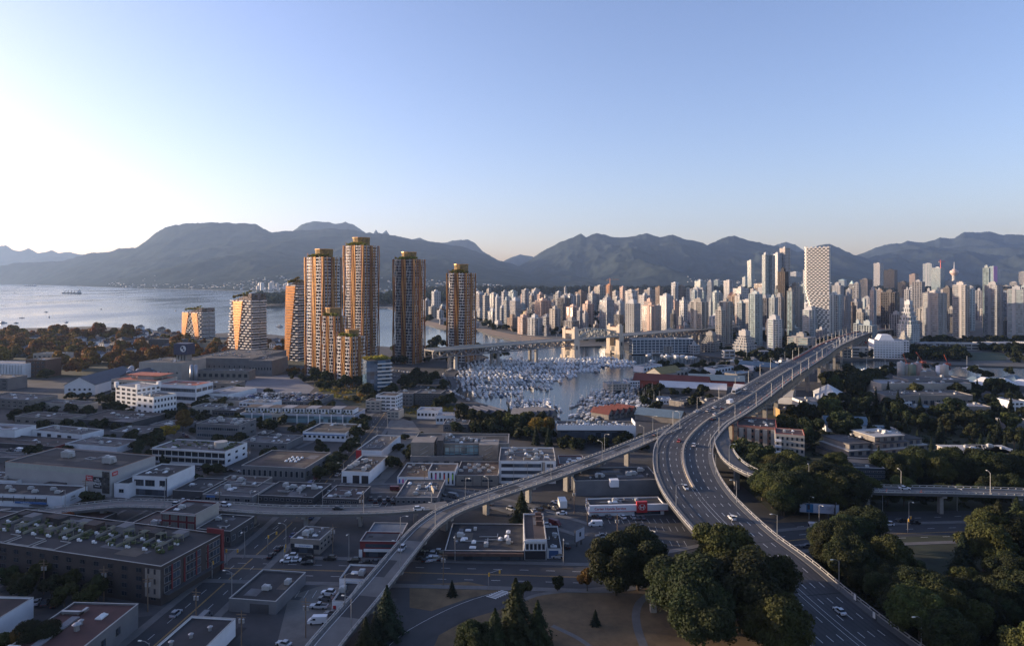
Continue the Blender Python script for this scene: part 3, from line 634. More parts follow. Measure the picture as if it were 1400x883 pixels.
# condo terrace with glass front
r,w,d,h = low(485,580,567,330,6,22,mat('lilac_render',(.36,.36,.40),.8),'g','long white terraced apartment row with planted roofs above a glass arcade',un=0,name='apartment_row',cat='apartments')
panel(r,'arcade_glazing',glasst,0,w,-.6,-.003,.5,5)
for i in range(11): panel(r,'arcade_column',wallW,w*i/10-.3,w*i/10+.3,-1.1,-.61,0,6.4)
for i in range(9):
    x = 1+i*(w-2)/9; q = (w-2)/9
    b = MB(); b.box(x,x+q*.86,4,14,h-.44,h+2.9); o = b.build('terrace_house', wallW, r)
    for k in range(3): panel(o,'window',glass,x+.5+k*q*.27,x+.4+k*q*.27+q*.16,3.9,3.998,h+.6,h+2.3)
    b = MB(); b.box(x-.2,x+q*.9,3.7,14.3,h+2.9,h+3.1); b.build('roof', roofl if i % 2 else roofb, r)
    b = MB()
    for k in range(5): b.cbox(x+rnd.uniform(.5,q*.8), rnd.uniform(.6,3.2), h-.44, rnd.uniform(.6,1.4), .8, rnd.uniform(.6,1.6), rnd.random())
    b.build('terrace_foliage', greenp, r)
r,w,d,h = low(432,556,549,322,8,34,'G','g','low parking deck crowded with cars below the amber towers',(1,14,.6,.5),un=0,name='parking_deck'); DECK = (r, w, d, h)
# low lit apartments by the marina
r,w,d,h = low(541,563,541,514,12,14,'W','b','blue white five storey apartment building with brown roof above the marina trees',(4,4,.7,.4),(4,4,.5,.4),un=2,name='apartment_building',cat='apartments',lside=(4,4,.7,.4))
for k in range(4): panel(r,'balcony',glassb,-.9,w*.6,-.9,-.13,1.5+k*2.7,1.8+k*2.7)
low(564,556,538,540,8,14,'G','g','grey blue apartment building with curved balconies beside the lit one',(3,5,.7,.5),un=3,name='apartment_building',cat='apartments',lside=(3,3,.7,.4))
low(602,556,538,567,8,18,'D','g','dark slate apartment building with flat roof and white trim near the marina',(3,7,.6,.5),un=3,name='apartment_building',cat='apartments')
low(520,563,548,500,12,10,'C','b','small cream apartment wing catching the sun above the street',(3,3,.6,.4),un=1,name='apartment_building',cat='apartments',lside=(3,3,.7,.4))
low(545,573,562,529,12,10,'C','g','low cream terrace house among trees below the lit apartments',(2,3,.6,.4),un=1,name='apartment_building',cat='apartments')
low(600,573,561,570,6,12,'W','l','white curved roof pavilion among the marina trees',(1,6,.6,.4),un=2)
low(626,580,568,596,2,11,'W','l','second white pavilion with railings nearest the dark tree row',(1,6,.6,.4),un=2)
# colourful strip building and its neighbours
COL = [(.02,.12,.5),(.5,.03,.25),(.05,.4,.5),(.45,.02,.02),(.6,.4,.02),(.25,.5,.04),(.7,.25,.02)]
cols = [mat('colour_panel_%s' % n, c, .6, var=0) for n, c in zip(('blue','pink','cyan','red','amber','lime','orange'), COL)]
r,w,d,h = low(586,662,652,543,2,25,'W','b','low white studio with small coloured window strips and brown roof',un=5,mix=(0,1))
for i in range(9): panel(r,'colour_strip',cols[i%7],.8+i*w/9,1.5+i*w/9,-.08,-.003,.6,h-1.1)
r,w,d,h = low(622,663,644,585,2,14,'W','b','taller white studio striped with lime orange pink and blue window strips',un=1)
for i in range(6): panel(r,'window_strip',blk,1.4+i*w/6.4,2.2+i*w/6.4,-.08,-.003,.5,h-.8); panel(r,'colour_strip',cols[(i+0)%7 if i else 0],1.5+i*w/6.4,2.1+i*w/6.4,-.13,-.081,1.2+(i%3)*.7,3.4+(i%2)*1.8)
r,w,d,h = low(681,664,650,623,2,25,'T','b','brown roofed studio with ten roof vents and grey panelled front',(1,2,.5,.3),un=0)
for i in range(11): child('roof_unit',UNITS[0][1],r,(w*(.08+.075*i),d*(.3+.2*(i%3)),h-.44),0,.8)
for i in range(5): panel(r,'panel_joint',wallD,w*i/5,w*i/5+.25,-.12,-.13+.05,0,h-.6)
low(660,641,624,561,1,10,'G','g','long grey concrete parking building behind the coloured studios',(1,7,.5,.3),un=2,style=1)
r,w,d,h = low(695,637,606,563,1,22,'T','g','large grey arts complex with tall glazing and outside stairs',un=16,mix=(0,2,3,0),name='arts_complex',par=.8)
for x0_,x1_,mm,hh_ in ((.0,.24,wallT,3.2),(.27,.33,wallD,4.2),(.70,.90,wallT,2.0)):
    b = MB(); b.box(w*x0_,w*x1_,-3.2,9,0,h+hh_-2); b.build('stair_tower', mm, r)
for k in range(4):
    for xx in (.10,.76): 
        b = MB(); b.bar((w*xx,-3.4,2+k*2.4),(w*xx+4,-3.4,4.2+k*2.4),.25); b.build('stair_flight', steel, r)
panel(r,'glazed_front',glasst,w*.34,w*.69,-.35,-.003,2.5,h-1)
for i in range(8): panel(r,'mullion',wallG,w*(.34+.05*i),w*(.34+.05*i)+.3,-.6,-.351,2.5,h-1)
for i in range(3): panel(r,'floor_band',wallG,w*.34,w*.69,-.55,-.352,4.6+i*2.6,4.9+i*2.6)
r,w,d,h = low(760,661,630,682,1,26,'W','g','white three storey office with ribbon windows behind the ramp',un=14,mix=(0,0,1,2),name='office_block')
for k in range(3):
    panel(r,'ribbon_window',glass,1.2,w*.74,-.09,-.003,1.3+k*3.3,3.0+k*3.3)
    panel(r,'window',glass,w*.84,w*.95,-.09,-.003,1.3+k*3.3,3.0+k*3.3)
for i in range(4): panel(r,'downpipe',steel,w*(.02+.24*i),w*(.02+.24*i)+.15,-.2,-.091,0,h-.5)
panel(r,'corner_recess',wallG,w*.76,w*.81,-.12,-.003,0,h-.6)  # flat grey strip set on the white front
low(800,650,634,765,1,16,'R','g','dark red sheds with pointed skylights behind the white office',un=4,mix=(2,))
# car service building
r,w,d,h = low(902,676,668,786,-3,21,'G','d','grey roofed car workshop with seamed roof and a row of roof units',un=0,h=7.0,name='car_workshop')
for x_,y_,i_ in ((.12,.6,1),(.3,.3,0),(.33,.3,0),(.68,.4,0),(.74,.45,0),(.86,.7,0),(.2,.2,1),(.9,.35,1)): child(UNITS[i_][0],UNITS[i_][1],r,(w*x_,d*y_,h-.44),0,1.2)
for i in range(12): panel(r,'roof_seam',roofg,w*(.05+i*.08),w*(.05+i*.08)+.12,.4,d-.4,h-.43,h-.38)
panel(r,'roof_hut',wallW,w*.40,w*.50,-3.2,-.1,4.8,8.0)
r,w,d,h = low(908,703,690,806,-4,9,'W','d','white car service front with long pale sign band and red square emblem',un=5,h=4.6,name='car_workshop')
sg = panel(r,'sign_band',mat('sign_white',(.62,.62,.64),.5,var=.04),-.3,w+1.5,-.9,-.003,1.9,4.7); text(sg,'Carter Honda Service',(w*.27,-.93,3.3),1.5,red)
panel(sg,'red_line',red,-.3,w+1.5,-.95,-.901,1.9,2.1)
eb = panel(r,'emblem_box',red,w*.62,w*.76,-1.6,-.2,1.6,6.1,'red square box with white winged letter emblem')
e = MB(); cx, cz = w*.69, 3.9
for a_,b_,r_ in (((-.95,1.0),(-.5,-1.0),.18),((.95,1.0),(.5,-1.0),.18),((-.7,-.05),(.7,-.05),.16)): e.bar((cx+a_[0],-1.66,cz+a_[1]),(cx+b_[0],-1.66,cz+b_[1]),r_)
for s_ in (1,-1): 
    for q_ in range(8):
        t0_, t1_ = q_*math.pi/4, (q_+1)*math.pi/4; e.bar((cx+1.45*math.cos(t0_),-1.64,cz+1.3*math.sin(t0_)),(cx+1.45*math.cos(t1_),-1.64,cz+1.3*math.sin(t1_)),.1)
e.build('emblem', white, eb)
panel(r,'glazing',glass,w*.6,w*.95,-.07,-.003,.2,1.7)
# restaurant and shops along the cross street
r,w,d,h = low(716,766,753,608,1,26,'D','d','wide dark roofed restaurant with brown awning facing the cross street',un=12,mix=(0,1,2),name='restaurant',cat='restaurant')
panel(r,'awning',wallB,0,w,-1.5,-.1,2.0,3.0); panel(r,'glazing',glass,1,w-1,-.08,-.003,.2,1.9)
r,w,d,h = low(747,765,737,717,0,26,'W','b','narrow two storey heritage shop with white bay windows and brown roof',un=0,name='shop',cat='shop')
for i in range(5): child('window', winmesh(.9,2.0,'f',None,0), r, (w*(.13+.185*i),0,h-3.6))
panel(r,'cornice',white,-.1,w+.1,-.5,-.1,h-.9,h-.3); panel(r,'shopfront',blk,.2,w-.2,-.07,-.003,.1,3.2); panel(r,'sill_band',white,0,w,-.2,-.071,3.3,3.6)
for y_ in (.55,.75,.9): panel(r,'chimney',wallB,w*.6,w*.9,d*y_,d*y_+1.2,h-.5,h+1.1)
r,w,d,h = low(768,763,750,748,0,22,'W','d','low black roofed shop with blue shutter beside the heritage front',un=3,name='shop',cat='shop'); panel(r,'shutter',mat('dark_blue_paint',(.03,.08,.19),.6),.6,w-1.2,-.08,-.003,.1,2.8)
r,w,d,h = low(437,758,738,397,9,12,'T','g','tan two storey corner office with white sign board and mixed windows',(1,4,.85,.42),(2,4,.35,.35),un=6,name='office_block',style=1)
sg = panel(r,'sign',white,w*.16,w*.78,-.3,-.131,2.4,3.5,'white sign board with blue lettering'); text(sg,'denture & implant',(w*.5,-.33,2.95),.6,bluem)
panel(r,'shopfront',glass,.4,w*.8,-.07,-.003,.3,2.1)
r,w,d,h = low(542,762,740,492,2,9,'R','g','maroon fronted store with pale grey roof beside the curving ramp',un=0,name='store'); panel(r,'fascia',white,1.5,w-1,-.6,-.1,2.2,3.1); panel(r,'glazing',glass,2,w-1,-.09,-.003,.2,2.0); panel(r,'glazing',glass,2,w-1,-.09,-.003,3.6,4.8)
panel(r,'corner_board',white,-.3,.9,-.3,-.1,.1,2.8)
q = r.location.copy(); r2 = thing('store_annexe','blue grey roofed annexe behind the maroon store','building',q+gdir(2)*9.4,R(-2)); shell(r2, w, 12, h-1.2, wallG, mat('blue_roofing',(.11,.13,.15),.85,var=.2), .4)
low(505,806,792,464,4,11,'W','b','small white shed with brown roof against the curving ramp',un=2)
r,w,d,h = low(475,838,822,454,4,13,'W','d','small white hut with red door tucked under the curving ramp',un=1); panel(r,'door',red,.3,1.2,-.08,-.003,.05,2.2)
r,w,d,h = low(377,840,824,313,8,20,'G','d','grey black roofed warehouse with roller door on the street corner',un=2,h=3.9); panel(r,'roller_door',wallD,w*.45,w*.85,-.09,-.003,.05,2.8)
r,w,d,h = low(267,739,703,221,12,14,wallR,'d','brick and white heritage block with three floors of framed windows',un=2,name='heritage_block',trim=concl)
windows(r,w,d,h,3,4,.7,.66,'f',g=glassmat('pale_glass',(.25,.24,.22),.3),top=.4)
panel(r,'side_render',wallC,w+.003,w+.08,.3,d,0,h-.1); panel(r,'cornice',concl,-.2,w+.2,-.6,-.05,h-.6,h-.2)
low(221,743,724,170,12,17,'B','b','low brown brick shop with rust coloured flat roof left of the heritage block',un=4)
r,w,d,h = low(315,748,725,268,10,16,'D','d','low black building with small windows right of the heritage block',(1,7,.5,.4),(1,4,.5,.4),un=4,h=6)
# more roofs of the low-rise quarter
low(598,692,680,541,2,26,'G','g','flat grey roofed depot between the low ramp and the coloured studios',(1,8,.5,.4),un=10)
low(489,692,682,440,6,18,'D','b','dark brown roofed showroom with parapet just behind the low ramp',(1,6,.6,.5),un=6)
low(428,690,680,352,8,20,'D','d','long dark roofed shop row behind the low ramp with many vents',(1,10,.5,.5),un=12)
low(352,674,664,292,8,14,'T','b','rust roofed shop before the big brown warehouse',(1,6,.5,.5),un=5)
low(128,722,714,60,12,12,'D','r','low red brown roof in front of the low ramp',un=3)
low(640,590,580,606,2,14,'G','g','grey flat roofed hut behind the arts complex',(1,4,.5,.4),un=3)
low(110,655,648,160-95,10,8,'G','d','small plant house against the huge warehouse',un=1) if False else None
low(262,625,617,215,10,9,'D','g','dark narrow annexe behind the terrace office',un=4)
low(468,572,562,430,10,12,'W','l','white boxy workshop at the end of the apartment row',(1,5,.5,.5),un=3)
# terraced apartment block in the corner
r,w,d,h = low(220,828,774,-70,16,27,mat('dark_apartment_brick',(.045,.036,.034),.9),'d','four storey brick apartment block with roof terraces pergolas and red corner frame',un=0,name='apartment_block',cat='apartments')
windows(r,w,d,h,4,16,.35,.5,'f',style=1); windows(r,w,d,h,3,3,.7,.66,'r',z0=3)
panel(r,'corner_bay',wallT,w-5.5,w-.05,-.5,-.13,2.5,h-1)
for k in range(3):
    for i in range(2): panel(r,'window',blk,w-4.6+i*2.4,w-3.9+i*2.4,-.56,-.501,3.6+k*3,5.2+k*3)
panel(r,'red_frame',wallR,w-.1,w+.5,d-.9,d+.3,0,h+1.6); panel(r,'red_frame',wallR,w-6,w-.1,d-.5,d+.1,h,h+1.6)
for i in range(4): panel(r,'red_pier',wallR,w+.13,w+.3,4+i*5.2,4.5+i*5.2,2,h-1)
panel(r,'shop_canopy',wallD,w+.13,w+1.9,1,d-1,3.0,3.3)
pg_ = mat('pergola_timber',(.2,.19,.14),.8,var=.2)
for i in range(12):
    x = 2+i*(w-8)/12; y0_ = 8.5+(i*5%3)*2.2; panel(r,'terrace_wall',conc if i%3 else pg_,x,x+.25,y0_,y0_+6+(i*7%4)*1.8,h-.44,h+.45)
    for j in range(2):
        b = MB(); px_, py_ = x+1+rnd.random(), 10+j*6.5
        for k in range(6): b.box(px_+k*.45,px_+k*.45+.12,py_,py_+2.6,h+1.7,h+1.85)
        for a_,c_ in ((0,0),(2.3,0),(0,2.5),(2.3,2.5)): b.box(px_+a_,px_+a_+.14,py_+c_,py_+c_+.14,h-.44,h+1.7)
        if rnd.random() < .6: b.build('pergola', pg_, r)
        b = MB()
        for k in range(6): b.cbox(px_+rnd.uniform(0,4), py_+rnd.uniform(-1,4), h-.4, rnd.uniform(.4,1.4), rnd.uniform(.4,1.1), rnd.uniform(.3,1.2), rnd.random()*3)
        b.build('terrace_foliage', greenp, r)
        b = MB(); b.cyl(px_+2,py_-.6,h-.4,h+.35,.5,8); b.box(px_+2.8,px_+3.4,py_-1,py_-.4,h-.4,h+.1); b.build('terrace_table', white, r)
for i in range(4):
    x = 3+i*11; 
    for q_ in ((x,x+9.5,.9,1.05),(x,x+.15,1.05,6),(x+9.35,x+9.5,1.05,7),(x+5,x+9.35,6.85,7)): panel(r,'roof_coping',concl,*q_,h-.2,h+.05)
for i in range(11):
    x_ = 4+i*(w-12)/11; hb = (.7,1.6,1.0,2.2)[i%4]; b = MB(); b.box(x_,x_+3.2+(i%3),d-6.5-(i%2)*3,d-3.2-(i%2)*2.4,h-.44,h+hb); b.box(x_-.12,x_+3.32+(i%3),d-6.62-(i%2)*3,d-3.08-(i%2)*2.4,h+hb,h+hb+.12); b.build('roof_house', (roofd,wallG,roofb)[i%3], r)
for i in range(7): panel(r,'garden_wall',conc,2+i*6,2.4+i*6,-7,-.2,0,1.6)
# buildings cut by the lower left edge
def lowBR(px, py, h, yaw, w, d, wall, roof, label, **k):
    q = P(px, py, h); a = R(yaw); fl = Vector((q.x-w*math.cos(a)-d*math.sin(a), q.y+w*math.sin(a)-d*math.cos(a), 0))
    r = thing('low_building', label, 'building', fl, -a); shell(r, w, d, h, KIND[wall], ROOF[roof], .5); return r
r = lowBR(189,825,7,3,19,36,'G','r','grey walled workshop with red brown roof long skylight and two awnings')
b = MB()
for k in range(22): b.box(5,7.2,12+k*.75,12.6+k*.75,6.57,6.95)
b.build('long_skylight', roofl, r)
for x,y,i,s in ((4,30,3,1),(11,22,1,2.4),(10,25,1,1.6),(3,10,0,1.4),(5,8,0,1.2),(13,29,2,1.2)): child(UNITS[i][0],UNITS[i][1],r,(x,y,6.56),0,s)
for y in (8,17): panel(r,'awning',wallR,19.01,20.6,y,y+3,2.4,3.2)
for y in (4,12,21,27): child('window', winmesh(1.6,1.8,'r',None,1), r, (19,y,3))
r = lowBR(46,816,6,3,26,30,'W','b','white walled warehouse with brown roof in the lower corner')
r = lowBR(322,845,5,6,13,22,'W','d','white edged black roof cut by the lower frame near the parked van'); 
for k in range(3): child('roof_vent',UNITS[1][1],r,(3+k*3,8+k*4,4.56),0,1.5)
r,w,d,h = low(-2,762,712,-120,12,26,'G','b','brown roofed block with a white and red roof box at the left edge',un=2,h=6); 
q = P(34,712,6.0); r = thing('sign_box','white and red sign box standing on the brown roof edge','sign',(q.x,q.y,0),R(-14)); panel(r,'post',dsteel,-1,1,-1,1,0,5.8); panel(r,'box',wallW,-2.2,2.4,-1.4,1.4,5.8,8.6); panel(r,'red_face',red,2.41,2.5,-1.2,1.2,5.9,8.5)
# ---------------------------------------------------------------- mid distance left: brewery, armoury, deco block
def simple(pxR,pyb,pyt,pxL,yaw,dep,wall,roof,label,**k): return low(pxR,pyb,pyt,pxL,yaw,dep,wall,roof,label,**k)
wd = mat('bright_white_render', (.66,.66,.66), .8, var=.08, scale=.1)
r,w,d,h = low(187,562,530,158,28,19,wd,'l','tall white deco office block with small paired windows and corner turrets',(5,4,.55,.5),(5,5,.55,.5),un=2,name='deco_block',g=glass)
for x_ in (.0,1): panel(r,'turret',wd,x_*w-1.2,x_*w+1.2,-.5,2,h-1.5,h+2.5)
panel(r,'turret',wd,w-2.2,w+.4,d-2,d+.5,h-1.5,h+2.2)
r,w,d,h = low(210,570,543,187,28,18,wd,'g','shorter white deco wing with scattered square windows beside the tall block',(3,3,.45,.4),(3,7,.5,.45),un=4,name='deco_block')
r,w,d,h = low(213,548,521,152,14,24,'C','o','flat topped cream building with bright orange red roof above the white deco block',(3,8,.8,.35),un=4,name='red_roof_building')
panel(r,'penthouse',concl,w*.45,w*.8,d*.3,d*.9,h-.4,h+3)
panel(r,'upper_roof',orr,w*.2,w*.95,d*.25,d*.95,h+3.0,h+3.3)
r,w,d,h = low(268,552,527,214,14,20,'W','o','white banded building with red roof strip next to the brewery',(2,1,.95,.4),(2,3,.8,.4),un=3,name='red_roof_building')
def gable(px0, py0, w, L, h, rh, yaw, wall, roof, label, name='gabled_shed', cat='building', wins=0):
    q = P(px0, py0); r = thing(name, label, cat, q, -R(yaw)); b = MB(); b.add([(0,0,0),(w,0,0),(w,0,h),(w/2,0,h+rh),(0,0,h),(0,L,0),(w,L,0),(w,L,h),(w/2,L,h+rh),(0,L,h)], [(0,1,2,3,4),(9,8,7,6,5),(0,4,9,5),(1,6,7,2)]); b.build('wall', wall, r)
    b = MB(); e = .5; s = rh/(w/2); t = .25
    for sg in (0, 1):
        x0, x1 = (-e, w/2) if sg == 0 else (w+e, w/2); z0, z1 = h-e*s+.03, h+rh+.03
        b.add([(x0,-e,z0),(x1,-e,z1),(x1,L+e,z1),(x0,L+e,z0),(x0,-e,z0+t),(x1,-e,z1+t),(x1,L+e,z1+t),(x0,L+e,z0+t)], [(0,1,2,3),(7,6,5,4),(0,4,5,1),(1,5,6,2),(2,6,7,3),(3,7,4,0)])
    b.build('roof', roof, r)
    for i in range(wins): child('window', winmesh(1.6,1.6,'f'), r, (w*(i+1)/(wins+1),0,h*.45))
    return r
gable(88,540,25,72,8.5,6.5,-4,wd,mat('slate_roof',(.075,.08,.10),.8,var=.15),'long armoury hall with white gable front and dark slate roof','armoury_hall','hall',5)
gable(160,528,22,40,8,5,4,wallG,MATS['slate_roof'],'second slate roofed hall behind the armoury','armoury_hall','hall')
low(110,563,554,40,17,15,'C','g','long grey roofed warehouse with sunlit cream end wall',(1,9,.4,.3),un=3)
low(40,560,547,-30,14,24,'T','g','grey stepped industrial building at the frame edge',(2,9,.5,.3),un=6)
low(10,534,517,-40,10,20,'G','g','grey concrete office with flat roof at the far left edge',(3,6,.6,.4),un=3)
r,w,d,h = low(112,604,594,43,18,15,'W','g','white workshop with four dark doors and vents on the roof',un=8)
for i in range(4): panel(r,'garage_door',blk,w*(.12+.2*i),w*(.12+.2*i)+3.2,-.1,-.004,.05,3.0)
low(160,620,611,89,14,18,'W','g','low rounded grey roofed building beside the dark conifer',un=5)
r,w,d,h = low(75,616,610,-30,12,18,'D','b','brown roofed shed with red end wall above the huge warehouse',un=4); panel(r,'red_end',wallR,w+.003,w+.1,0,d,0,h)
low(20,603,588,-40,10,15,'W','l','white stepped block with pale roof at the left edge',un=2)
low(180,586,577,100,14,30,'D','d','black roofed industrial shed below the white deco block',(1,7,.4,.3),un=9)
low(198,600,592,150,14,16,'G','g','narrow grey roof strip with three fans beside the lane',un=6)
low(245,590,583,205,14,16,'G','g','small grey roofed garage row beside the autumn shrubs',un=5)
low(90,585,573,20,14,16,'T','d','dim brown roofed shed with lean to canopy',(1,6,.4,.3),un=4)
low(60,636,628,-30,10,10,'G','g','thin grey roofed building left above the warehouse roof',un=3)
r,w,d,h = low(34,517,497,-30,8,18,'W','l','ribbed white grain silo block at the left edge',un=0,name='silo_block')
for i in range(16): 
    b = MB(); b.cyl(w*(i+.5)/16,-.2,0,h-1,w/36,8); b.build('silo', wd, r)
low(62,516,492,35,8,20,'B','b','red brown brick building beside the white silos',(4,4,.5,.4),un=2)
low(83,505,484,45,8,18,'C','g','grey rooftop building with end blocks behind the brick one',(3,6,.5,.4),un=4)
# brewery
r,w,d,h = low(248,522,496,190,8,40,'C','g','big cream brewery hall with flat roof',(1,5,.2,.1),un=8,name='brewery_hall')
q = P(252,517); r = thing('sign_tower','dark navy sign cube with round white emblem on the brewery tower','sign tower',(q.x,q.y,0),R(-10))
b = MB()
for i in range(4): b.box(-6+i*3.2,-4.2+i*3.2,-4,4,0,24)
b.build('tower_shaft', conc, r); nv = mat('navy_panel',(.03,.035,.075),.6,var=.1); panel(r,'sign_cube',nv,-7.5,7.5,-6,6,24,35)
b = MB(); b.bar((3.2,-6.05,30.0),(3.2,-6.3,30.0),3.1,20); em = b.build('emblem', white, r); b = MB(); b.bar((2.4,-6.31,31.0),(2.4,-6.36,31.0),1.3,14); b.bar((3.9,-6.31,28.9),(3.9,-6.36,28.9),1.0,14); b.build('emblem_mark', nv, em)
t0 = None; tk = mat('tank_metal',(.32,.33,.35),.4,.5,var=.1)
for i in range(34):
    px_, py_ = 172+rnd.random()*48, 515+rnd.random()*12; q = P(px_, py_)
    if t0 is None:
        t0 = thing('tank','grey steel brewery tank with domed lid','tank',(0,0,0),0,'brewery tanks beside the red roofs'); b = MB(); b.cyl(0,0,0,9,1.9,12); b.build('shell', tk, t0, True); b = MB(); b.cyl(0,0,9.003,10,1.9,12,.6); b.build('lid', tk, t0)
    place(t0,(q.x,q.y,0),0,'grey steel brewery tank behind red roofs',rnd.uniform(.8,1.3))
low(345,512,490,262,6,80,'G','g','vast grey brewery shed with long flat roof',(1,12,.3,.2),un=18,mix=(0,1,3),name='brewery_shed')
low(340,520,507,268,5,14,'T','g','curved tan brewery wing with dark loading bays',(1,9,.5,.4),un=6,name='brewery_shed',style=1)
low(322,534,524,276,8,16,'T','d','small brown roofed brewery annexe by the white yard',(1,4,.4,.4),un=4,name='brewery_shed')
low(312,550,539,276,18,34,'W','l','pale flat roofed parking building with ramp beside the brewery',un=0,name='parking_building')
low(372,514,493,340,4,40,'G','g','blue grey brewery store with row of loading doors',(1,8,.5,.2),un=4,name='brewery_shed')
r,w,d,h = low(320,505,494,300,8,12,'W','l','white box shaped water tank on the brewery roof',un=0,name='storage_block')
for i in range(2):
    q = P(262+i*6,524); r = thing('silo','tall grey silo beside the brewery sign tower','silo',(q.x,q.y,0)); b = MB(); b.cyl(0,0,0,17,1.7,12); b.build('shell', tk, r, True); b = MB(); b.cyl(0,0,17.003,18,1.7,12,.3); b.build('lid', tk, r)
# ---------------------------------------------------------------- amber towers
gold = mat('gold_panel', (.48,.26,.10), .35, .55, var=.25, scale=.15, rand=.1)
copper = mat('copper_fin', (.22,.085,.045), .5, .2, var=.3, scale=.12)
slabw = mat('white_slab', (.66,.62,.58), .6, var=.08)
planted = mat('planted_crown', (.24,.15,.05), .85, var=.6, scale=.35, detail=10)
towg = glassmat('tower_glass', (.05,.045,.05), .12, 2.6, .7)
darkg = glassmat('dark_tower_glass', (.035,.04,.055), .1, 2.6, .6)
def lobes(w, d, n=4):
    """plan outline with rounded bays and notches between them"""
    out = []; hw_, hd = w/2, d/2
    for k, (a, b_, c, e) in enumerate([(-hw_,-hd,hw_,-hd),(hw_,-hd,hw_,hd),(hw_,hd,-hw_,hd),(-hw_,hd,-hw_,-hd)]):
        dx, dy = c-a, e-b_; L = math.hypot(dx,dy); nx_, ny_ = dy/L, -dx/L
        for t, off in ((.05,-.9),(.12,0),(.30,.5),(.40,.1),(.425,-2.0),(.50,-2.3),(.575,-2.0),(.60,.1),(.70,.5),(.88,0),(.95,-.9)):
            out.append((a+dx*t+nx_*off*1.0, b_+dy*t+ny_*off*1.0))
    return out
def scalep(p, s, dx=0): return [(x*s+dx, y*s) for x, y in p]
def inset(p, k):
    r_ = []
    for x, y in p: L = math.hypot(x, y); r_.append((x*(1-k/L), y*(1-k/L)))
    return r_
def leaf_bits(b, x0,x1,y0,y1,z,n,s):
    for _ in range(n):
        a = rnd.uniform(0,6.28); x, y = rnd.uniform(x0,x1), rnd.uniform(y0,y1); t = s*rnd.uniform(.5,1.2); zz = z+rnd.uniform(0,s)
        c, q = math.cos(a)*t, math.sin(a)*t
        b.add([(x-c,y-q,zz),(x+c,y+q,zz+.3*t),(x+c*.6-q,y+q*.6+c,zz+t),(x-c*.6-q*.5,y-q*.6+c*.5,zz+t*1.2)], [(0,1,2,3)])
def amber(pL,pR,pt,hatL,hatR,hatT,pb,label,glassm,yaw=0,dr=1.0,fin=1.0,st=.95,ph=3.3,face=None,podium=False):
    Y = F*H/(pb-HY); xc = ((pL+pR)/2-700)*Y/F; sil = (pR-pL)*Y/F; a = R(yaw); w = sil/(math.cos(a)+dr*abs(math.sin(a))); d = w*dr
    h = H-(pt-HY)*Y/F; hh = H-(hatT-HY)*Y/F
    r = thing('amber_tower', label, 'tower', (xc, Y+d/2, 0), a)
    pl = lobes(w, d); core = inset(pl, 1.3)
    b = MB(); b.prism(core, 0, h-1); b.build('glazing', glassm, r)
    b = MB(); n = int(h/ph)
    for i in range(n+1):
        z = i*(h-1.2)/n; p = scalep(pl, 1+.006*math.sin(i*1.7)); b.prism(p, z, z+st)
    b.build('floor_slab', slabw, r, label='white balcony bands, one to each storey')
    # wavy copper and gold fins in the notches and at the corners
    for gi, (mm, nm) in enumerate(((copper,'copper_fin'),(gold,'gold_fin'))):
        for side in range(4):
            if side == 2: continue
            b = MB(); ts = [.40,.455,.51,.565,.055,.93] if gi == 0 else [.43,.485,.54,.60,.015,.975]
            if fin > 1.4: ts += [.2,.27,.34,.70,.77] if gi == 0 else [.235,.31,.66,.74]
            if side == 1: ts += [.2,.7] if gi else [.3]
            ts = [(t-.011, t+.011) for t in ts]
            P0 = [(-w/2,-d/2),(w/2,-d/2),(w/2,d/2),(-w/2,d/2)][side]; P1 = [(w/2,-d/2),(w/2,d/2),(-w/2,d/2),(-w/2,-d/2)][side]
            dx, dy = P1[0]-P0[0], P1[1]-P0[1]; L = math.hypot(dx,dy); ux, uy = dx/L, dy/L; nx_, ny_ = uy, -ux
            m_ = 12
            for t0_, t1_ in ts:
                b = MB()
                for j in range(m_):
                    z0, z1 = h*j/m_, h*(j+1)/m_+.5
                    s0 = .022*math.sin(j*.8+t0_*30+gi*2)*L*min(fin,1.3)*.8; s1 = .022*math.sin((j+1)*.8+t0_*30+gi*2)*L*min(fin,1.3)*.8
                    o = .25 if (.12 < t0_ < .88 and not .4 < t0_ < .6) else (-.2 if .4 < t0_ < .6 else .1)
                    o += .35 if gi else 0
                    for (z, s) in ((z0,s0),): pass
                    q = []
                    for (z, s) in ((z0,s0),(z1,s1)):
                        for tt in (t0_, t1_):
                            for oo in (o-.5, o+.45):
                                q.append((P0[0]+ux*(tt*L+s)+nx_*oo, P0[1]+uy*(tt*L+s)+ny_*oo, z))
                    b.add(q, [(0,1,5,4),(1,3,7,5),(3,2,6,7),(2,0,4,6),(4,5,7,6)])
                b.build(nm, mm, r)
    for side in (0, 1, 3):
        P0 = [(-w/2,-d/2),(w/2,-d/2),0,(-w/2,d/2)][side]; P1 = [(w/2,-d/2),(w/2,d/2),0,(-w/2,-d/2)][side]; dx, dy = P1[0]-P0[0], P1[1]-P0[1]; L = math.hypot(dx,dy); nx_, ny_ = dy/L, -dx/L
        b = MB()
        for k, t in enumerate((.14,.19,.24,.29,.34,.66,.71,.76,.81,.86)):
            for j in range(int(h/ph)):
                if (j//2*3+k*5+side) % 7 < 2: b.cbox(P0[0]+dx*t+nx_*.25, P0[1]+dy*t+ny_*.25, j*h/int(h/ph), .35, .35, h/int(h/ph)+.9)
        b.build('balcony_divider', slabw, r)
    b = MB(); b.prism(inset(pl,1.0), h-.3, h+.1); b.build('roof_terrace', conc, r)
    hx0 = (hatL-(pL+pR)/2)*Y/F; hx1 = (hatR-(pL+pR)/2)*Y/F; hd = (hx1-hx0)*.45
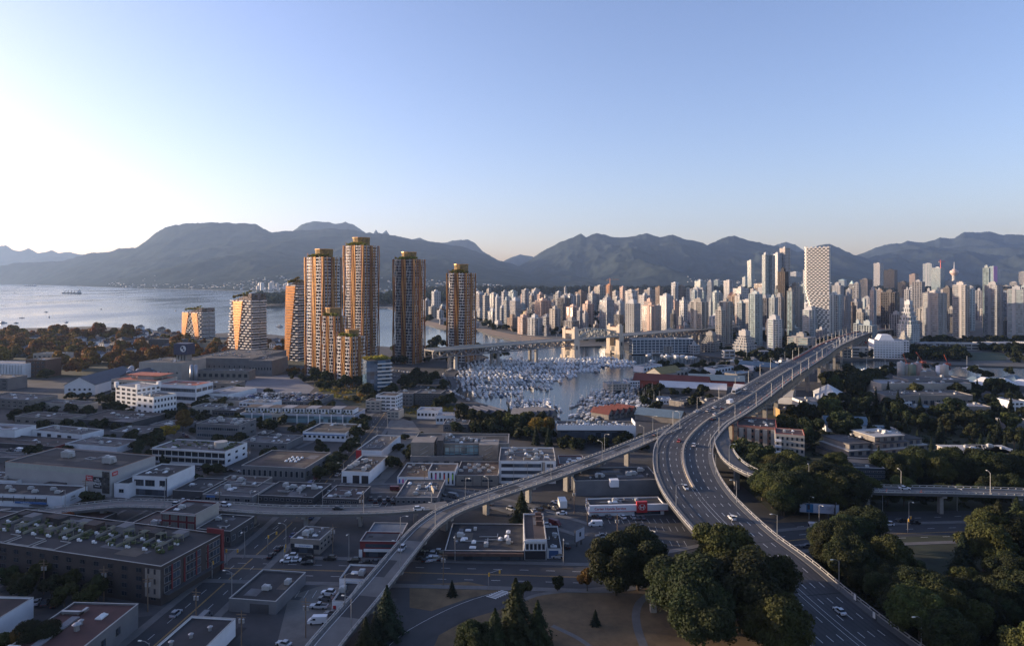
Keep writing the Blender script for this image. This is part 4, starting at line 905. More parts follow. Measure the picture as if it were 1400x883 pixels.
    b = MB(); cx_ = (hx0+hx1)/2; hp = [(cx_+math.cos(t)*(hx1-hx0)/2*1.05 if abs(math.cos(t))<.8 else cx_+math.copysign((hx1-hx0)/2,math.cos(t)), math.sin(t)*hd) for t in [math.pi*(k+.5)/6 for k in range(12)]]
    b.prism(hp, h+.1, hh-.6, [(cx_+(x-cx_)*1.05, y*1.05) for x, y in hp]); cr = b.build('planted_crown', planted, r)
    b = MB(); b.prism([(cx_+(x-cx_)*1.1, y*1.1) for x, y in hp], hh-.6, hh); b.build('crown_rim', gold, cr)
    b = MB(); leaf_bits(b, -w*.44, w*.44, -d*.44, -d*.1, h+.1, int(120*w/36), 1.7); leaf_bits(b, hx0, hx1, -hd*1.25, -hd*.8, (h+hh)/2-3, 40, 1.3); b.build('roof_garden', LEAFY, r)
    for k in range(3): 
        b = MB(); x = -w*.47+k*1.6; b.bar((x,-d*.4,h),(x,-d*.4,h+5-k*1.2),.22); b.build('mast', copper, r)
    return r
LEAFY = leafmat('roof_foliage', (.14,.12,.02))
amber(413,462,352,427,451,340,514,'white banded amber tower second in height with a planted square crown, left of the tallest',towg,-33,.9)
amber(467,514,336,479,502,324,499,'tallest amber tower with white bands copper fins and a planted gold crown',towg,-30,.9,1.2,.85)
amber(536,578,355,547,567,344,497,'dark glass amber tower with twisting copper fins standing alone in the middle',darkg,-22,.9,1.3,.4)
amber(610,649,374,620,639,361,495,'rightmost amber tower with pale banded bays and planted gold crown',towg,-24,.9,1.0)
amber(436,471,433,442,462,421,518,'short amber tower with heavy copper fins in front of the tall pair',darkg,-30,.9,1.3,.6)
amber(455,498,461,470,488,451,528,'shortest round bayed amber tower nearest the trees with white balconies',towg,-34,.85,1.3,.85)
# low wedge with glass flank
r,w,d,h = low(534,538,492,501,-24,16,glassb,'g','low glass wedge building with planted golden roof below the amber towers',un=0,name='wedge_building')
b = MB()
for i in range(9): b.box(w*.45,w+1.2,-1.3,d+1,i*h/9,i*h/9+.9)
b.build('balcony_band', slabw, r); b = MB(); leaf_bits(b,0,w,0,d,h,160,1.6); b.build('roof_garden', LEAFY, r)
# sail shaped towers
def sail(pL,pR,pTL,pTR,tL,tR,pb,label,panels,yaw=0,dep=.5,ph=3.2):
    """outline leans in towards the top; panels: (u0 bottom,u1 bottom,u0 top,u1 top) orange wedges in the front"""
    Y = F*H/(pb-HY); X0 = (pL-700)*Y/F; X1 = (pR-700)*Y/F; ya = R(abs(yaw)); sq = math.cos(ya)+dep*math.sin(ya); w = (X1-X0)/sq; T0 = ((pTL-700)*Y/F-X0)/sq; T1 = w-(X1-(pTR-700)*Y/F)/sq
    zL = H-(tL-HY)*Y/F; zR = H-(tR-HY)*Y/F; d = w*dep
    r = thing('sail_tower', label, 'tower', (X0, Y+w*math.sin(ya)*.7, 0), R(yaw)); hm_ = min(zL, zR)
    def xs(z):
        k = (z/max(zL,zR)); k = k**2.0; return T0*k, w+(T1-w)*k
    b = MB(); n = int(hm_/ph)
    for i in range(n):
        z0, z1 = i*hm_/n, (i+1)*hm_/n; a0, a1 = xs(z0); c0, c1 = xs(z1)
        b.prism([(a0+.8,.9),(a1-.8,.9),(a1-.8,d-.9),(a0+.8,d-.9)], z0, z1, [(c0+.8,.9),(c1-.8,.9),(c1-.8,d-.9),(c0+.8,d-.9)])
    c0, c1 = xs(hm_)
    b.add([(c0+.8,.9,hm_),(c1-.8,.9,hm_),(c1-.8,d-.9,hm_),(c0+.8,d-.9,hm_),(c0+.8,.9,zL),(c1-.8,.9,zR),(c1-.8,d-.9,zR),(c0+.8,d-.9,zL)], [(0,1,5,4),(1,2,6,5),(2,3,7,6),(3,0,4,7),(4,5,6,7)])
    b.build('glazing', towg, r)
    b = MB()
    for i in range(n+1):
        z = i*hm_/n; a0, a1 = xs(z); m_ = max(4, int((a1-a0)/3.6)); b.box(a0+.2, a1-.2, .2, d-.2, z-.28, z+.45)
        for j in range(m_):
            if (i*7+j*3) % 5 < 3: x = a0+(a1-a0)*j/m_; b.box(x+.15, x+(a1-a0)/m_-.2, -1.1, .3, z, z+1.15)
        for q in (0, 1): 
            if (i+q) % 2: b.box(a0-1.1 if q else a1-.3, a0+.3 if q else a1+1.1, 1, d*.45, z, z+1.1); b.box(a0-1.1 if q else a1-.3, a0+.3 if q else a1+1.1, d*.55, d-1, z, z+1.1)
    b.build('balcony', slabw, r)
    for (u0, u1, v0, v1) in panels:
        b = MB()
        for i in range(n):
            z0, z1 = i*hm_/n+.4, (i+1)*hm_/n-.45; k0, k1 = z0/hm_, z1/hm_
            a0, a1 = xs(z0); c0, c1 = xs(z1)
            q0 = a0+(a1-a0)*(u0+(v0-u0)*k0); q1 = a0+(a1-a0)*(u1+(v1-u1)*k0); q2 = c0+(c1-c0)*(u0+(v0-u0)*k1); q3 = c0+(c1-c0)*(u1+(v1-u1)*k1)
            b.add([(q0,-1.5,z0),(q1,-1.5,z0),(q3,-1.5,z1),(q2,-1.5,z1),(q0,.9,z0),(q1,.9,z0),(q3,.9,z1),(q2,.9,z1)], [(0,1,2,3),(1,5,6,2),(4,0,3,7),(3,2,6,7),(0,4,5,1)])
            b.box(q0, q1, -1.9, .3, z1, z1+.35)
        b.build('copper_panel', mat('glowing_copper', (.66,.27,.07), .4, .3, var=.25, scale=.12), r)  # orange is the panels' own copper tone, no emission
    b = MB(); leaf_bits(b, c0+1, c1-1, .5, d-1, (zL+zR)/2, 150, 1.9); b.build('roof_garden', LEAFY, r)
    for k in range(6):
        x = c0+(c1-c0)*(.1+.16*k); z = zL+(zR-zL)*(x-c0)/(c1-c0); b = MB(); b.bar((x,2,z-.5),(x,2,z+2.6),.15); b.build('trunk', wood, r); b = MB(); leaf_bits(b,x-1.2,x+1.2,1,3,z+2.4,26,1.2); b.build('roof_tree_crown', LEAFY, r)
    return r
sail(242,290,244,288,428,421,463,'low copper and white sail shaped block nearest the bay',[(0,.16,.0,.34),(.70,.88,.48,.80)],yaw=-30)
sail(304,361,312,359,412,401,488,'sail shaped tower with a copper wedge narrowing to its foot',[(.38,.42,.16,.62)],yaw=-32)
sail(388,416,391,416,391,383,493,'slanted copper fronted sail tower half hidden behind the white banded one',[(.0,.30,.0,.80)],yaw=-26,dep=.7)

# ---------------------------------------------------------------- downtown towers
TC = dict(c=(.29,.275,.25), w=(.38,.385,.39), g=(.28,.28,.29), b=(.22,.16,.12), p=(.45,.32,.26), d=(.09,.085,.085), t=(.34,.38,.38), y=(.52,.42,.26), k=(.035,.033,.035), o=(.42,.2,.09), s=(.38,.36,.34))
TG = dict(n=glassmat('tower_window', (.045,.05,.06), .15, 3.2), t=glassmat('teal_curtain_glass', (.15,.20,.21), .18, 3.2, .35), b=darkg, k=glassmat('black_curtain_glass', (.012,.012,.014), .15, 3.2, .4), w=glassmat('grey_curtain_glass',(.13,.15,.17),.2,3.2,.4))
TN = dict(c='cream', w='white', g='grey', b='brown', p='pinkish brick', d='charcoal', t='pale teal', y='golden', k='black', o='orange', s='stone coloured')
ST = dict(S='slab balconies', G='gridded windows', V='vertical piers', L='smooth glass walls', R='rounded corners', X='stepped terraces', Q='punched windows')
tower_stats = []
def tower(pL, pR, pt, pb, st='G', col='c', gl='n', yaw=None, label=None, dr=1.0, pent=True, name='tower', cat='tower', zone=None, hat=None, z0=.3):
    Y = F*(H-z0)/(pb-HY); xc = ((pL+pR)/2-700)*Y/F; sil = (pR-pL)*Y/F
    if yaw is None: yaw = rnd.choice((32, 36, 40, 44, 28))
    a = R(yaw); w = sil/(math.cos(a)+dr*abs(math.sin(a))); d = w*dr
    h = max(6, H-z0-(pt-HY)*Y/F)
    label = label or f"{TN[col]} {'high-rise' if h > 45 else 'mid-rise'} with {ST[st]}"
    r = thing(name, label, cat, (xc, Y+sil/2.2, z0), a, None, zone)
    fl = 3.1 if Y < 1500 else (4.6 if Y < 2300 else 6.2); n = max(2, int(h/fl)); fh = (h-1)/n
    m = mat('facade_'+col, TC[col], .8, var=.10, scale=.05, rand=.18); g = TG[gl]
    hw_, hd = w/2, d/2; b = MB(); f = MB()
    if st == 'R':
        k = 12; pl = [(math.cos(t)*abs(math.cos(t))**-.35*hw_*.93 if abs(math.cos(t)) > .05 else 0, math.sin(t)*abs(math.sin(t))**-.35*hd*.93 if abs(math.sin(t)) > .05 else 0) for t in [2*math.pi*(i+.5)/k for i in range(k)]]
        b.prism(scalep(pl,.93), 0, h-.5)
        for i in range(n+1): f.prism(pl, i*fh, i*fh+fh*.38)
        for i in range(0, k, 2): x, y = pl[i]; f.cbox(x*.97, y*.97, 0, 1.6, 1.6, h, a)
    elif st == 'X':
        lev = 5 if h < 40 else 6
        for j in range(lev):
            s = 1-.13*j; zt = h*(.45+.55*(j+1)/lev); zb = 0 if j == 0 else h*(.45+.55*j/lev)
            b.box(-hw_*s+.7, hw_*s-.7, -hd*s+.7, hd*s-.7, zb, zt-.3)
            nn = max(1, int((zt-zb)/fl))
            for i in range(nn+1): z = zb+i*(zt-zb)/(nn); f.box(-hw_*s, hw_*s, -hd*s, hd*s, max(0, z-.9), z+.25)
            for x in (-hw_*s*.5, 0, hw_*s*.5): f.box(x-.6, x+.6, -hd*s-.05, hd*s+.05, zb, zt); f.box(-hw_*s-.05, hw_*s+.05, x-.6, x+.6, zb, zt)
    else:
        o = .3
        b.box(-hw_+o, hw_-o, -hd+o, hd-o, 0, h-.6)
        slab = dict(S=.40, G=.34, V=.16, L=.12, Q=.5)[st]*fh; ov = dict(S=.45, G=.0, V=-.15, L=-.3, Q=.02)[st]
        for i in range(n+1): f.box(-hw_-ov, hw_+ov, -hd-ov, hd+ov, i*fh, i*fh+slab)
        pw, sp = dict(S=(1.5,9), G=(.9,3.6), V=(1.1,3.3), L=(.25,3.4), Q=(1.9,3.9))[st]
        if fl > 4: sp *= 1.6; pw *= 1.5
        for (L, ax) in ((w, 0), (d, 1)):
            m_ = max(2, int(L/sp))
            for j in range(m_+1):
                t = -L/2+L*j/m_; t0_, t1_ = max(-L/2, t-pw/2), min(L/2, t+pw/2)
                for q_ in (-1, 1):
                    if ax == 0: f.box(t0_, t1_, *sorted((q_*(hd+.02), q_*(hd-o-.1))), 0, h-.1)
                    else: f.box(*sorted((q_*(hw_+.02), q_*(hw_-o-.1))), t0_, t1_, 0, h-.1)
        if st in 'SG' and w > 14:   # a solid shaft breaks each face
            s = rnd.uniform(-.2,.2); f.box(s*w-2, s*w+2, -hd-.6, hd+.6, 0, h+.8); f.box(-hw_-.6, hw_+.6, s*d-2, s*d+2, 0, h+.8)
    b.build('glazing', g, r); f.build('facade', m, r)
    if pent:
        b = MB(); s = rnd.uniform(.35,.6); ht = rnd.uniform(3, 6); b.box(-hw_*s, hw_*s, -hd*s, hd*s, h-.3, h+ht); b.box(-hw_*s*.5, hw_*s*.3, -hd*s*.5, hd*s*.5, h+ht, h+ht+1.6); b.build('penthouse', m, r)
    if hat == 'pyr':
        b = MB(); b.prism([(-hw_,-hd),(hw_,-hd),(hw_,hd),(-hw_,hd)], h, h+w*.9, [(-.2,-.2),(.2,-.2),(.2,.2),(-.2,.2)]); b.build('spire_roof', mat('copper_green_roof',(.38,.5,.46),.6,var=.1), r)
    elif hat == 'low': 
        b = MB(); b.prism([(-hw_-.5,-hd-.5),(hw_+.5,-hd-.5),(hw_+.5,hd+.5),(-hw_-.5,hd+.5)], h, h+w*.18, [(-hw_*.2,-hd*.2),(hw_*.2,-hd*.2),(hw_*.2,hd*.2),(-hw_*.2,hd*.2)]); b.build('hipped_roof', MATS.get('copper_green_roof') or mat('copper_green_roof',(.38,.5,.46),.6,var=.1), r)
    elif hat == 'red': 
        b = MB(); b.prism([(-hw_,-hd),(hw_,-hd),(hw_,hd),(-hw_,hd)], h, h+w*.4, [(-hw_*.5,-hd*.5),(hw_*.5,-hd*.5),(hw_*.5,hd*.5),(-hw_*.5,hd*.5)]); b.build('red_crown', MATS['red_roofing'], r)
    tower_stats.append((pL, pR, pt, pb)); return r, w, d, h
TW = """589 602 399 424 Q w n;585 597 420 435 S c n;597 606 425 436 S w n;578 589 411 432 G g n;650 664 403 428 G g n;665 672 396 414 Q c n;669 681 402 424 G s n;652 660 425 438 S w n;660 669 421 436 S w n;667 681 426 445 S w n;682 692 421 440 S w n;691 700 404 420 Q w n;697 712 411 444 V w n;712 723 430 447 S y n;728 744 414 440 S c n;726 739 436 452 L t t;740 757 433 451 S w n;712 721 403 415 Q p n;723 733 403 421 G c n;736 744 406 419 Q w n;744 752 408 421 G g n;757 766 403 424 S c n;770 780 403 426 G g n;765 773 411 432 S c n;
775 794 420 452 S p n;797 813 416 451 G p n;787 803 399 423 V b n;814 829 392 424 Q c n;821 841 410 453 V g w;829 838 390 412 G o n;838 847 399 415 S c n;841 855 414 441 Q w n;848 857 393 414 G p n;856 873 398 432 G s n;862 876 427 449 Q w n;869 880 396 418 G b n;875 891 404 457 Q w n;882 897 396 428 V g n;897 908 393 421 G b n;904 922 405 459 Q w n;919 929 387 412 S w n;804 813 402 424 Q g n;
928 937 391 412 S b n;937 946 395 412 S c n;929 947 420 438 S y n;946 962 395 424 L w w;952 967 384 410 L t t;968 977 385 414 L w w;977 986 383 401 L t t;992 1006 384 408 G g n;947 971 413 470 S c n;974 989 400 440 R t t;986 1004 413 470 S c n;980 993 424 474 G c n;998 1018 406 441 G b n;1006 1026 395 430 Q s n;1016 1023 379 398 L t t;1035 1054 388 407 L d k;1040 1059 393 417 V g w;1046 1060 405 430 R t t;962 989 459 482 X c n;1007 1039 459 489 X s w;943 959 472 484 G w n;1008 1023 431 448 S p n;
1066 1081 371 457 V k k;1082 1100 392 457 S c t;1083 1098 372 392 V w n;1051 1076 437 479 R w t;1056 1076 424 452 S c n;1084 1123 462 483 S c t;1141 1157 390 446 V g w;1157 1167 406 444 V d n;1159 1176 369 388 V p n;1180 1195 382 407 V d b;1171 1193 427 448 V c n;1198 1210 360 399 L s w;1194 1207 397 427 V d k;1213 1232 369 404 V k k;1100 1109 369 407 L g w;1105 1111 373 412 G o n;1140 1148 374 388 L t t;1166 1182 412 442 V g n;1182 1197 408 430 G g w;1100 1126 424 463 R w t;
1211 1236 400 456 G d k;1232 1246 386 407 V k k;1247 1258 375 397 V b n;1246 1258 394 428 Q w n;1252 1269 385 432 V g n;1266 1281 361 402 S w t;1279 1295 366 407 L w t;1236 1263 416 478 X w t;1272 1300 401 465 S s w;1310 1325 360 387 L s w;1296 1308 384 407 V g w;1310 1331 390 462 S s w;1299 1307 423 452 S c n;1337 1347 397 438 V g n;1347 1357 366 461 L t t;1356 1371 365 397 L t t;1355 1376 390 463 S g w;1374 1391 399 444 L k b;1386 1411 396 466 S w t;1385 1397 386 400 G c n;1232 1249 458 479 X c n;1374 1386 391 402 G c n;1415 1432 392 462 S s w;1440 1462 400 464 S c t;1475 1500 385 460 S g w;
1125 1140 408 430 G g n;1125 1150 425 450 G g n;1204 1212 405 425 G g n;1186 1196 420 444 G s n;1060 1068 380 400 V g w;1325 1337 392 418 G g n;1290 1300 396 420 G s n;1397 1408 372 396 S c n;865 880 460 476 S w t"""
LM = [(600,'behind the beach'),(700,'near the small beach'),(770,'above the long beach'),(850,'behind the truss bridge'),(930,'behind the waterfront glass blocks'),(1000,'near the terraced waterfront block'),(1060,'around the tall glass cylinder'),(1110,'beside the checkered tower'),(1180,'where the road bridge lands'),(1245,'behind the round white block'),(1310,'beside the tower with gold strip'),(1380,'above the park lawn'),(9999,'at the far end of the skyline')]
def where(px): return next(s for x, s in LM if px <= x)
for row in TW.replace('\n', '').split(';'):
    t = row.split(); 
    if len(t) == 7: tower(*map(int, t[:4]), t[4], t[5], t[6], zone=where(int(t[0])))
# individual landmarks
tower(1025,1049,402,473,'R','t','t',label='tall rounded teal glass tower with white collar near the water',hat=None,dr=1)
tower(1163,1170,388,412,'V','w','k',label='slim dark tower with a sharp pale pyramid top',hat='pyr',pent=False)
tower(1168,1180,393,418,'G','c','n',label='cream tower with stepped pyramid top beside the sharp one',hat='pyr',pent=False)
tower(1149,1160,383,395,'V','g','t',label='tower with teal glass mansard top behind the grey slab',hat='low',pent=False)
tower(1044,1054,348,424,'L','w','t',label='tall pale glass tower with twin shafts, its broader shaft',dr=.8,yaw=20)
tower(1053,1060,349,424,'L','t','w',label='slim teal glass shaft attached behind the pale twin tower',dr=1.4,yaw=20)
r,w,d,h = tower(1059,1072,347,422,'V','w','w',label='left curved white shaft of the tallest white skyline tower',yaw=24)
r,w,d,h = tower(1069,1082,339,422,'V','w','b',label='right taller shaft of the tallest white skyline tower',yaw=24)
r,w,d,h = tower(1024,1033,356,404,'L','t','t',label='slender leaning teal glass tower rising alone over the West End',yaw=30)
r.rotation_euler = (0, R(-1.2), R(30))
r,w,d,h = tower(998,1017,405,412,'G','b','n',label='brown block with dark red stepped crown',hat='red',pent=False)
# pink and glass tower panel
r,w,d,h = tower(1357,1364,364,398,'L','t','t',label='glass tower with a tall pink zigzag panel down its face',yaw=10,pent=False); panel(r,'pink_panel',mat('pink_panel',(.5,.16,.42),.5,var=.05),-w*.5,w*.5,-d/2-1.2,-d/2-.6,h*.1,h*1.0)
r,w,d,h = tower(1375,1391,397,448,'L','w','w',label='white stadium screen block over the navy tower',pent=False)
# construction tower crane
def crane(px, py, Y, hgt, label, m, jib=38):
    x = (px-700)*Y/F; z = H-(py-HY)*Y/F; r = thing('tower_crane', label, 'crane', (x, Y, z-hgt), R(20)); b = MB(); b.box(-.8,.8,-.8,.8,0,hgt); b.build('mast', m, r)
    b = MB(); b.box(-jib*.35,jib,-.6,.6,hgt-4,hgt-2.8); b.bar((0,0,hgt+3),(jib*.9,0,hgt-3),.3); b.bar((0,0,hgt+3),(-jib*.33,0,hgt-3),.3); b.build('jib', m, r)
    b = MB(); b.box(-jib*.35,-jib*.25,-1.2,1.2,hgt-7,hgt-4); b.build('counterweight', conc, r); return r
cr_y = mat('crane_yellow',(.55,.22,.08),.6,var=0)
crane(834,381,2450,26,'orange tower crane on the tower under construction',cr_y)
crane(1286,356,2000,24,'red luffing crane above the white twin tower',red,20)
# harbour lookout: stem, saucer, mast
Y = 3600; x = (1304.5-700)*Y/F; r = thing('lookout_tower','round lookout tower with flying saucer pod and white mast','lookout tower',(x,Y,.3)); zz = lambda py: H-.3-(py-HY)*Y/F
b = MB(); b.box(-13,13,-13,13,0,zz(383)); b.build('office_block', mat('facade_s',TC['s'],.8), r)
b = MB(); b.cyl(0,0,zz(383),zz(377),10,14); b.build('stem', concl, r); b = MB(); b.cyl(0,0,zz(377),zz(373),10,18,21); b.cyl(0,0,zz(373),zz(370),21,18,19); b.cyl(0,0,zz(370),zz(368),12,18,8); b.build('saucer', mat('saucer_paint',(.5,.38,.32),.6), r); b = MB(); b.cyl(0,0,zz(368),zz(358),2,8,.8); b.build('mast', white, r)
# checkered twisting tower by the bridge
Y = F*(H-.3)/(463-HY); X1 = (1138-700)*Y/F; XL = (1109-700)*Y/F; wt = X1-XL; ht = H-.3-(339-HY)*Y/F
r = thing('twisted_tower','tall checkered tower that narrows to a wedge at its foot beside the bridge','tower',(X1,Y,.3),R(0))
def tx(z):
    k = z/ht; s = 1 if k > .55 else 1-.72*(1-k/.55)**1.35; return -wt*s
dd = 24.0; ang = .16; n = 52; fh = ht/n
def tp(z, ex=0): return [(tx(z)-ex, -tx(z)*.5-ex), (-5-0*ex, -ex), (ex, 7-ex*.2), (ex, dd+ex), (tx(z)-ex, dd+ex)]
b = MB(); b.prism(tp(0,-.5), 0, 1)
for i in range(n): b.prism(tp(i*fh,-.6), i*fh, (i+1)*fh, tp((i+1)*fh,-.6))
b.build('glazing', TG['n'], r); b = MB()
for i in range(n+1):
    z = i*fh; p = tp(min(z,ht)); b.prism(p, z-.5, z+.45)
    for (A, B) in ((p[0],p[1]),(p[1],p[2]),(p[2],p[3]),(p[4],p[0])):
        L = math.hypot(B[0]-A[0],B[1]-A[1]); m_ = max(2, int(L/3.0))
        for j in range(m_):
            if (i+j) % 2 == 0:
                u0, u1 = j/m_, (j+.85)/m_; q = [(A[0]+(B[0]-A[0])*u, A[1]+(B[1]-A[1])*u) for u in (u0,u1)]
                nx_, ny_ = (B[1]-A[1])/L, -(B[0]-A[0])/L
                b.add([(q[0][0]+nx_*.25,q[0][1]+ny_*.25,z),(q[1][0]+nx_*.25,q[1][1]+ny_*.25,z),(q[1][0]+nx_*.25,q[1][1]+ny_*.25,z+fh),(q[0][0]+nx_*.25,q[0][1]+ny_*.25,z+fh),(q[0][0]-nx_*.6,q[0][1]-ny_*.6,z),(q[1][0]-nx_*.6,q[1][1]-ny_*.6,z),(q[1][0]-nx_*.6,q[1][1]-ny_*.6,z+fh),(q[0][0]-nx_*.6,q[0][1]-ny_*.6,z+fh)], [(0,1,2,3),(0,3,7,4),(1,5,6,2)])
b.build('checker_frame', mat('tower_white_frame',(.66,.62,.56),.6,var=.05), r)
# round white waterfront block and long glass waterfront row
r,w,d,h = low(1243,491,466,1195,14,24,'W','l','curved white waterfront apartment block with sloping white roof house',un=0,name='waterfront_block',cat='apartments')
b = MB(); 
for i in range(8): b.prism([(-.5,-.8),(w*.8,-.8),(w*1.02,4),(w*1.08,d*.6),(w,d+.6),(-.5,d+.6)], i*h/8, i*h/8+1.1)
b.build('balcony_band', wd, r); b = MB(); b.prism([(w*.15,2),(w*.6,2),(w*.6,d-3),(w*.15,d-3)], h, h+6.5, [(w*.24,4),(w*.5,4),(w*.5,d-5),(w*.24,d-5)]); b.build('penthouse', wd, r)
windows(r,w,d,h,7,12,.6,.5)
r,w,d,h = low(948,483,463,865,-6,18,mat('blue_white_render',(.40,.44,.48),.6),'l','long glazed waterfront apartment row with white frames beside the truss bridge',(5,16,.8,.75),un=6,name='waterfront_row',cat='apartments',g=glassb,lside=(5,4,.8,.7))
# fill of smaller city blocks, each its own building
occ = []
def free(x, y, r_):
    for a_, b_, c_ in occ:
        if (x-a_)**2+(y-b_)**2 < (r_+c_)**2: return False
    occ.append((x, y, r_)); return True
for o, z in THINGS:
    if o.location.y > 900: occ.append((o.location.x, o.location.y, 13))
nf = 0; tries = 0
while nf < 300 and tries < 20000:
    tries += 1; px = rnd.uniform(590, 1450); t = rnd.random()
    lo = np.interp(px, [590,640,700,780,860,950,1100,1250,1450], [433,440,455,466,468,470,472,470,470]); pb = 410+(lo-410)*t**.8
    Y = F*(H-.3)/(pb-HY); x = (px-700)*Y/F
    if 1200 < px and pb > 463: continue
    if px > 1330 and pb > 462: continue
    if abs(px-1340) < 7: continue
    wpx = rnd.choice((7,10,13,17,24))*rnd.uniform(.85,1.15)*1500/Y*.75
    if not free(x, Y, wpx*Y/F*.55): continue
    hmax = rnd.choice((10, 14, 18, 24, 30, 42, 55, 60)) if px < 1050 else rnd.choice((14, 20, 28, 38, 50, 70, 80))
    pt = HY+F*(H-hmax)/Y
    tower(px-wpx/2, px+wpx/2, pt, pb, rnd.choice('SGQVSL'), rnd.choice('cwwgsspbtg' if px < 1050 else 'cwggsdttb'), rnd.choice('nnnwtb'), zone=where(px), **(dict(name='city_block', cat='building') if hmax < 43 else {})); nf += 1

# waterfront podiums and low blocks
for i,(a_,b_,c_,e_,n_) in enumerate(((905,948,474,484,'G'),(990,1006,480,490,'S'),(1040,1052,480,491,'S'),(1150,1166,478,491,'G'),(1168,1190,476,489,'S'),(600,616,436,444,'S'),(626,640,440,448,'S'),(645,655,441,449,'Q'),(1262,1300,470,480,'S'),(1305,1345,471,480,'S'),(1355,1410,471,479,'S'),(1415,1470,470,480,'G'))): tower(a_,b_,c_,e_,n_,'cwgcsw'[i%6],'n',zone=where(a_)+' at the waterside',name='podium_block',cat='building',yaw=rnd.choice((5,-5,12)),dr=.5,pent=False)
# ---------------------------------------------------------------- art deco truss bridge over the bay mouth
A_ = Vector((74, 844, 0)); D_ = Vector((63, 50, 0)).normalized(); ND = Vector((D_.y, -D_.x, 0)); yawB = math.atan2(D_.y, D_.x)
b2 = thing('deco_bridge', 'art deco truss bridge with four pale stone portal towers across the harbour mouth', 'bridge', (A_.x, A_.y, 0), yawB)
cream = mat('portal_stone', (.50,.42,.33), .8, var=.12, scale=.1); trm = mat('bridge_steel', (.16,.15,.15), .7, var=.2)
b = MB(); b.box(-208, 360, -10, 10, 21.6, 22.8); b.build('deck', conc, b2)
for s in (-1, 1):
    b = MB(); b.box(-208, 360, s*9.9-.2, s*9.9+.2, 22.8, 23.9); b.build('parapet', cream, b2)
for x0 in (0, 82):
    for s in (-1, 1):
        pt_ = MB(); y0 = s*8.5-3.2; y1 = s*8.5+3.2
        pt_.box(x0-5.5, x0+5.5, y0-1.5, y1+1.5, -1.5, 3); pt_.box(x0-4.5, x0+4.5, y0, y1, 3, 22); pt_.box(x0-3.6, x0+3.6, y0+.6, y1-.6, 22, 35); pt_.box(x0-4.1, x0+4.1, y0+.2, y1-.2, 35, 36.2); pt_.box(x0-2.4, x0+2.4, y0+1.6, y1-1.6, 36.2, 38.5)
        o = pt_.build('portal_tower', cream, b2); pn = MB(); pn.box(x0-1.2, x0+1.2, y0-.06 if s < 0 else y1, y0 if s < 0 else y1+.06, 10, 15); pn.build('recess', blk, o)  # flat black panel, the shade of a niche put into its colour
    b = MB(); b.box(x0-3.4, x0+3.4, -5.8, 5.8, 30, 34.5); b.box(x0-4.2, x0+4.2, -5.3, 5.3, 0, 9); b.build('portal_arch', cream, b2)
    b = MB(); b.box(x0-4.25, x0-4.2, -3, 3, 2, 8.5); b.build('arch_recess', blk, b2)  # black plate on the base, painting the dark inside of an arch
    b = MB(); b.box(x0-2.5, x0+2.5, -5, 5, 34.5, 36); b.build('portal_roof', MATS['red_roofing'], b2)
for s in (-1, 1):
    b = MB(); n = 12; arch = lambda t: 22.8+11.5*math.sin(math.pi*min(max(t,0.04),.96))**.7
    for i in range(n):
        x0_, x1_ = 5+72*i/n, 5+72*(i+1)/n; b.bar((x0_,s*8.7,arch(i/n)),(x1_,s*8.7,arch((i+1)/n)),.95); b.bar((x0_,s*8.7,22.8),(x0_,s*8.7,arch(i/n)),.6); b.bar((x0_,s*8.7,22.8 if i%2 else arch(i/n)),(x1_,s*8.7,arch((i+1)/n) if i%2 else 22.8),.6)
    b.build('arch_truss', mat('pale_bridge_steel', (.30,.30,.27), .6, var=.15), b2)
    for x0_, x1_ in ((-208, -5), (87, 350)):
        b = MB(); n = int((x1_-x0_)/9)
        for i in range(n):
            a0, a1 = x0_+(x1_-x0_)*i/n, x0_+(x1_-x0_)*(i+1)/n; b.bar((a0,s*8,15),(a1,s*8,15),.9); b.bar((a0,s*8,15 if i%2 else 21.6),(a1,s*8,21.6 if i%2 else 15),.8); b.bar((a0,s*8,15),(a0,s*8,21.6),.7)
        b.build('deck_truss', trm, b2)
for x0_ in (-62, -120, -178, 140, 200, 260, 320):
    for s in (-1, 1):
        b = MB(); b.box(x0_-1.6, x0_+1.6, s*6-1.5, s*6+1.5, -1.5, 15); b.build('bridge_pier', concl if x0_ < -150 else conc, b2)
for k in range(14):
    for s in (-1, 1):
        v = A_+D_*(-200+k*42)+ND*(s*9.2)
        if abs(-200+k*42-40) < 50: continue
        if k == 0 and s == -1:
            lp0 = thing('bridge_lamp','lantern lamp post on the deco bridge deck','lamp',(0,0,0),0,'lamps along the deco bridge'); b = MB(); b.bar((0,0,0),(0,0,6.5),.14); b.build('post', steel, lp0); b = MB(); b.cyl(0,0,6.5,7.3,.35,6,.2); b.build('lantern', white, lp0)
        place(lp0, (v.x, v.y, 22.8), 0, 'lantern lamp post on the %s parapet of the truss bridge' % ('near' if s > 0 else 'far'))
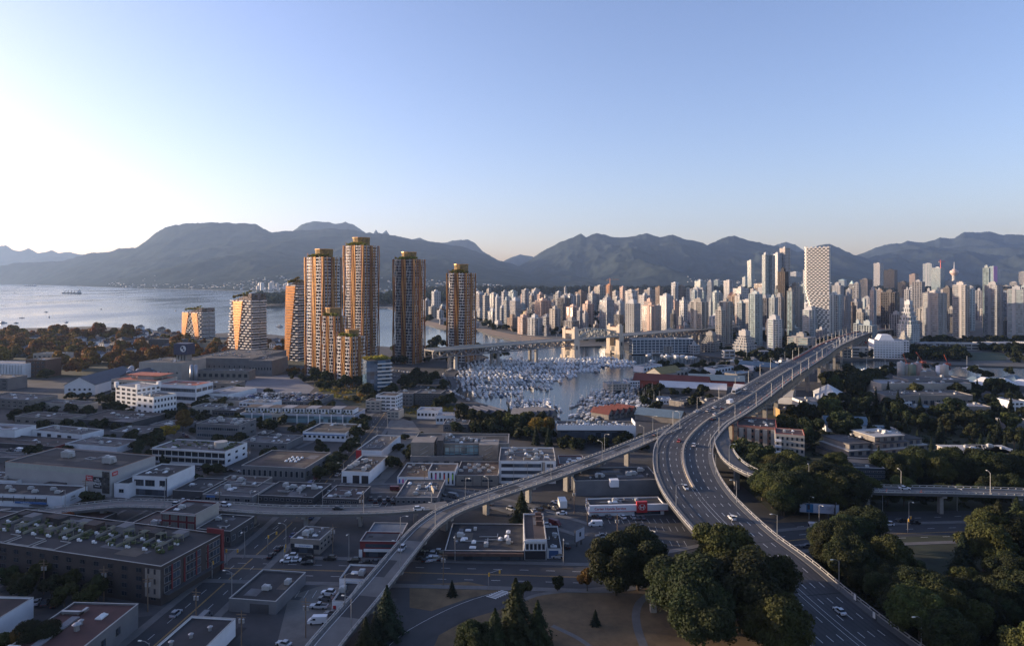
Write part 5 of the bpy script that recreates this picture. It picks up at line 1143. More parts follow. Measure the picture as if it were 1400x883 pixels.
# ---------------------------------------------------------------- long white riverside hall, boathouses, island sheds
r,w,d,h = low(868,606,582,762,1,13,'D','g','long dark walled riverside building with crenellated white parapet behind the trees',un=22,mix=(0,1,2),name='riverside_hall',cat='hall')
b = MB(); b.box(-.4,w+.4,-.7,-.1,h-2.6,h+.3)
for i in range(26): b.box(w*i/26,w*i/26+1.1,-.72,-.1,h+.3,h+.9)
b.build('white_parapet', wd, r); panel(r,'end_wall',wd,w+.01,w+.5,-.6,d,h-6,h+2); panel(r,'end_wall',wd,w-5,w,-.75,-.1,h-7,h-2.6)
panel(r,'glazing',glass,2,w-8,-.12,-.003,1,h-3.4)
def shed(px, py, w, L, h, rh, yaw, wall, roof, label, wins=2): return gable(px, py, w, L, h, rh, yaw, wall, roof, label, 'waterside_shed', 'shed', wins)
rr = mat('rust_red_roof',(.12,.03,.022),.85,var=.2); gy = mat('olive_yellow_roof',(.22,.17,.06),.85,var=.2); tq = mat('blue_grey_roof',(.10,.15,.19),.7,var=.15); wr = mat('white_metal_roof',(.50,.50,.50),.6,var=.1)
for i in range(5): shed(640+i*11, 572-i*0, 7, 20, 3.5, 2.2, -35, wallD, MATS['slate_roof'], 'barrel roofed floating boathouse with white ribs at the marina edge')
for i in range(5): shed(722+i*8, 579-i*.6, 6.5, 16, 5, 3.2, -48, wallT, MATS['slate_roof'], 'zigzag roofed timber pier house below the marina')
for i in range(5): shed(832+i*8, 574-i*1.2, 6.5, 15, 4, 3, -48, wallT, rr, 'brown saw tooth roofed pier house beside the sailing docks')
shed(884,517,18,34,6,5,50,wallC,gy,'yellow roofed market shed on the island shore',3)
q_ = shed(968,536,20,66,7,5,-68,mat('red_boards',(.25,.05,.03),.8),rr,'long dark red island hall with rust roof',6)
shed(993,541,16,56,5,4,-72,wallT,wr,'white roofed arched workshop beside the dark red hall',5)
shed(1018,529,16,50,5,4,-72,wallR,tq,'blue roofed island shed below the bridge deck',5)
shed(930,580,16,32,4,3.5,-62,wallT,tq,'small blue grey roofed boat shed beside the sail masts',3)
shed(1062,509,14,40,5,4,-55,wallT,tq,'far blue roofed shed at the island tip',3)
low(862,533,524,830,-8,14,'C','l','green white dockside restaurant with flat roof among the moored boats',(2,8,.6,.5),un=4)
low(885,530,520,858,-8,14,'W','l','long white dockside pavilion behind the fishing docks',(2,8,.6,.5),un=4)
low(918,553,546,900,5,14,'W','l','small white quay building near the mast forest',(1,5,.5,.5),un=2)
for i,(a_,b_,c_,e_,w_) in enumerate(((905,506,880,498,'W'),(955,512,925,503,'C'),(1003,508,978,500,'W'),(1030,516,1008,508,'T'),(1050,504,1030,497,'W'),(985,520,962,513,'G'),(1000,554,978,546,'C'),(960,552,935,545,'T'))): low(a_,b_,e_,c_,-40,14,w_,'lgduglbg'[i],'small island workshop with '+('white walls and pale roof','cream walls and grey roof','white walls and dark roof','tan walls and blue roof','white walls near the channel','grey walls and pale roof','cream walls under the bridge rail','tan walls by the sail masts')[i],(1,6,.5,.5),un=4,mix=(0,1))
# right of the bridge
shed(1083,553,26,46,6,5,-62,wallW,wr,'white metal roofed workshop right of the bridge with wide gable',5)
shed(1118,556,22,40,6,6,20,wallW,wr,'second white metal roofed workshop with steep gable',3)
low(1155,560,549,1100,-3,20,'W','l','low white workshop annexe in front of the metal roofed pair',(1,10,.5,.5),un=3)
low(1090,572,560,1066,2,12,mat('ochre_render',(.36,.22,.08),.8),'b','ochre house with rooftop terrace beside the red roofed apartments',(2,5,.5,.5),un=2)
low(1060,558,545,1012,-5,20,'C','b','brown boxes stacked beside the bridge foot',(2,7,.4,.4),un=6)
for i,(a_,b_,c_,e_) in enumerate(((1328,548,524,1205),(1330,560,540,1210),(1325,545,519,1242))): low(a_,b_,c_,e_,-1,22,'CTG'[i],'lgg'[i],('long cream concrete plant building with pale roof band','long tan studio building with window band in front of the plant','tall grey plant hall behind the cream building')[i],(1,14,.6,.4),un=8)
for i,(px_,py_,c_) in enumerate(((1240,517,wallC),(1247,518,mat('mural_green',(.14,.17,.12),.8)),(1254,518,mat('mural_pink',(.3,.2,.18),.8)),(1285,518,wd),(1291,519,wallC),(1232,517,concl))):
    q = P(px_,py_); r = thing('concrete_silo','%s painted cement silo by the dock' % ('cream','green mural','pinkish mural','white','tan','grey')[i],'silo',(q.x,q.y,0)); b = MB(); b.cyl(0,0,0,13+(i%3)*1.5,3.6,14); b.build('shell', c_, r, True); b = MB(); b.cyl(0,0,13+(i%3)*1.5+.003,14.5+(i%3)*1.5,1.5,8,.8); b.build('cap', steel, r)
low(1280,519,508,1258,0,8,mat('mural_wall',(.28,.23,.2),.8),'l','mural painted cement shed between the silos',un=2)
for i in range(7): 
    q = P(1320+i*13, 533-(i%2)*3); r = thing('net_loft','white pyramid roofed net loft by the dock','net loft',(q.x,q.y,0),R(25)); b = MB(); b.box(-8,8,-8,8,0,5); b.build('wall', wallG, r); b = MB(); b.prism([(-8.5,-8.5),(8.5,-8.5),(8.5,8.5),(-8.5,8.5)],5,9.5+(i%3),[(-2,-2),(2,-2),(2,2),(-2,2)]); b.build('roof', tq if i%2 else wr, r)
shed(1188,592,13,26,5,4,-80,wallW,tq,'white chapel like hall with pale blue roof in the trees',3)
low(1228,596,587,1200,0,12,'W','u','low white wing with blue roof beside the chapel like hall',(1,6,.5,.5),un=0)
low(1247,562,549,1222,2,14,'W','l','white flat roofed box building among dark trees',(2,6,.6,.5),un=2)
low(1280,566,557,1250,0,14,'G','u','blue grey glass roofed studio beside the white box',(1,6,.6,.5),un=2)
low(1355,570,556,1295,4,16,'T','l','cream terrace house row with roof boxes near the right edge',(1,10,.5,.5),un=6)
low(1405,567,548,1382,-3,16,'W','l','white pink edged building at the right frame edge',(3,4,.6,.5),un=2)
low(1420,590,578,1385,0,16,'G','g','grey rooftop sinking into the trees at the right edge',(1,5,.5,.5),un=2)
# stepped terrace housing
def stepped(px, py, w, d, lv, label, yaw, wall, roof, hs=3.0, tx_=2.2):
    q = P(px, py); r = thing('terrace_housing', label, 'apartments', q, -R(yaw))
    for k in range(lv):
        s = k*tx_; z = k*hs
        b = MB(); b.box(s, w-s*.6, s, d-s*.3, z, z+hs); o = b.build('wall', wall, r)
        b = MB(); b.box(s-.4, w-s*.6+.4, s-.4, d-s*.3+.4, z+hs, z+hs+.35); b.build('terrace', concl if k%2 else roof, r)
        n = max(3, int((w-s*1.6)/4.5))
        for i in range(n):
            x = s+(w-s*1.6)*(i+.2)/n; b = MB(); b.box(x, x+2.2, s-.08, s-.003, z+.6, z+2.5); b.build('window', glass, o)
    units(r, w*.6, d*.5, lv*hs+.35, 6, 0, (0,1,2), w*.25, d*.4); return r
stepped(1160,634,34,26,3,'stepped brown concrete terrace housing in the trees',-14,wallT,roofg)
stepped(1195,633,30,26,4,'taller stepped terrace housing with many roof boxes',-14,wallT,roofg)
stepped(1222,628,26,22,3,'small stepped terrace housing beside the dark conifers',-14,wallT,roofd)
r,w,d,h = low(1210,668,640,1156,6,18,mat('navy_glass_wall',(.03,.04,.055),.3),'g','dark blue glazed office with white roof edge above the overpass',(4,10,.9,.3),(4,4,.9,.3),un=2,trim=wr,name='office_block')
stepped(1303,652,34,20,4,'cream apartment block with stepped black roofs near the right edge',3,mat('cream_pink_render',(.42,.34,.29),.8),roofd,2.8,1.0)
stepped(1346,652,22,20,4,'second cream wing of the stepped block, nearer the edge',3,MATS['cream_pink_render'],roofd,2.8,.8)
# red roofed apartments
r,w,d,h = low(1100,640,595,1060,20,14,wallC,'r','cream apartment wing with red roof edge and balconies beside the bridge',(5,6,.45,.5),(5,2,.5,.5),un=3,name='apartment_building',cat='apartments',trim=mat('red_roof_edge',(.45,.08,.04),.7))
for k in range(5): panel(r,'balcony',wallW,-.2,3,-1.5,-.13,1+k*(h-1)/5.3,2+k*(h-1)/5.3)
r,w,d,h = low(1062,622,585,1008,20,26,mat('rose_brick',(.28,.15,.11),.85),'b','long brick apartment building with brown red roof and cream bays at the bridge side',(4,9,.5,.5),un=6,name='apartment_building',cat='apartments',trim=MATS['red_roof_edge'])
for i in range(5): panel(r,'cream_bay',wallC,w*(.05+i*.2),w*(.05+i*.2)+2.4,-1.2,-.13,0,h-1.2)
# kits houses: pale hipped cottages between trees
hp = None; KP = [(130,470),(138,463),(150,466),(146,458),(158,460),(166,455),(172,462),(180,458),(188,464),(178,470),(166,472),(196,456),(206,462),(212,470),(198,474),(186,478),(150,477),(120,482),(100,470),(88,478),(60,480),(30,482),(70,466),(40,468),(142,459),(162,463),(176,461),(190,460),(202,467),(160,470),(174,475),(192,472),(135,476),(217,462),(142,484),(118,474),(182,490),(228,463),(110,460),(222,480),(205,486),(168,486),(125,492),(152,490),(15,474),(240,486),(215,454),(185,452),(230,472),(295,482),(368,476),(372,470)]
def house_proto(k, rf):
    r = thing('house', 'small pale house', 'house', (0,0,0), 0, 'houses among the trees by the bay'); w, d, h = 9+k, 12-k, 6.2
    b = MB(); b.box(0,w,0,d,0,h); b.build('wall', wallW if k != 1 else wallC, r)
    b = MB(); b.add([(-.5,-.5,h),(w+.5,-.5,h),(w+.5,d+.5,h),(-.5,d+.5,h),(w/2,d*.25,h+3),(w/2,d*.75,h+3)], [(0,1,4),(1,2,5,4),(2,3,5),(3,0,4,5),(0,3,2,1)]); o = b.build('roof', rf, r)
    b = MB(); b.box(w*.7,w*.7+.8,d*.6,d*.6+.8,h+.5,h+3.6); b.build('chimney', wallB, o)
    for z in (1.1, 3.8):
        for i in range(3): child('window', winmesh(1.5,1.5,'f'), r, (w*(i+.5)/3, 0, z))
    return r
HPs = [house_proto(k, rf) for k, rf in enumerate((MATS['slate_roof'], roofb, roofg))]
for i, (px_, py_) in enumerate(KP):
    q = P(px_, py_); k = i % 3; place(HPs[k], (q.x, q.y, 0), R(rnd.uniform(-35, 20)), ('small white house with slate hipped roof','cream cottage with brown hipped roof','square white house with grey roof')[k]+(' among the trees by the bay' if px_ > 128 else ' in the dark trees at the far left'), rnd.uniform(.9,1.25))
low(250,478,464,203,4,14,'D','g','long dark waterfront apartment slab behind the poplar row',(4,12,.5,.4),un=3,name='apartment_building',cat='apartments')
# ---------------------------------------------------------------- hillside houses over the water: nearest ones singly, the rest as one mass
hm_ = []
def zmount(M, px, k):   # a point on the mountain mesh
    c = int(np.clip(np.interp(px, [700+F*M[0,0,0]/M[0,0,1], 700+F*M[0,-1,0]/M[0,-1,1]], [0, M.shape[1]-1]), 0, M.shape[1]-1)); i = int(k); f = k-i
    return M[i, c]*(1-f)+M[i+1, c]*f
hs_b = MB(); hs_b.box(-9,9,-6,6,-6,7); hs_b.add([(-10,-7,7),(10,-7,7),(10,7,7),(-10,7,7),(-4,0,12),(4,0,12)],[(0,1,5,4),(1,2,5),(2,3,4,5),(3,0,4)])
hs_m = hs_b.mesh('hillside_house', mat('hillside_render', (.52,.49,.46), .8, var=.1, rand=.3)); mass = MB(); cnt = 0
spots = []
for _ in range(760):
    px_ = rnd.choice((rnd.uniform(150,420), rnd.uniform(330,480), rnd.uniform(500,700), rnd.uniform(560,690))); k = abs(rnd.gauss(0,1))*6+rnd.uniform(.6,4)
    if px_ > 500: k = rnd.uniform(1,15) if rnd.random() < .8 else k
    if k > 17: continue
    if px_ < 330 and rnd.random() < .5: k = rnd.uniform(2,9)
    spots.append((M1, px_, k))
for _ in range(120): spots.append((M2, rnd.uniform(940,1060), rnd.uniform(3,14)))
for _ in range(60): spots.append((M2, rnd.uniform(1060,1230), rnd.uniform(2,9)))
pts_ = sorted([tuple(zmount(*s)) for s in spots], key=lambda p: p[1])
for i, p in enumerate(pts_):
    if i < 260:
        o = bpy.data.objects.new('hillside_house', hs_m); C.objects.link(o); o.location = (p[0], p[1], p[2]-2); o.rotation_euler = (0,0,rnd.uniform(0,3)); s = rnd.uniform(.5,1.1); o.scale = (s,s,s)
        tag(o, 'pale house on far wooded slope', 'house', 'houses on the far hillside', next(t_ for a_, t_ in ((300,'across the bay'),(380,'above the sail towers'),(440,'left of amber towers'),(520,'behind amber towers'),(575,'behind dark glass tower'),(640,'behind rightmost amber tower'),(720,'over the inlet'),(9999,'behind the city')) if 700+F*p[0]/p[1] < a_))
    else:
        s = rnd.uniform(.5,1.0); a = rnd.uniform(0,3); mass.cbox(p[0], p[1], p[2]-8, 18*s, 12*s, 15*s, a)
stuff(mass.build('hillside_town', MATS['hillside_render']), 'distant pale town scattered over the far slopes')
# far shore mid-rises at the water's edge across the bay
for i in range(22):
    px_ = 350+rnd.random()*60 if i < 16 else 425+rnd.random()*14; Y = 5250+rnd.random()*300; x = (px_-700)*Y/F; h = rnd.uniform(30,85)
    r = thing('far_tower','tiny pale tower block across the bay','tower',(x,Y,0),R(30),'tower blocks across the bay','beside the sail shaped towers' if i < 16 else 'behind the tall amber towers'); b = MB(); b.box(-12,12,-12,12,0,h); b.build('wall', MATS['hillside_render'], r); b = MB(); b.box(-5,5,-5,5,h,h+4); b.build('penthouse', MATS['hillside_render'], r)
# ---------------------------------------------------------------- boats
hullw = mat('boat_white', (.46,.465,.475), .35, var=.05, rand=.45); hulln = mat('boat_navy', (.03,.05,.10), .35, var=.05); cabd = mat('boat_window', (.02,.025,.03), .15, var=0); canv = mat('sail_cover', (.05,.09,.18), .8, var=.1, rand=.3); mastm = mat('mast_alloy', (.45,.44,.42), .4, .5, var=0); teak = mat('teak', (.28,.18,.10), .7)
def hull(L, B, hh, m, root):
    b = MB(); n = 7; v = []; f = []
    for i in range(n):
        t = i/(n-1); x = -L/2+L*t; wb = B/2*(1 if t < .45 else math.cos((t-.45)/.55*math.pi/2)**.8)+.02; sh = hh*(1+.35*t*t)
        v += [(x, -wb, sh), (x, -wb*.6, -.4), (x, wb*.6, -.4), (x, wb, sh)]
    for i in range(n-1):
        o = i*4
        for k in range(3): f.append((o+k, o+k+1, o+k+5, o+k+4))
        f.append((o+3, o, o+4, o+7))
    f.append((0, 3, 2, 1)); f.append((n*4-4, n*4-3, n*4-2, n*4-1)); b.add(v, f); return b.build('hull', m, root)
def cruiser(L, m, fly, label):
    r = thing('motor_boat', label, 'boat', (0,0,0), 0, 'boats moored in the marina'); B = L*.30; hull(L, B, L*.10, m, r)
    b = MB(); z = L*.115; b.prism([(-L*.30,-B*.36),(L*.16,-B*.34),(L*.28,-B*.16),(L*.28,B*.16),(L*.16,B*.34),(-L*.30,B*.36)], z, z+L*.12, [(-L*.28,-B*.32),(L*.06,-B*.30),(L*.14,-B*.12),(L*.14,B*.12),(L*.06,B*.30),(-L*.28,B*.32)]); b.build('cabin', m if m is hullw else hullw, r)
    b = MB(); b.prism([(-L*.22,-B*.362),(L*.12,-B*.345),(L*.245,-B*.17),(L*.245,B*.17),(L*.12,B*.345),(-L*.22,B*.362)], z+L*.045, z+L*.09, [(-L*.22,-B*.35),(L*.08,-B*.325),(L*.2,-B*.15),(L*.2,B*.15),(L*.08,B*.325),(-L*.22,B*.35)]); b.build('windshield', cabd, r)
    if fly:
        b = MB(); b.box(-L*.22,L*.02,-B*.26,B*.26,z+L*.12,z+L*.17); b.box(-L*.24,-L*.04,-B*.28,B*.28,z+L*.26,z+L*.275)
        for s in (-1,1): b.bar((-L*.2,s*B*.25,z+L*.17),(-L*.2,s*B*.25,z+L*.265),.06)
        b.build('flybridge', hullw, r)
    b = MB(); b.bar((-L*.1,0,z+L*.12),(-L*.13,0,z+L*.34),.05); b.build('aerial', mastm, r); return r
def sailer(L, m, label):
    r = thing('sailing_boat', label, 'boat', (0,0,0), 0, 'boats moored in the marina'); B = L*.27; hull(L, B, L*.09, m, r); z = L*.1
    b = MB(); b.prism([(-L*.18,-B*.3),(L*.15,-B*.2),(L*.15,B*.2),(-L*.18,B*.3)], z, z+L*.055, [(-L*.16,-B*.25),(L*.12,-B*.16),(L*.12,B*.16),(-L*.16,B*.25)]); b.build('cabin', hullw, r)
    b = MB(); b.bar((L*.08,0,z),(L*.08,0,L*1.2),.09,6,.06); b.bar((L*.08,-B*.35,L*.8),(L*.08,B*.35,L*.8),.06); b.bar((L*.48,0,L*.12),(L*.08,0,L*1.2),.03); b.bar((-L*.48,0,L*.1),(L*.08,0,L*1.26),.03); b.build('mast', mastm, r)
    b = MB(); b.bar((L*.08,0,z+L*.13),(-L*.30,0,z+L*.12),.22,6,.16); b.build('sail_cover', canv, r); return r
BP = [(cruiser(10, hullw, 0, 'x'), 'white open cabin cruiser', 10), (cruiser(13, hullw, 1, 'x'), 'white motor yacht with flybridge', 13), (cruiser(16, hullw, 1, 'x'), 'large white motor yacht', 16), (sailer(11, hullw, 'x'), 'white sailing boat with covered boom', 11), (sailer(12.5, hulln, 'x'), 'navy hulled sailing boat', 12.5), (cruiser(9, hulln, 0, 'x'), 'dark hulled cabin cruiser', 9)]
def inpoly(p, poly):
    c = False; n = len(poly)
    for i in range(n):
        x0, y0 = poly[i][:2]; x1, y1 = poly[i-1][:2]
        if (y0 > p[1]) != (y1 > p[1]) and p[0] < (x1-x0)*(p[1]-y0)/(y1-y0)+x0: c = not c
    return c
def zone_boat(px, py):
    if py < 497: return 'in the far docks near the bridge tower' if px > 740 else 'in the far docks under the bridge deck'
    if py < 512: return 'in the middle docks below the amber towers' if px < 740 else 'in the middle docks facing the open channel'
    if px < 740: return 'in the near docks beside the marina road'
    return 'in the near docks before the long white parapet' if py > 545 else 'beside the fishing docks'
marinas = [([(622,505),(640,499),(675,492),(700,489),(760,488),(830,489),(868,493),(866,500),(840,503),(800,509),(770,519),(750,531),(722,537),(690,546),(655,544),(630,532)], 9, 33), ([(780,563),(788,549),(812,536),(834,529),(860,531),(885,538),(900,547),(898,558),(870,564),(830,572),(788,574)], -30, 31), ([(690,552),(740,545),(765,560),(760,574),(715,572)], 10, 27)]
boats = []
for poly, ang, gap in marinas:
    W = [tuple(P(a, b_, -1.2))[:2] for a, b_ in poly]; cx_ = sum(p[0] for p in W)/len(W); cy_ = sum(p[1] for p in W)/len(W); ca, sa = math.cos(R(ang)), math.sin(R(ang))
    for row in range(-22, 23):
        v0 = row*gap; run = []
        u = -200
        while u < 200:
            x, y = cx_+u*ca-v0*sa, cy_+u*sa+v0*ca
            if inpoly((x, y), W):
                run.append((x, y))
                for s in (-1, 1):
                    if rnd.random() < .92:
                        k = rnd.choices(range(6), (30,22,7,26,5,10))[0] if ang > 0 else rnd.choices(range(6), (20,10,3,50,9,8))[0]; L = BP[k][2]; o_ = s*(L/2+1.4)
                        boats.append((x-o_*sa*1.0, y+o_*ca, R(ang)+(math.pi/2 if rnd.random() < .5 else -math.pi/2)+rnd.uniform(-.05,.05), k))
            u += rnd.uniform(4.1, 4.8)
        if len(run) > 2:
            a_, b_ = run[0], run[-1]; L_ = math.hypot(a_[0]-b_[0], a_[1]-b_[1]); m_ = MB(); m_.box(0, L_, -.9, .9, -.25, .1)
            for q_ in range(int(L_/5.3)): m_.box(q_*5.3+2.4, q_*5.3+2.8, -8, 8, -.25, .05)
            for q_ in range(int(L_/14)): m_.cyl(q_*14+1, 1.2, -.5, 3.2, .2, 6)
            o = thing('floating_dock','grey timber floating dock with mooring fingers between the boats','dock',(a_[0],a_[1],-.9),math.atan2(b_[1]-a_[1],b_[0]-a_[0]),'floating docks of the marina'); m_.build('pontoon', sidew, o)
for poly in ([(884,484),(948,488)],[(1000,494),(1045,496)],[(1055,496),(1100,498)]):
    for k in range(16): t = k/15; p = P(poly[0][0]+(poly[1][0]-poly[0][0])*t, poly[0][1]+(poly[1][1]-poly[0][1])*t+rnd.uniform(-1,1.3), -1.2); boats.append((p.x, p.y, rnd.uniform(0,3), rnd.choice((0,1,1,2,3))))
for p in ((892,494),(1322,504),(1335,506),(1185,506),(1210,503),(1270,506),(1255,505)): q = P(*p, -1.2); boats.append((q.x, q.y, rnd.uniform(0,3), rnd.choice((2,3))))
boats = [(P_[0], P_[1], P_[2], P_[3]) for P_ in boats if P_[1] > 300]
boats.sort(key=lambda q: -BP[q[3]][2]/q[1])
rest = MB()
for i, (x, y, a, k) in enumerate(boats):
    px_, py_ = proj((x, y, -1.2))
    if i < 300: place(BP[k][0], (x, y, -1.15), a, BP[k][1]+' '+('along the city seawall' if px_ > 875 else zone_boat(px_, py_)), rnd.uniform(.78,1.0))
    else:
        L = BP[k][2]; c, s = math.cos(a), math.sin(a); T = lambda u, v: (x+u*c-v*s, y+u*s+v*c)
        rest.prism([T(-L/2,-L*.13),T(L*.2,-L*.13),T(L/2,0),T(L*.2,L*.13),T(-L/2,L*.13)], -1.4, -.2); rest.prism([T(-L*.3,-L*.09),T(L*.12,-L*.08),T(L*.12,L*.08),T(-L*.3,L*.09)], -.2, .9, [T(-L*.28,-L*.08),T(L*.04,-L*.06),T(L*.04,L*.06),T(-L*.28,L*.08)])
        if k in (3, 4): rest.bar((x, y, 0), (x, y, L*1.2), .12)
if rest.v: stuff(rest.build('distant_boats', hullw), 'mass of small white boats packed in the far docks')
print('boats', len(boats))
# ships on the bay
def ship(px, py, L, label, loaded):
    q = P(px, py, -1.2); r = thing('cargo_ship', label, 'ship', (q.x, q.y, -1.2), R(rnd.uniform(-6,6))); b = MB(); B = L*.13
    b.prism([(-L/2,-B*.35),(-L*.46,-B/2),(L*.36,-B/2),(L*.44,-B*.3),(L/2,0),(L*.44,B*.3),(L*.36,B/2),(-L*.46,B/2),(-L/2,B*.35)], -2, L*.055, [(-L/2,-B*.4),(-L*.46,-B/2),(L*.38,-B/2),(L*.47,-B*.3),(L*.53,0),(L*.47,B*.3),(L*.38,B/2),(-L*.46,B/2),(-L/2,B*.4)]); b.build('hull', mat('ship_hull',(.10,.09,.095),.6), r)
    b = MB(); b.box(L*.34,L*.44,-B*.4,B*.4,L*.055,L*.15); b.box(L*.36,L*.41,-B*.45,B*.45,L*.15,L*.175); b.build('bridge_house', white, r)
    for k in range(4):
        b = MB(); x = -L*.36+k*L*.17; b.box(x-L*.01,x+L*.01,-2,2,L*.055,L*.16); b.bar((x,0,L*.12),(x+L*.1,0,L*.14),.9); b.build('deck_crane', steel, r)
    b = MB(); b.cyl(L*.43,0,L*.15,L*.2,2.5,8); b.build('funnel', wallD, r)
ship(98,401.5,132,'cargo ship with deck cranes anchored on the bay',0); ship(41,391.5,150,'faint distant cargo ship near the far shore',0)
for i, (px_, py_) in enumerate(((63,427),(67,434),(30,435),(91,441),(4,442),(22,442),(88,447),(240,425),(272,411),(138,423),(383,447),(20,401))):
    q = P(px_, py_, -1.2); place(BP[(0,1,3,0,2,0)[i%6]][0], (q.x, q.y, -1.15), rnd.uniform(0,6), 'lone '+BP[(0,1,3,0,2,0)[i%6]][1]+' out on the open bay', 1.0)
# ---------------------------------------------------------------- trees
leafA = leafmat('leaf_green', (.05,.055,.016)); leafB = leafmat('leaf_dark_green', (.027,.034,.013)); leafC = leafmat('leaf_autumn', (.30,.12,.025)); leafD = leafmat('leaf_olive', (.16,.11,.022)); leafE = leafmat('needle_green', (.018,.027,.015)); leafF = leafmat('leaf_gold', (.26,.16,.02))
bark = mat('bark', (.07,.05,.035), .9, var=.3, scale=2)
nr = np.random.RandomState(5)
def quads(name, c, n, s, m):
    """leaf quads: centres c, normals n, size s"""
    N = len(c); n = n+nr.normal(0,.55,(N,3)); n /= np.linalg.norm(n,axis=1)[:,None]; t = np.cross(n, nr.normal(0,1,(N,3))); t /= np.linalg.norm(t,axis=1)[:,None]+1e-9; u = np.cross(n,t)
    s = np.asarray(s).reshape(-1,1)*nr.uniform(.6,1.3,(N,1)); v = np.stack([c-t*s-u*s*.6, c+t*s*.7-u*s, c+t*s+u*s*.6, c-t*s*.6+u*s*.9],1).reshape(-1,3)
    me = bpy.data.meshes.new(name); me.vertices.add(4*N); me.vertices.foreach_set('co', v.ravel()); me.loops.add(4*N); me.loops.foreach_set('vertex_index', np.arange(4*N)); me.polygons.add(N); me.polygons.foreach_set('loop_start', np.arange(0,4*N,4)); me.materials.append(m); me.update(); me.validate(); return me
def crown_pts(N, R_, hz, zc, lob, seed):
    rs = np.random.RandomState(seed); L = []
    for i in range(lob):
        a = rs.uniform(0,6.28); rr = R_*rs.uniform(.25,.72)*(1 if i else 0); z = zc+hz*rs.uniform(-.62,.75); k = math.sqrt(max(.05,1-((z-zc)/hz)**2)); L.append((rr*k*math.cos(a)*1.15, rr*k*math.sin(a)*1.15, z, R_*rs.uniform(.26,.46)))
    L = np.array(L); w = L[:,3]**2; idx = rs.choice(lob, N, p=w/w.sum()); d = rs.normal(0,1,(N,3)); d[:,2] = np.abs(d[:,2])*rs.choice([1,1,1,-1],N); d /= np.linalg.norm(d,axis=1)[:,None]
    rad = L[idx,3]*(rs.uniform(.55,1.08,N)); c = L[idx,:3]+d*rad[:,None]*np.array([1,1,.85]); return c, d
def broad(h, N, leaf, m, seed, wide=.42, lob=16, label='x'):
    r = thing('deciduous_tree', label, 'tree', (0,0,0), 0, 'trees'); R_ = h*wide; c, d = crown_pts(N, R_, h*.38, h*.62, lob, seed)
    o = bpy.data.objects.new('crown', quads('crown', c, d, leaf, m)); C.objects.link(o); o.parent = r
    b = MB(); b.bar((0,0,-.3),(.1,0,h*.35),h*.028,7,h*.02)
    for k in range(5): a = k*1.3; b.bar((.1,0,h*(.25+.03*k)),(math.cos(a)*R_*.5,math.sin(a)*R_*.5,h*(.55+.05*k)),h*.013,5,h*.004)
    b.build('trunk', bark, r); return r
def conifer(h, N, leaf, m, seed, wide=.2, label='x', tiers=13):
    rs = np.random.RandomState(seed); r = thing('conifer_tree', label, 'tree', (0,0,0), 0, 'trees'); z = rs.uniform(0,1,N)**1.35; tier = (z*tiers)%1
    rad = h*wide*(1-z)**.85*(1.05-.5*tier)*rs.uniform(.45,1.05,N); a = rs.uniform(0,6.28,N); nb = 7; a = a+.25*np.sin(a*nb+np.floor(z*tiers)*1.7); rad = rad*(.78+.28*np.cos(a*nb+np.floor(z*tiers)*1.7))
    c = np.stack([rad*np.cos(a), rad*np.sin(a), h*(.08+.92*z)-rad*.25],1); d = np.stack([np.cos(a),np.sin(a),np.full(N,.9)],1)
    o = bpy.data.objects.new('crown', quads('crown', c, d, leaf*(1-.5*z), m)); C.objects.link(o); o.parent = r
    b = MB(); b.bar((0,0,-.3),(0,0,h*.95),h*.018,6,h*.004); b.build('trunk', bark, r); return r
def poplar(h, N, leaf, m, seed):
    rs = np.random.RandomState(seed); r = thing('poplar_tree', 'x', 'tree', (0,0,0), 0, 'trees'); z = rs.uniform(0,1,N); rad = h*.13*np.sin(np.pi*(z*.9+.08))**.5*rs.uniform(.5,1.1,N)*(1+.2*np.sin(z*22)); a = rs.uniform(0,6.28,N)
    c = np.stack([rad*np.cos(a), rad*np.sin(a), h*(.06+.94*z)],1); d = np.stack([np.cos(a),np.sin(a),np.full(N,.5)],1); o = bpy.data.objects.new('crown', quads('crown', c, d, leaf, m)); C.objects.link(o); o.parent = r
    b = MB(); b.bar((0,0,-.3),(0,0,h*.6),h*.02,6,h*.008); b.build('trunk', bark, r); return r
BIG = [broad(20, 44000, .31, leafB, s, .5, 46) for s in (11, 12)]; BIG.append(broad(20, 44000, .31, leafA, 13, .5, 46))
MED = {'green': [broad(12, 3600, .50, leafA, s, .44, 14) for s in (21,22)], 'dark': [broad(12, 3600, .50, leafB, s, .44, 14) for s in (23,24,25)], 'russet': [broad(12, 3400, .50, leafC, s, .44, 14) for s in (26,27)], 'olive': [broad(12, 3400, .50, leafD, 28, .44, 14)], 'golden': [broad(12, 3400, .50, leafF, 29, .42, 14)]}
CON = [conifer(18, 5200, .55, leafE, 31, .21), conifer(18, 5200, .55, leafE, 32, .25), conifer(18, 12000, .42, leafB, 33, .33, tiers=9), conifer(18, 12000, .42, leafE, 34, .30, tiers=10)]
POP = [poplar(18, 2000, .55, leafE, 41), poplar(18, 2000, .55, leafD, 42)]
LBL = {'green':'mid green leafy tree','dark':'dark green leafy tree','russet':'russet autumn tree','olive':'olive green tree','golden':'golden yellow tree','conifer':'dark narrow conifer','poplar':'dark columnar poplar'}
trees = []   # (x, y, h, kind, zone, hand label)
def T(px, py, h, kind, lab=None, zone=None):
    q = P(px, py); trees.append((q.x, q.y, h, kind, zone, lab))
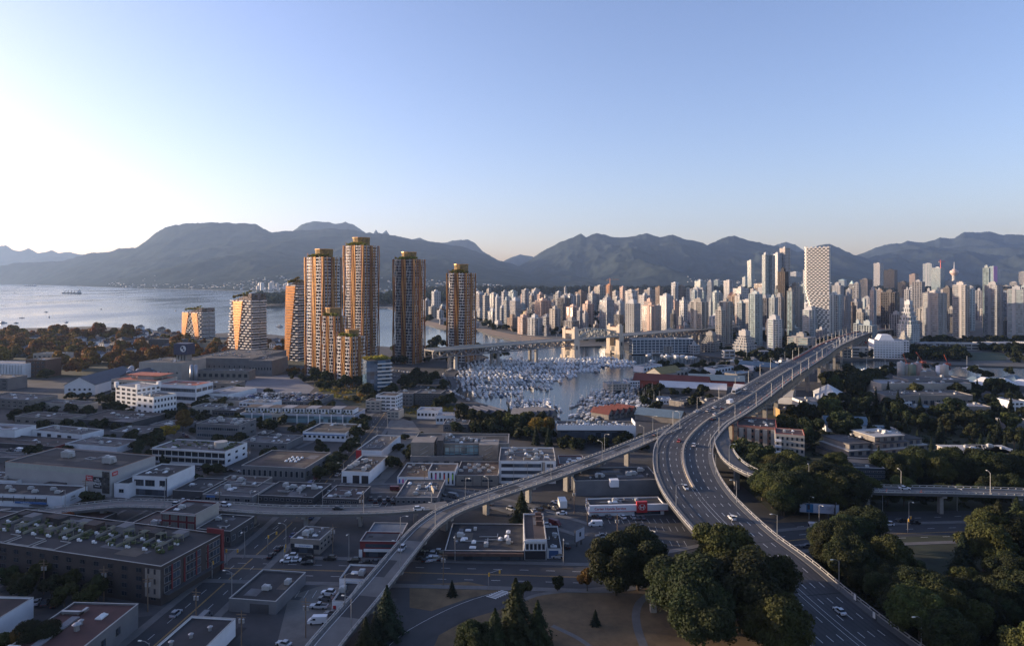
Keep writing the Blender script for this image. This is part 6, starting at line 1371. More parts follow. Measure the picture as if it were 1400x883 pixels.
# hand placed
T(938,858,20,'big','huge round dark tree nearest the curved lawn path'); T(985,812,21,'big2','huge tree rising in front of the bridge median'); T(1040,850,20,'big','giant dark tree against the bridge deck at the bottom')
T(960,898,18,'big','huge tree in the grove cut by the bottom frame, left one'); T(1060,905,17,'big2','huge tree in the grove cut by the bottom frame, right one'); T(1010,868,21,'big','giant tree in the middle of the bottom grove'); T(915,835,13,'big2','smaller leafy tree on the left flank of the big grove')
T(842,813,17,'big','dark cedar like tree beside the cross street, left of the pair'); T(872,806,18,'big','dark cedar like tree beside the cross street, right of the pair')
T(705,893,20,'conifer','tall spruce standing on the dry lawn'); T(735,886,13,'conifer','shorter spruce right of the tall spruce on the dry lawn'); T(677,905,14,'conifer','low branching spruce cut by the bottom frame'); T(652,905,10,'dark','dark bush like tree left of the lawn spruces')
T(814,854,4.5,'conifer','tiny round pine alone on the dry lawn'); T(618,814,5,'conifer','small cone shaped cedar on the traffic island'); T(715,822,6,'green','small young tree at the lawn corner'); T(762,808,5,'dark','small purple leaved tree beside the cross street'); T(803,808,7,'olive','small olive tree on the edge of the dry lawn')
T(713,714,13,'conifer','lone tall conifer rising beside the curving ramp'); T(529,868,14,'conifer','dark conifer pressed against the curving ramp'); T(500,900,11,'conifer','low conifer under the ramp rail'); T(513,882,9,'conifer','narrow conifer between the ramp and the loop road')
T(30,905,9,'olive','olive tree in the bottom corner, left one'); T(52,902,10,'dark','dark tree in the bottom corner beside the brick workshop'); T(-5,912,8,'green','half hidden tree at the bottom frame corner')
T(188,652,21,'conifer','large dark fir beside the huge warehouse'); T(222,650,12,'conifer','small fir in front of the terrace office'); T(250,591,14,'olive','round olive autumn tree above the street bend'); T(226,600,8,'golden','golden shrub like tree beside the autumn tree'); T(238,597,7,'golden','small golden tree below the autumn tree')
for i,(a_,b_,h_) in enumerate(((1042,684,13),(1056,694,15),(1068,688,16),(1082,698,17),(1096,690,17),(1108,700,16),(1124,694,18),(1138,702,17),(1150,692,17),(1072,706,13),(1030,668,11),(1018,658,9),(1160,704,16),(1052,676,13))): T(a_,b_,h_,('dark','green','dark')[i%3],None,'in the tall clump hiding the slip ramp')
T(92,716,5,'russet','bushy russet tree beside the low ramp'); T(1145,662,15,'green','rounded green tree above the overpass end'); T(1120,683,16,'dark','dark tree left of the billboard'); T(1390,735,16,'conifer','tall conifer at the right frame edge'); T(1365,758,20,'conifer','tall ragged conifer near the right park edge')
for i,(a_,b_) in enumerate(((432,656),(445,648),(452,640),(460,632),(470,620),(478,612),(483,600),(490,590),(482,585),(494,578))): T(a_+6,b_,9,('dark','green')[i%2],None,'along the street with parked cars')
for i in range(12): T(202+i*7.5, 497-rnd.random()*2, 20*rnd.uniform(.85,1.1), 'poplar', None, 'in the tall row before the brewery')
for a_,b_,h_ in ((75,462,25),(18,462,22),(132,464,27),(172,463,26),(152,464,24)): T(a_,b_,h_,'golden' if a_ % 2 else 'olive',None,'along the bay skyline')
for a_,b_,h_ in ((85,505,20),(100,512,19),(70,503,16),(112,508,17),(62,520,13),(40,515,9)): T(a_,b_,h_,'russet',None,'in the clump before the armoury hall')
for a_ in range(92,128,9): T(a_,545,7,'dark',None,'before the white armoury gable')
# scattered regions: polygon in pixels, spacing m, heights, kinds, zone
def scatter(poly, n, h0, h1, kinds, zone, dmin=5.5):
    W = [tuple(P(a, b_))[:2] for a, b_ in poly]; xs = [p[0] for p in W]; ys = [p[1] for p in W]; k = 0; t = 0; got = []
    while k < n and t < n*60:
        t += 1; x, y = rnd.uniform(min(xs),max(xs)), rnd.uniform(min(ys),max(ys))
        if not inpoly((x,y),W): continue
        if any((x-a)**2+(y-b_)**2 < dmin**2 for a, b_ in got): continue
        if blocked(x, y): continue
        got.append((x,y)); trees.append((x,y,rnd.uniform(h0,h1),rnd.choice(kinds),zone,None)); k += 1
foot = []
for o, z in THINGS:
    if o.name.split('.')[0] in ('elevated_bridge','elevated_ramp','deco_bridge','motor_boat','sailing_boat','deciduous_tree','conifer_tree','poplar_tree','floating_dock'): continue
    wl = [c for c in o.children if c.name.startswith(('wall','glazing','shell'))]
    if wl and o.location.y > 150:
        bb = wl[0].bound_box; xs = [v[0] for v in bb]; ys = [v[1] for v in bb]; a = o.rotation_euler.z; foot.append((o.location.x, o.location.y, math.cos(a), math.sin(a), min(xs)-1.5, max(xs)+1.5, min(ys)-1.5, max(ys)+1.5))
foot += [(P(a_,b_).x, P(a_,b_).y, 1, 0, -14, 14, -26, 12) for a_, b_ in KP if 125 < a_ < 235]
roads_ = [(rd.q[::2], rd.q[0,3]/2+3) for rd in (main, rampA, rampB, rampC, st1, st4, st5, loop, st2, ste, std)]
def blocked(x, y):
    for fx, fy, c, s, x0, x1, y0, y1 in foot:
        dx, dy = x-fx, y-fy
        if abs(dx)+abs(dy) > 200: continue
        u, v = dx*c+dy*s, -dx*s+dy*c
        if x0 < u < x1 and y0 < v < y1: return True
    for q, w in roads_:
        if np.min((q[:,0]-x)**2+(q[:,1]-y)**2) < (w+1)**2: return True
    return False
dk = ('dark','dark','green','conifer'); au = ('russet','golden','olive','russet','dark','olive')
scatter([(430,500),(440,492),(470,500),(500,512),(520,520),(560,545),(560,560),(520,556),(490,552),(450,540),(425,525)], 40, 8, 15, ('olive','green','golden','dark'), 'on the slope below the amber towers')
scatter([(530,497),(560,500),(610,500),(650,500),(640,496),(700,492),(700,488),(650,486),(600,482),(540,482)], 26, 9, 15, ('dark','dark','olive','conifer'), 'at the feet of the twin far towers')
scatter([(560,512),(600,512),(612,530),(600,540),(640,556),(645,575),(600,560),(560,545),(545,530)], 26, 7, 12, dk, 'around the slate apartments near the marina')
scatter([(758,606),(885,606),(880,616),(800,620),(758,618)], 14, 7, 9.5, ('dark','dark','olive','conifer'), 'before the white parapet hall')
scatter([(600,585),(640,575),(690,580),(752,590),(752,614),(690,600),(640,598)], 34, 9, 14, ('dark','dark','green','olive','conifer'), 'in the belt before the marina')
scatter([(870,540),(900,530),(960,540),(985,548),(960,558),(930,560),(905,565),(880,560)], 16, 7, 11, ('dark','green'), 'near the island mast docks')
scatter([(1075,545),(1130,520),(1200,520),(1210,530),(1180,560),(1150,610),(1110,640),(1060,640),(1000,600),(1040,560)], 55, 11, 18, ('dark','dark','green','conifer'), 'in the wood right of the bridge')
scatter([(1150,560),(1240,540),(1400,540),(1400,640),(1290,650),(1150,650)], 85, 10, 17, ('dark','dark','green','conifer','conifer'), 'in the wooded island neighbourhood')
scatter([(985,625),(1010,650),(1060,700),(1090,720),(1140,712),(1180,700),(1150,678),(1060,660),(1020,640)], 34, 11, 17, ('dark','green','green'), 'under the slip ramp beside the bridge')
scatter([(1150,690),(1400,690),(1450,702),(1280,704),(1150,700)], 26, 8, 13, dk, 'behind the overpass road')
scatter([(1150,655),(1400,660),(1400,668),(1150,666)], 22, 13, 17, dk, 'just above the overpass')
scatter([(1120,760),(1180,750),(1200,775),(1240,800),(1260,840),(1300,900),(1340,960),(1290,940),(1230,860),(1170,810),(1130,780)], 60, 9, 15, ('dark','dark','green'), 'in the park beside the bridge footway')
scatter([(1300,800),(1340,760),(1420,740),(1600,760),(1600,960),(1400,960),(1300,880)], 56, 10, 17, ('dark','dark','green','conifer'), 'in the far corner of the park')
scatter([(1130,722),(1300,716),(1420,712),(1420,722),(1300,728),(1140,735)], 14, 5, 8, ('olive','russet','green'), 'along the road median behind the park')
scatter([(30,880),(0,800),(60,800),(190,830),(150,850),(40,835)], 9, 7, 9, ('dark','dark','green'), 'in the courtyard before the brick apartments')
scatter([(230,690),(0,560),(300,530),(400,545),(500,570),(480,600),(300,640)], 66, 5, 9, ('dark','olive','green'), 'between the workshops')
scatter([(-60,500),(0,460),(120,458),(240,470),(250,500),(170,508),(110,500),(60,498)], 120, 12, 21, au, 'in the wooded quarter by the bay')
scatter([(360,505),(385,500),(440,515),(430,530),(400,520)], 16, 5, 9, ('golden','olive','dark'), 'beside the yard wall under the towers')
scatter([(280,482),(310,470),(300,465),(400,470),(410,490),(360,486),(300,490)], 34, 9, 16, au, 'around the sail shaped towers')
scatter([(560,470),(650,478),(668,486),(600,484),(545,480)], 16, 10, 16, ('dark','olive'), 'on the park point behind the amber towers')
scatter([(1200,500),(1300,503),(1400,512),(1400,530),(1300,528),(1200,512)], 16, 7, 11, dk, 'by the cement dock')
pass
SM = broad(12, 520, 1.15, leafB, 51, .45, 9); SMA = broad(12, 520, 1.15, leafC, 52, .45, 9)
far = []
def scatter_far(poly, n, h0, h1):
    W = [tuple(P(a, b_))[:2] for a, b_ in poly]; xs = [p[0] for p in W]; ys = [p[1] for p in W]; k = 0; t = 0
    while k < n and t < n*50:
        t += 1; x, y = rnd.uniform(min(xs),max(xs)), rnd.uniform(min(ys),max(ys))
        if inpoly((x,y),W) and not blocked(x,y): far.append((x,y,rnd.uniform(h0,h1))); k += 1
scatter_far([(0,690),(0,560),(300,530),(400,545),(500,570),(600,600),(600,650),(450,650),(300,690)], 110, 5, 9)
scatter_far([(575,440),(600,447),(640,445),(700,456),(760,460),(800,468),(860,474),(940,478),(1050,486),(1150,480),(1150,440),(900,430),(600,425)], 620, 8, 15)
scatter_far([(990,490),(1050,493),(1150,494),(1200,490),(1195,480),(1050,484),(990,483)], 90, 8, 12)
scatter_far([(900,502),(1060,495),(1060,505),(980,520),(900,515)], 40, 6, 10)
scatter_far([(1240,480),(1300,478),(1400,476),(1500,480),(1500,462),(1400,464),(1300,466),(1240,472)], 120, 9, 14)
scatter_far([(1290,476),(1440,476),(1440,484),(1376,483),(1322,481),(1322,494),(1290,495)], 90, 8, 12)
scatter_far([(1240,493),(1290,496),(1290,480),(1240,478)], 50, 8, 13); scatter_far([(1370,497),(1500,500),(1500,476),(1365,478)], 60, 9, 13)
scatter_far([(-200,500),(-100,455),(240,458),(300,475),(240,490),(100,500)], 260, 8, 15)
trees = [t for t in trees if t[1] > 150]
trees.sort(key=lambda t: -(t[2]/t[1]) - (1 if t[5] else 0))
proto_scale = {'big':20,'big2':20,'conifer':18,'poplar':18}
ci = 0
for i, (x, y, h, kind, zone, lab) in enumerate(trees):
    if i >= 300: far.append((x, y, h)); continue
    near = y < 330
    if kind == 'big': p = BIG[i%2]
    elif kind == 'big2': p = BIG[2]
    elif kind == 'conifer': p = CON[2+i%2] if near else CON[i%2]
    elif kind == 'poplar': p = POP[1 if i%7 == 0 else 0]
    elif near and h > 9: p = BIG[2] if kind in ('green','olive') else BIG[i%2]
    else: p = MED[kind][i%len(MED[kind])]
    base = 20 if p in BIG else (18 if p in CON or p in POP else 12); s = h/base; hgt = 'tall' if h > 14.5 else ('small' if h < 8 else '')
    label = lab or (hgt+' '+LBL[kind]).strip()
    place(p, (x, y, 0), rnd.uniform(0,6.28), label, s*rnd.uniform(.95,1.1)*(1.3 if kind == 'conifer' and near else 1), None if lab else zone, s)
for p in BIG+CON+POP+[q for v in MED.values() for q in v]:
    if p.name not in USED:
        for c in list(p.children): bpy.data.objects.remove(c)
        THINGS[:] = [t for t in THINGS if t[0] is not p]; bpy.data.objects.remove(p)
# the remaining far trees as one mass
def mass_trees(name, lst, protos, label, leafm):
    vs_ = []; 
    me0 = [np.array([v.co for v in p.children[0].data.vertices]) for p in protos]
    for i, (x, y, h) in enumerate(lst):
        m = me0[i%len(me0)]; a = rnd.uniform(0,6.28); s = h/12; c_, s_ = math.cos(a), math.sin(a)
        q = np.stack([(m[:,0]*c_-m[:,1]*s_)*s*1.1+x, (m[:,0]*s_+m[:,1]*c_)*s*1.1+y, m[:,2]*s*rnd.uniform(.85,1.15)-1.5],1); vs_.append(q)
    v = np.concatenate(vs_); N = len(v)//4; me = bpy.data.meshes.new(name); me.vertices.add(4*N); me.vertices.foreach_set('co', v.ravel()); me.loops.add(4*N); me.loops.foreach_set('vertex_index', np.arange(4*N)); me.polygons.add(N); me.polygons.foreach_set('loop_start', np.arange(0,4*N,4)); me.materials.append(leafm); me.update(); me.validate()
    o = bpy.data.objects.new(name, me); C.objects.link(o); stuff(o, label); return o
mass_trees('distant_trees', [t for t in far if t[0] > -200 or t[1] < 690], [SM], 'distant street and park trees between the city blocks', leafB)
fl_ = [t for t in far if not (t[0] > -200 or t[1] < 690)]
if fl_: mass_trees('distant_bay_trees', fl_, [SMA], 'distant autumn trees in the quarter by the bay', leafmat('leaf_rust', (.22,.13,.028)))  # rust leaf colour also carries the golden low sun on this quarter
# forested point across the water
pts_ = [(x, y, h*.8) for x, y, h in [((px_-700)*Y_/F, Y_, rnd.uniform(26,48)) for px_, Y_ in [(rnd.uniform(352,760), rnd.uniform(2350,3300)) for _ in range(1500)]] if proj((x,y,0))[1] < np.interp(proj((x,y,0))[0], [352,530,560,600,680,760], [418,420.5,419,416,408,405])]
mass_trees('forest', pts_, [SM], 'dark forest covering the point across the water', leafE)
pts_ = [((px_-700)*Y_/F, Y_, rnd.uniform(30,50)) for px_, Y_ in [(rnd.uniform(560,1450), rnd.uniform(3700,4700)) for _ in range(1700)]]
mass_trees('forest', pts_, [SM], 'dark wooded ridge rising behind the city blocks', leafE)
for p in (SM, SMA):
    for c in list(p.children): bpy.data.objects.remove(c)
    THINGS[:] = [t for t in THINGS if t[0] is not p]; bpy.data.objects.remove(p)
print('trees', len(trees), len(far))
# shrubs and scrub on the slopes as ground cover
def scrub(name, poly, n, s, m, label):
    W = [tuple(P(a, b_))[:2] for a, b_ in poly]; xs = [p[0] for p in W]; ys = [p[1] for p in W]; c = []
    while len(c) < n:
        x, y = rnd.uniform(min(xs),max(xs)), rnd.uniform(min(ys),max(ys))
        if inpoly((x,y),W) and not blocked(x,y):
            for _ in range(14): c.append((x+rnd.gauss(0,1), y+rnd.gauss(0,1), abs(rnd.gauss(.5,.5))))
    c = np.array(c); o = bpy.data.objects.new(name, quads(name, c, np.tile([0,0,1.],(len(c),1)), s, m)); C.objects.link(o); stuff(o, label)
scrub('undergrowth', [(1000,600),(1060,560),(1130,530),(1400,545),(1400,690),(1150,700),(1060,705),(1010,660)], 9000, .7, leafB, 'dark undergrowth beneath the island trees')
scrub('undergrowth', [(430,505),(500,515),(560,548),(640,560),(620,580),(520,556),(440,540)], 5000, .6, leafD, 'olive scrub on the slope below the towers')
scrub('undergrowth', [(1110,765),(1180,745),(1220,800),(1260,850),(1340,950),(1280,940),(1180,830)], 4500, .5, leafB, 'dark park undergrowth beside the bridge')
# ---------------------------------------------------------------- vehicles
def carmat(n, c): return mat('car_'+n, c, .3, .1, var=0)
CARC = dict(white=(.62,.63,.65), silver=(.38,.39,.41), black=(.015,.015,.018), grey=(.10,.105,.115), red=(.35,.02,.02), blue=(.03,.06,.16), maroon=(.09,.015,.02))
tyre = mat('tyre', (.015,.015,.015), .9, var=0); carg = mat('car_glass', (.015,.018,.022), .08, var=0); lampm = mat('lamp_lens', (.6,.58,.5), .2, var=0); tail = mat('tail_lens', (.3,.01,.01), .3, var=0)
_wm = MB(); _wm.bar((-.11,0,0),(.11,0,0),.33,12); WHEEL = _wm.mesh('wheel', tyre); _hl = MB(); _hl.box(-.22,.22,-.03,.03,-.08,.08); HL = _hl.mesh('headlight', lampm); TL = _hl.mesh('tail_light', tail)
def lofted(b, sec):
    """sections along y: (y, half width bottom, half width top, z bottom, z top)"""
    v = []; f = []
    for y, wb, wt, z0, z1 in sec: v += [(-wb,y,z0),(wb,y,z0),(wt,y,z1),(-wt,y,z1)]
    for i in range(len(sec)-1):
        o = i*4
        for k in range(4): f.append((o+k, o+(k+1)%4, o+4+(k+1)%4, o+4+k))
    f += [(3,2,1,0), (len(v)-4,len(v)-3,len(v)-2,len(v)-1)]; b.add(v, [tuple(reversed(q)) for q in f])
def car(kind, colr):
    r = thing('car', 'x', kind, (0,0,0), 0, 'cars'); m = carmat(colr, CARC[colr]); b = MB(); g = MB()
    if kind in ('car', 'suv'):
        L = 2.3; hb = .82 if kind == 'car' else .95; ht = 1.42 if kind == 'car' else 1.7; rear = -1.55 if kind == 'car' else -2.0
        lofted(b, [(-L,.70,.72,.35,hb-.05),(-L+.15,.88,.82,.25,hb),(-1.2,.9,.86,.22,hb),(.9,.9,.85,.22,hb-.02),(L-.25,.86,.76,.25,hb-.14),(L,.68,.62,.35,hb-.25)])
        lofted(g, [(rear,.82,.66,hb-.02,hb+.03),(rear+.45,.83,.64,hb-.02,ht-.07),(.1,.83,.64,hb-.02,ht-.06),(.95,.82,.70,hb-.03,hb+.02)]); g.build('windows', carg, r) if False else None
        o = g.build('glasshouse', carg, r); rf = MB(); lofted(rf, [(rear+.42,.64,.60,ht-.08,ht-.02),(-.4,.65,.62,ht-.08,ht),(.15,.64,.58,ht-.08,ht-.03)]); rf.build('roof_panel', m, r)
    elif kind == 'van':
        L = 2.75; lofted(b, [(-L,.92,.86,.35,2.2),(1.3,.95,.88,.3,2.25),(1.9,.95,.80,.3,1.5),(L,.86,.76,.35,1.0)]); lofted(g, [(1.32,.90,.80,1.3,2.05),(1.42,.93,.80,1.3,2.0),(1.98,.86,.76,1.3,1.42)]); g.build('windscreen', carg, r)
        s = MB(); s.box(-.955,.955,.4,1.25,1.3,1.8); s.build('side_window', carg, r)
    elif kind == 'pickup':
        L = 2.7; lofted(b, [(-L,.9,.9,.4,1.0),(-.5,.92,.9,.35,1.0),(1.1,.92,.88,.35,1.02),(L,.85,.78,.4,.9)]); bd = MB(); bd.box(-.75,.75,-L+.15,-.7,1.003,1.01); bd.build('load_bed', blk, r)
        lofted(g, [(-.65,.84,.7,1.0,1.7),(.5,.84,.7,1.0,1.72),(1.15,.84,.72,1.0,1.05)]); g.build('glasshouse', carg, r); rf = MB(); lofted(rf, [(-.6,.69,.66,1.68,1.77),(.45,.69,.66,1.68,1.76)]); rf.build('roof_panel', m, r)
    elif kind == 'bus':
        L = 6; lofted(b, [(-L,1.25,1.2,.35,3.0),(-L+.2,1.28,1.22,.3,3.05),(L-.3,1.28,1.22,.3,3.05),(L,1.2,1.12,.35,2.9)]); s = MB(); s.box(-1.30,1.30,-L+.5,L-.9,1.3,2.4); s.build('side_window', carg, r); s = MB(); s.box(-1.05,1.05,L-.1,L+.04,1.1,2.5); s.build('windscreen', carg, r)
        s = MB(); s.box(-.8,.8,-3,-1,3.05,3.3); s.build('roof_unit', white, r)
    else:
        L = 4; lofted(b, [(-L,1.2,1.2,.9,3.2),(1.6,1.2,1.2,.9,3.2)]); c = MB(); lofted(c, [(1.75,1.1,1.0,.5,2.3),(2.9,1.1,1.0,.5,2.2),(L-.6,1.05,.9,.5,1.3)]); c.build('cab', carmat('white', CARC['white']), r); s = MB(); s.box(-.9,.9,2.95,3.2,1.4,2.0); s.build('windscreen', carg, r)
    b.build('body', m, r); wy = .6*L; wx = .82 if kind in ('car','suv') else (.86 if kind in ('van','pickup') else 1.15)
    for sx in (-1,1):
        for sy in (-1,1): child('wheel', WHEEL, r, (sx*wx, sy*wy, .33), 0, 1 if kind != 'bus' else 1.4)
        child('headlight', HL, r, (sx*.5*(1 if L < 3 else 1.6), L-.02 if kind != 'car' and kind != 'suv' else L-.04, .62 if L < 5 else .8)); child('tail_light', TL, r, (sx*.55, -L+.02, .68))
    return r
CP = {}
def cp(kind, colr):
    if (kind, colr) not in CP: CP[(kind, colr)] = car(kind, colr)
    return CP[(kind, colr)]
ncar = 0
CARS = []
def put(x, y, z, a, kind, colr, where_): CARS.append((x, y, z, a, kind, colr, where_))
def put2(x, y, z, a, kind, colr, where_):
    global ncar; ncar += 1; nm = {'car':'sedan','suv':'sport utility car','van':'delivery van','pickup':'pickup truck','bus':'city bus','truck':'box truck'}[kind]
    return place(cp(kind, colr), (x, y, z), a, f'{colr} {nm} {where_}')
def on(rd, px, py, kind, colr, where_, flip=False, pitch=0):
    d, o = rd.find(px, py); (x, y, z), a = rd.at(d, o, .02); return put(x, y, z, a+(math.pi if flip else 0), kind, colr, where_)
for px_, py_, k, c, f_ in ((929.5,602,'car','red',1),(948,611,'suv','white',0),(937,668,'suv','silver',1),(1001,709,'suv','white',0),(992,729,'car','red',1),(1148,837,'car','white',0),(953,562,'car','white',1),(969,562,'suv','silver',0),(976,557,'car','white',0),(979,567,'car','white',0),(989,558,'car','black',0),(999,551,'truck','white',0),(1006,537,'bus','silver',1),(1019,532,'car','white',1),(1036,523,'car','grey',1),(974,575,'car','black',0)): on(main, px_, py_, k, c, 'driving on the wide bridge', f_)
for k in range(46):
    d = main.L*(.52+.46*k/46)+rnd.uniform(-2,2); o = rnd.choice((-9,-6,-2.5,2.5,5.5,8.5)); (x, y, z), a = main.at(d, o, .02); put(x, y, z, a+(math.pi if o < 0 else 0), rnd.choice(('car','car','suv','suv','van')), rnd.choice(('white','white','silver','black','grey','red')), 'in traffic on the far half of the bridge')
on(rampA, 550, 751, 'suv', 'silver', 'driving up the curving ramp', True); on(rampA, 897, 595, 'car', 'grey', 'at the top of the curving ramp')
for px_, c, k in ((464,'black','car'),(573,'white','suv'),(309,'white','suv'),(243,'silver','suv')): on(rampB, px_, 697 if px_ > 400 else 693, k, c, 'on the low ramp from the left')
on(rampC, 1236, 670, 'car', 'white', 'crossing the overpass behind the park')
def ground(px, py, a, kind, colr, where_): q = P(px, py); return put(q.x, q.y, .1, R(a), kind, colr, where_)
on(st1, 240, 844, 'suv', 'silver', 'driving down the corner street'); 
for px_, py_, k, c in ((398,762,'suv','white'),(392,768,'car','white'),(403,767,'car','white'),(420,764,'suv','black'),(421,771,'car','black'),(451,765,'suv','black'),(484,768,'suv','black'),(512,770,'car','grey'),(500,771,'car','black')): ground(px_, py_, 92, k, c, 'waiting on the cross street by the tan office')
for px_, py_, k, c, a in ((449,812,'suv','white',80),(445,820,'suv','grey',80),(436,831,'pickup','silver',85),(434,852,'van','white',95),(388,882,'car','silver',70),(454,840,'car','grey',80)): ground(px_, py_, a, k, c, 'in the gravel yard beside the ramp')
for px_, py_, k, c in ((50,825,'car','white'),(62,826,'suv','grey'),(75,828,'suv','black')): ground(px_, py_, 20, k, c, 'in the lane below the brick apartments')
for px_, py_, k, c, a in ((768,703,'car','white',90),(745,694,'suv','black',60),(757,696,'car','grey',40),(737,697,'car','black',60),(730,700,'car','silver',20),(760,688,'car','white',50),(746,719,'car','silver',100),(762,762,'suv','silver',92),(775,748,'suv','black',10),(814,719,'van','white',92),(822,734,'car','grey',95),(824,740,'suv','black',95),(828,747,'car','maroon',95),(832,754,'car','black',95),(815,708,'car','black',30),(832,708,'suv','grey',10),(851,708,'car','white',20),(871,709,'suv','grey',10),(878,709,'car','grey',10),(865,708,'car','silver',10),(876,721,'car','black',95),(876,727,'car','maroon',95),(885,737,'car','black',95),(887,740,'suv','silver',95),(895,746,'suv','white',95),(888,753,'car','black',95),(648,735,'car','black',30)): ground(px_, py_, a, k, c, 'in the lot around the car service shop')
q = P(769,694); r = thing('parked_trailer','white box trailer parked behind the heritage shop','trailer',(q.x,q.y,.05),R(5)); b = MB(); b.box(-1.6,1.6,-3,3,.8,3.9); b.build('box', white, r)
for sx in (-1.5,1.5):
    for sy in (-1.5,1.5): child('wheel', WHEEL, r, (sx,sy,.35),0,1.1)
for i in range(14): ground(585+rnd.random()*16 if False else 576+(i%7)*4.2, 758+(i//7)*7+rnd.uniform(-2,2), rnd.choice((85,95,5)), rnd.choice(('car','suv')), rnd.choice(('black','grey','silver','white','black')), 'packed in the lot under the ramp piers')
for k in range(12): ground(507+k*6, 683+(k%2)*4, 15, rnd.choice(('car','suv')), rnd.choice(('black','black','grey')), 'in the dark lot behind the low ramp')
for px_, py_, c in ((434,653,'white'),(438,649,'white'),(442,646,'silver'),(446,641,'white'),(462,650,'silver'),(465,646,'grey'),(519,640,'maroon'),(426,660,'silver')): ground(px_, py_, -10, 'car', c, 'parked along the tree lined side street')
for k in range(11): ground(1215+rnd.uniform(-6,10), 716+rnd.uniform(-3,3), 70, 'car', 'white', 'x') if False else None
for px_, py_, k, c in ((1214,718,'suv','white'),(1131,737,'car','white'),(1103,748,'car','grey'),(1235,714,'car','black'),(1250,716,'car','black'),(1190,724,'car','grey')): ground(px_, py_, 85, k, c, 'on the road behind the park')
ground(1128,726,80,'bus','silver','half hidden by the park trees')
# rooftop deck and marina lots
r_, dw, dd_, dh = DECK; a = r_.rotation_euler.z
for row in range(5):
    for k in range(int(dw/2.9)):
        if rnd.random() < .8:
            u, v = 2+k*2.9, 4+row*6.2; x = r_.location.x+u*math.cos(a)-v*math.sin(a); y = r_.location.y+u*math.sin(a)+v*math.cos(a)
            put(x, y, dh-.42, a+rnd.uniform(-.04,.04)+(math.pi if row%2 else 0), rnd.choice(('car','suv','car','van')), rnd.choice(('white','white','silver','grey','black','blue')), 'on the crowded parking deck')
for (a_, b_), (c_, e_), n in (((538,507),(575,512),11),((540,515),(585,522),12),((545,524),(590,532),11),((606,512),(612,530),8),((614,534),(640,548),11),((610,508),(622,503),6),((560,536),(596,540),8)):
    for k in range(n): t = k/(n-1); ground(a_+(c_-a_)*t+rnd.uniform(-1,1), b_+(e_-b_)*t, rnd.choice((20,25,200)), rnd.choice(('car','suv','van')), rnd.choice(('white','white','silver','grey','black')), 'in the parking rows beside the marina')
for k in range(20): ground(rnd.uniform(1010,1100), rnd.uniform(556,566) if k%2 else rnd.uniform(540,546), rnd.uniform(0,180), 'car', rnd.choice(('white','silver','grey')), 'near the sheds right of the bridge') if not blocked(*P(1050,560)[:2]) else None
# kerbside cars and stalls in the low-rise blocks
for rd, off, d0, d1, z_ in ((st1, 6.2, 20, 130, 'parked at the kerb of the corner street'), (st1, -6.2, 150, 260, 'parked by the brown roofed warehouse'), (stb, 3.8, 20, 330, 'parked along the back street'), (stc, -3.4, 20, 300, 'parked on the middle street'), (std, 3.0, 10, 200, 'parked on the bend by the deco block'), (ste, -3.0, 5, 190, 'parked below the glass arcade'), (stf, 2.6, 5, 150, 'on the marina road'), (st2, 3, 5, 80, 'parked behind the brick apartments')):
    d = d0
    while d < min(d1, rd.L-3):
        if rnd.random() < .55: (x, y, z), a = rd.at(d, off, .05); put(x, y, z, a+(math.pi if off < 0 else 0), rnd.choice(('car','suv','car','van')), rnd.choice(('white','silver','grey','black','black','blue','maroon')), z_)
        d += 6.3
stall = MB()
def stalls(px, py, yaw, n, L=5, step=2.7):
    q = P(px, py); a = R(yaw)
    for k in range(n): stall.cbox(q.x+math.cos(a)*k*step, q.y-math.sin(a)*k*step, .062, .12, L, .004, -a)
for a_ in ((815,713,-2,22),(820,730,2,7),(860,722,2,10),(868,742,2,8),(520,690,3,16),(520,680,3,14),(640,672,2,12),(300,716,8,10),(395,812,0,4)): stalls(*a_)
struct(stall.build('parking_marking', linew))
CARS = [c for c in CARS if c[1] > 120]; CARS.sort(key=lambda c: c[1]/(2 if c[4] in ('bus','truck') else 1)); rest = {}
for i, c in enumerate(CARS):
    if i < 298: put2(*c)
    else:
        b = rest.setdefault('all', MB()); x, y, z, a = c[:4]; co, si = math.cos(a), math.sin(a)
        for (y0_, y1_, w_, z0_, z1_) in ((-2.2,2.2,.88,.25,.85),(-1.5,.8,.72,.85,1.4)):
            q = [(x+u*co-v*si, y+u*si+v*co) for u, v in ((-w_,y0_),(w_,y0_),(w_,y1_),(-w_,y1_))]; b.prism(q, z+z0_, z+z1_)
if rest: stuff(rest['all'].build('distant_cars', mat('car_mass',(.3,.3,.31),.3,var=.9,scale=.15,detail=1)), 'distant cars parked and driving far back')
print('cars', ncar, len(CARS))
# ---------------------------------------------------------------- lamps, poles, signs
def lamp_proto(h, arm, double=False):
    r = thing('street_lamp', 'x', 'street lamp', (0,0,0), 0, 'street lamps'); b = MB(); b.bar((0,0,0),(0,0,h),.16,6,.09); b.build('post', steel, r)
    for s in ((-1,1) if double else (1,)):
        b = MB(); b.bar((0,0,h-.3),(s*arm*.5,0,h+.35),.07); b.bar((s*arm*.5,0,h+.35),(s*arm,0,h+.45),.06); b.build('arm', steel, r); b = MB(); b.box(s*arm-.15,s*arm+.55*s+.15,-.2,.2,h+.33,h+.5); b.build('lamp_head', lampm, r)
    return r
LPs = lamp_proto(9, 2.2); LPd = lamp_proto(9.5, 2.2, True)
def lampson(rd, off, d0, d1, step, where_, flip=0, p=None, dz=.1):
    d = d0
    while d < d1: (x, y, z), a = rd.at(d, off, dz); place(p or LPs, (x, y, z), a+flip, 'grey street lamp '+where_); d += step
lampson(main, 13.2, 18, main.L*.4, 34, 'on the near footway of the bridge', math.pi); lampson(main, -13.2, 45, main.L*.4, 36, 'on the far footway of the near bridge half')
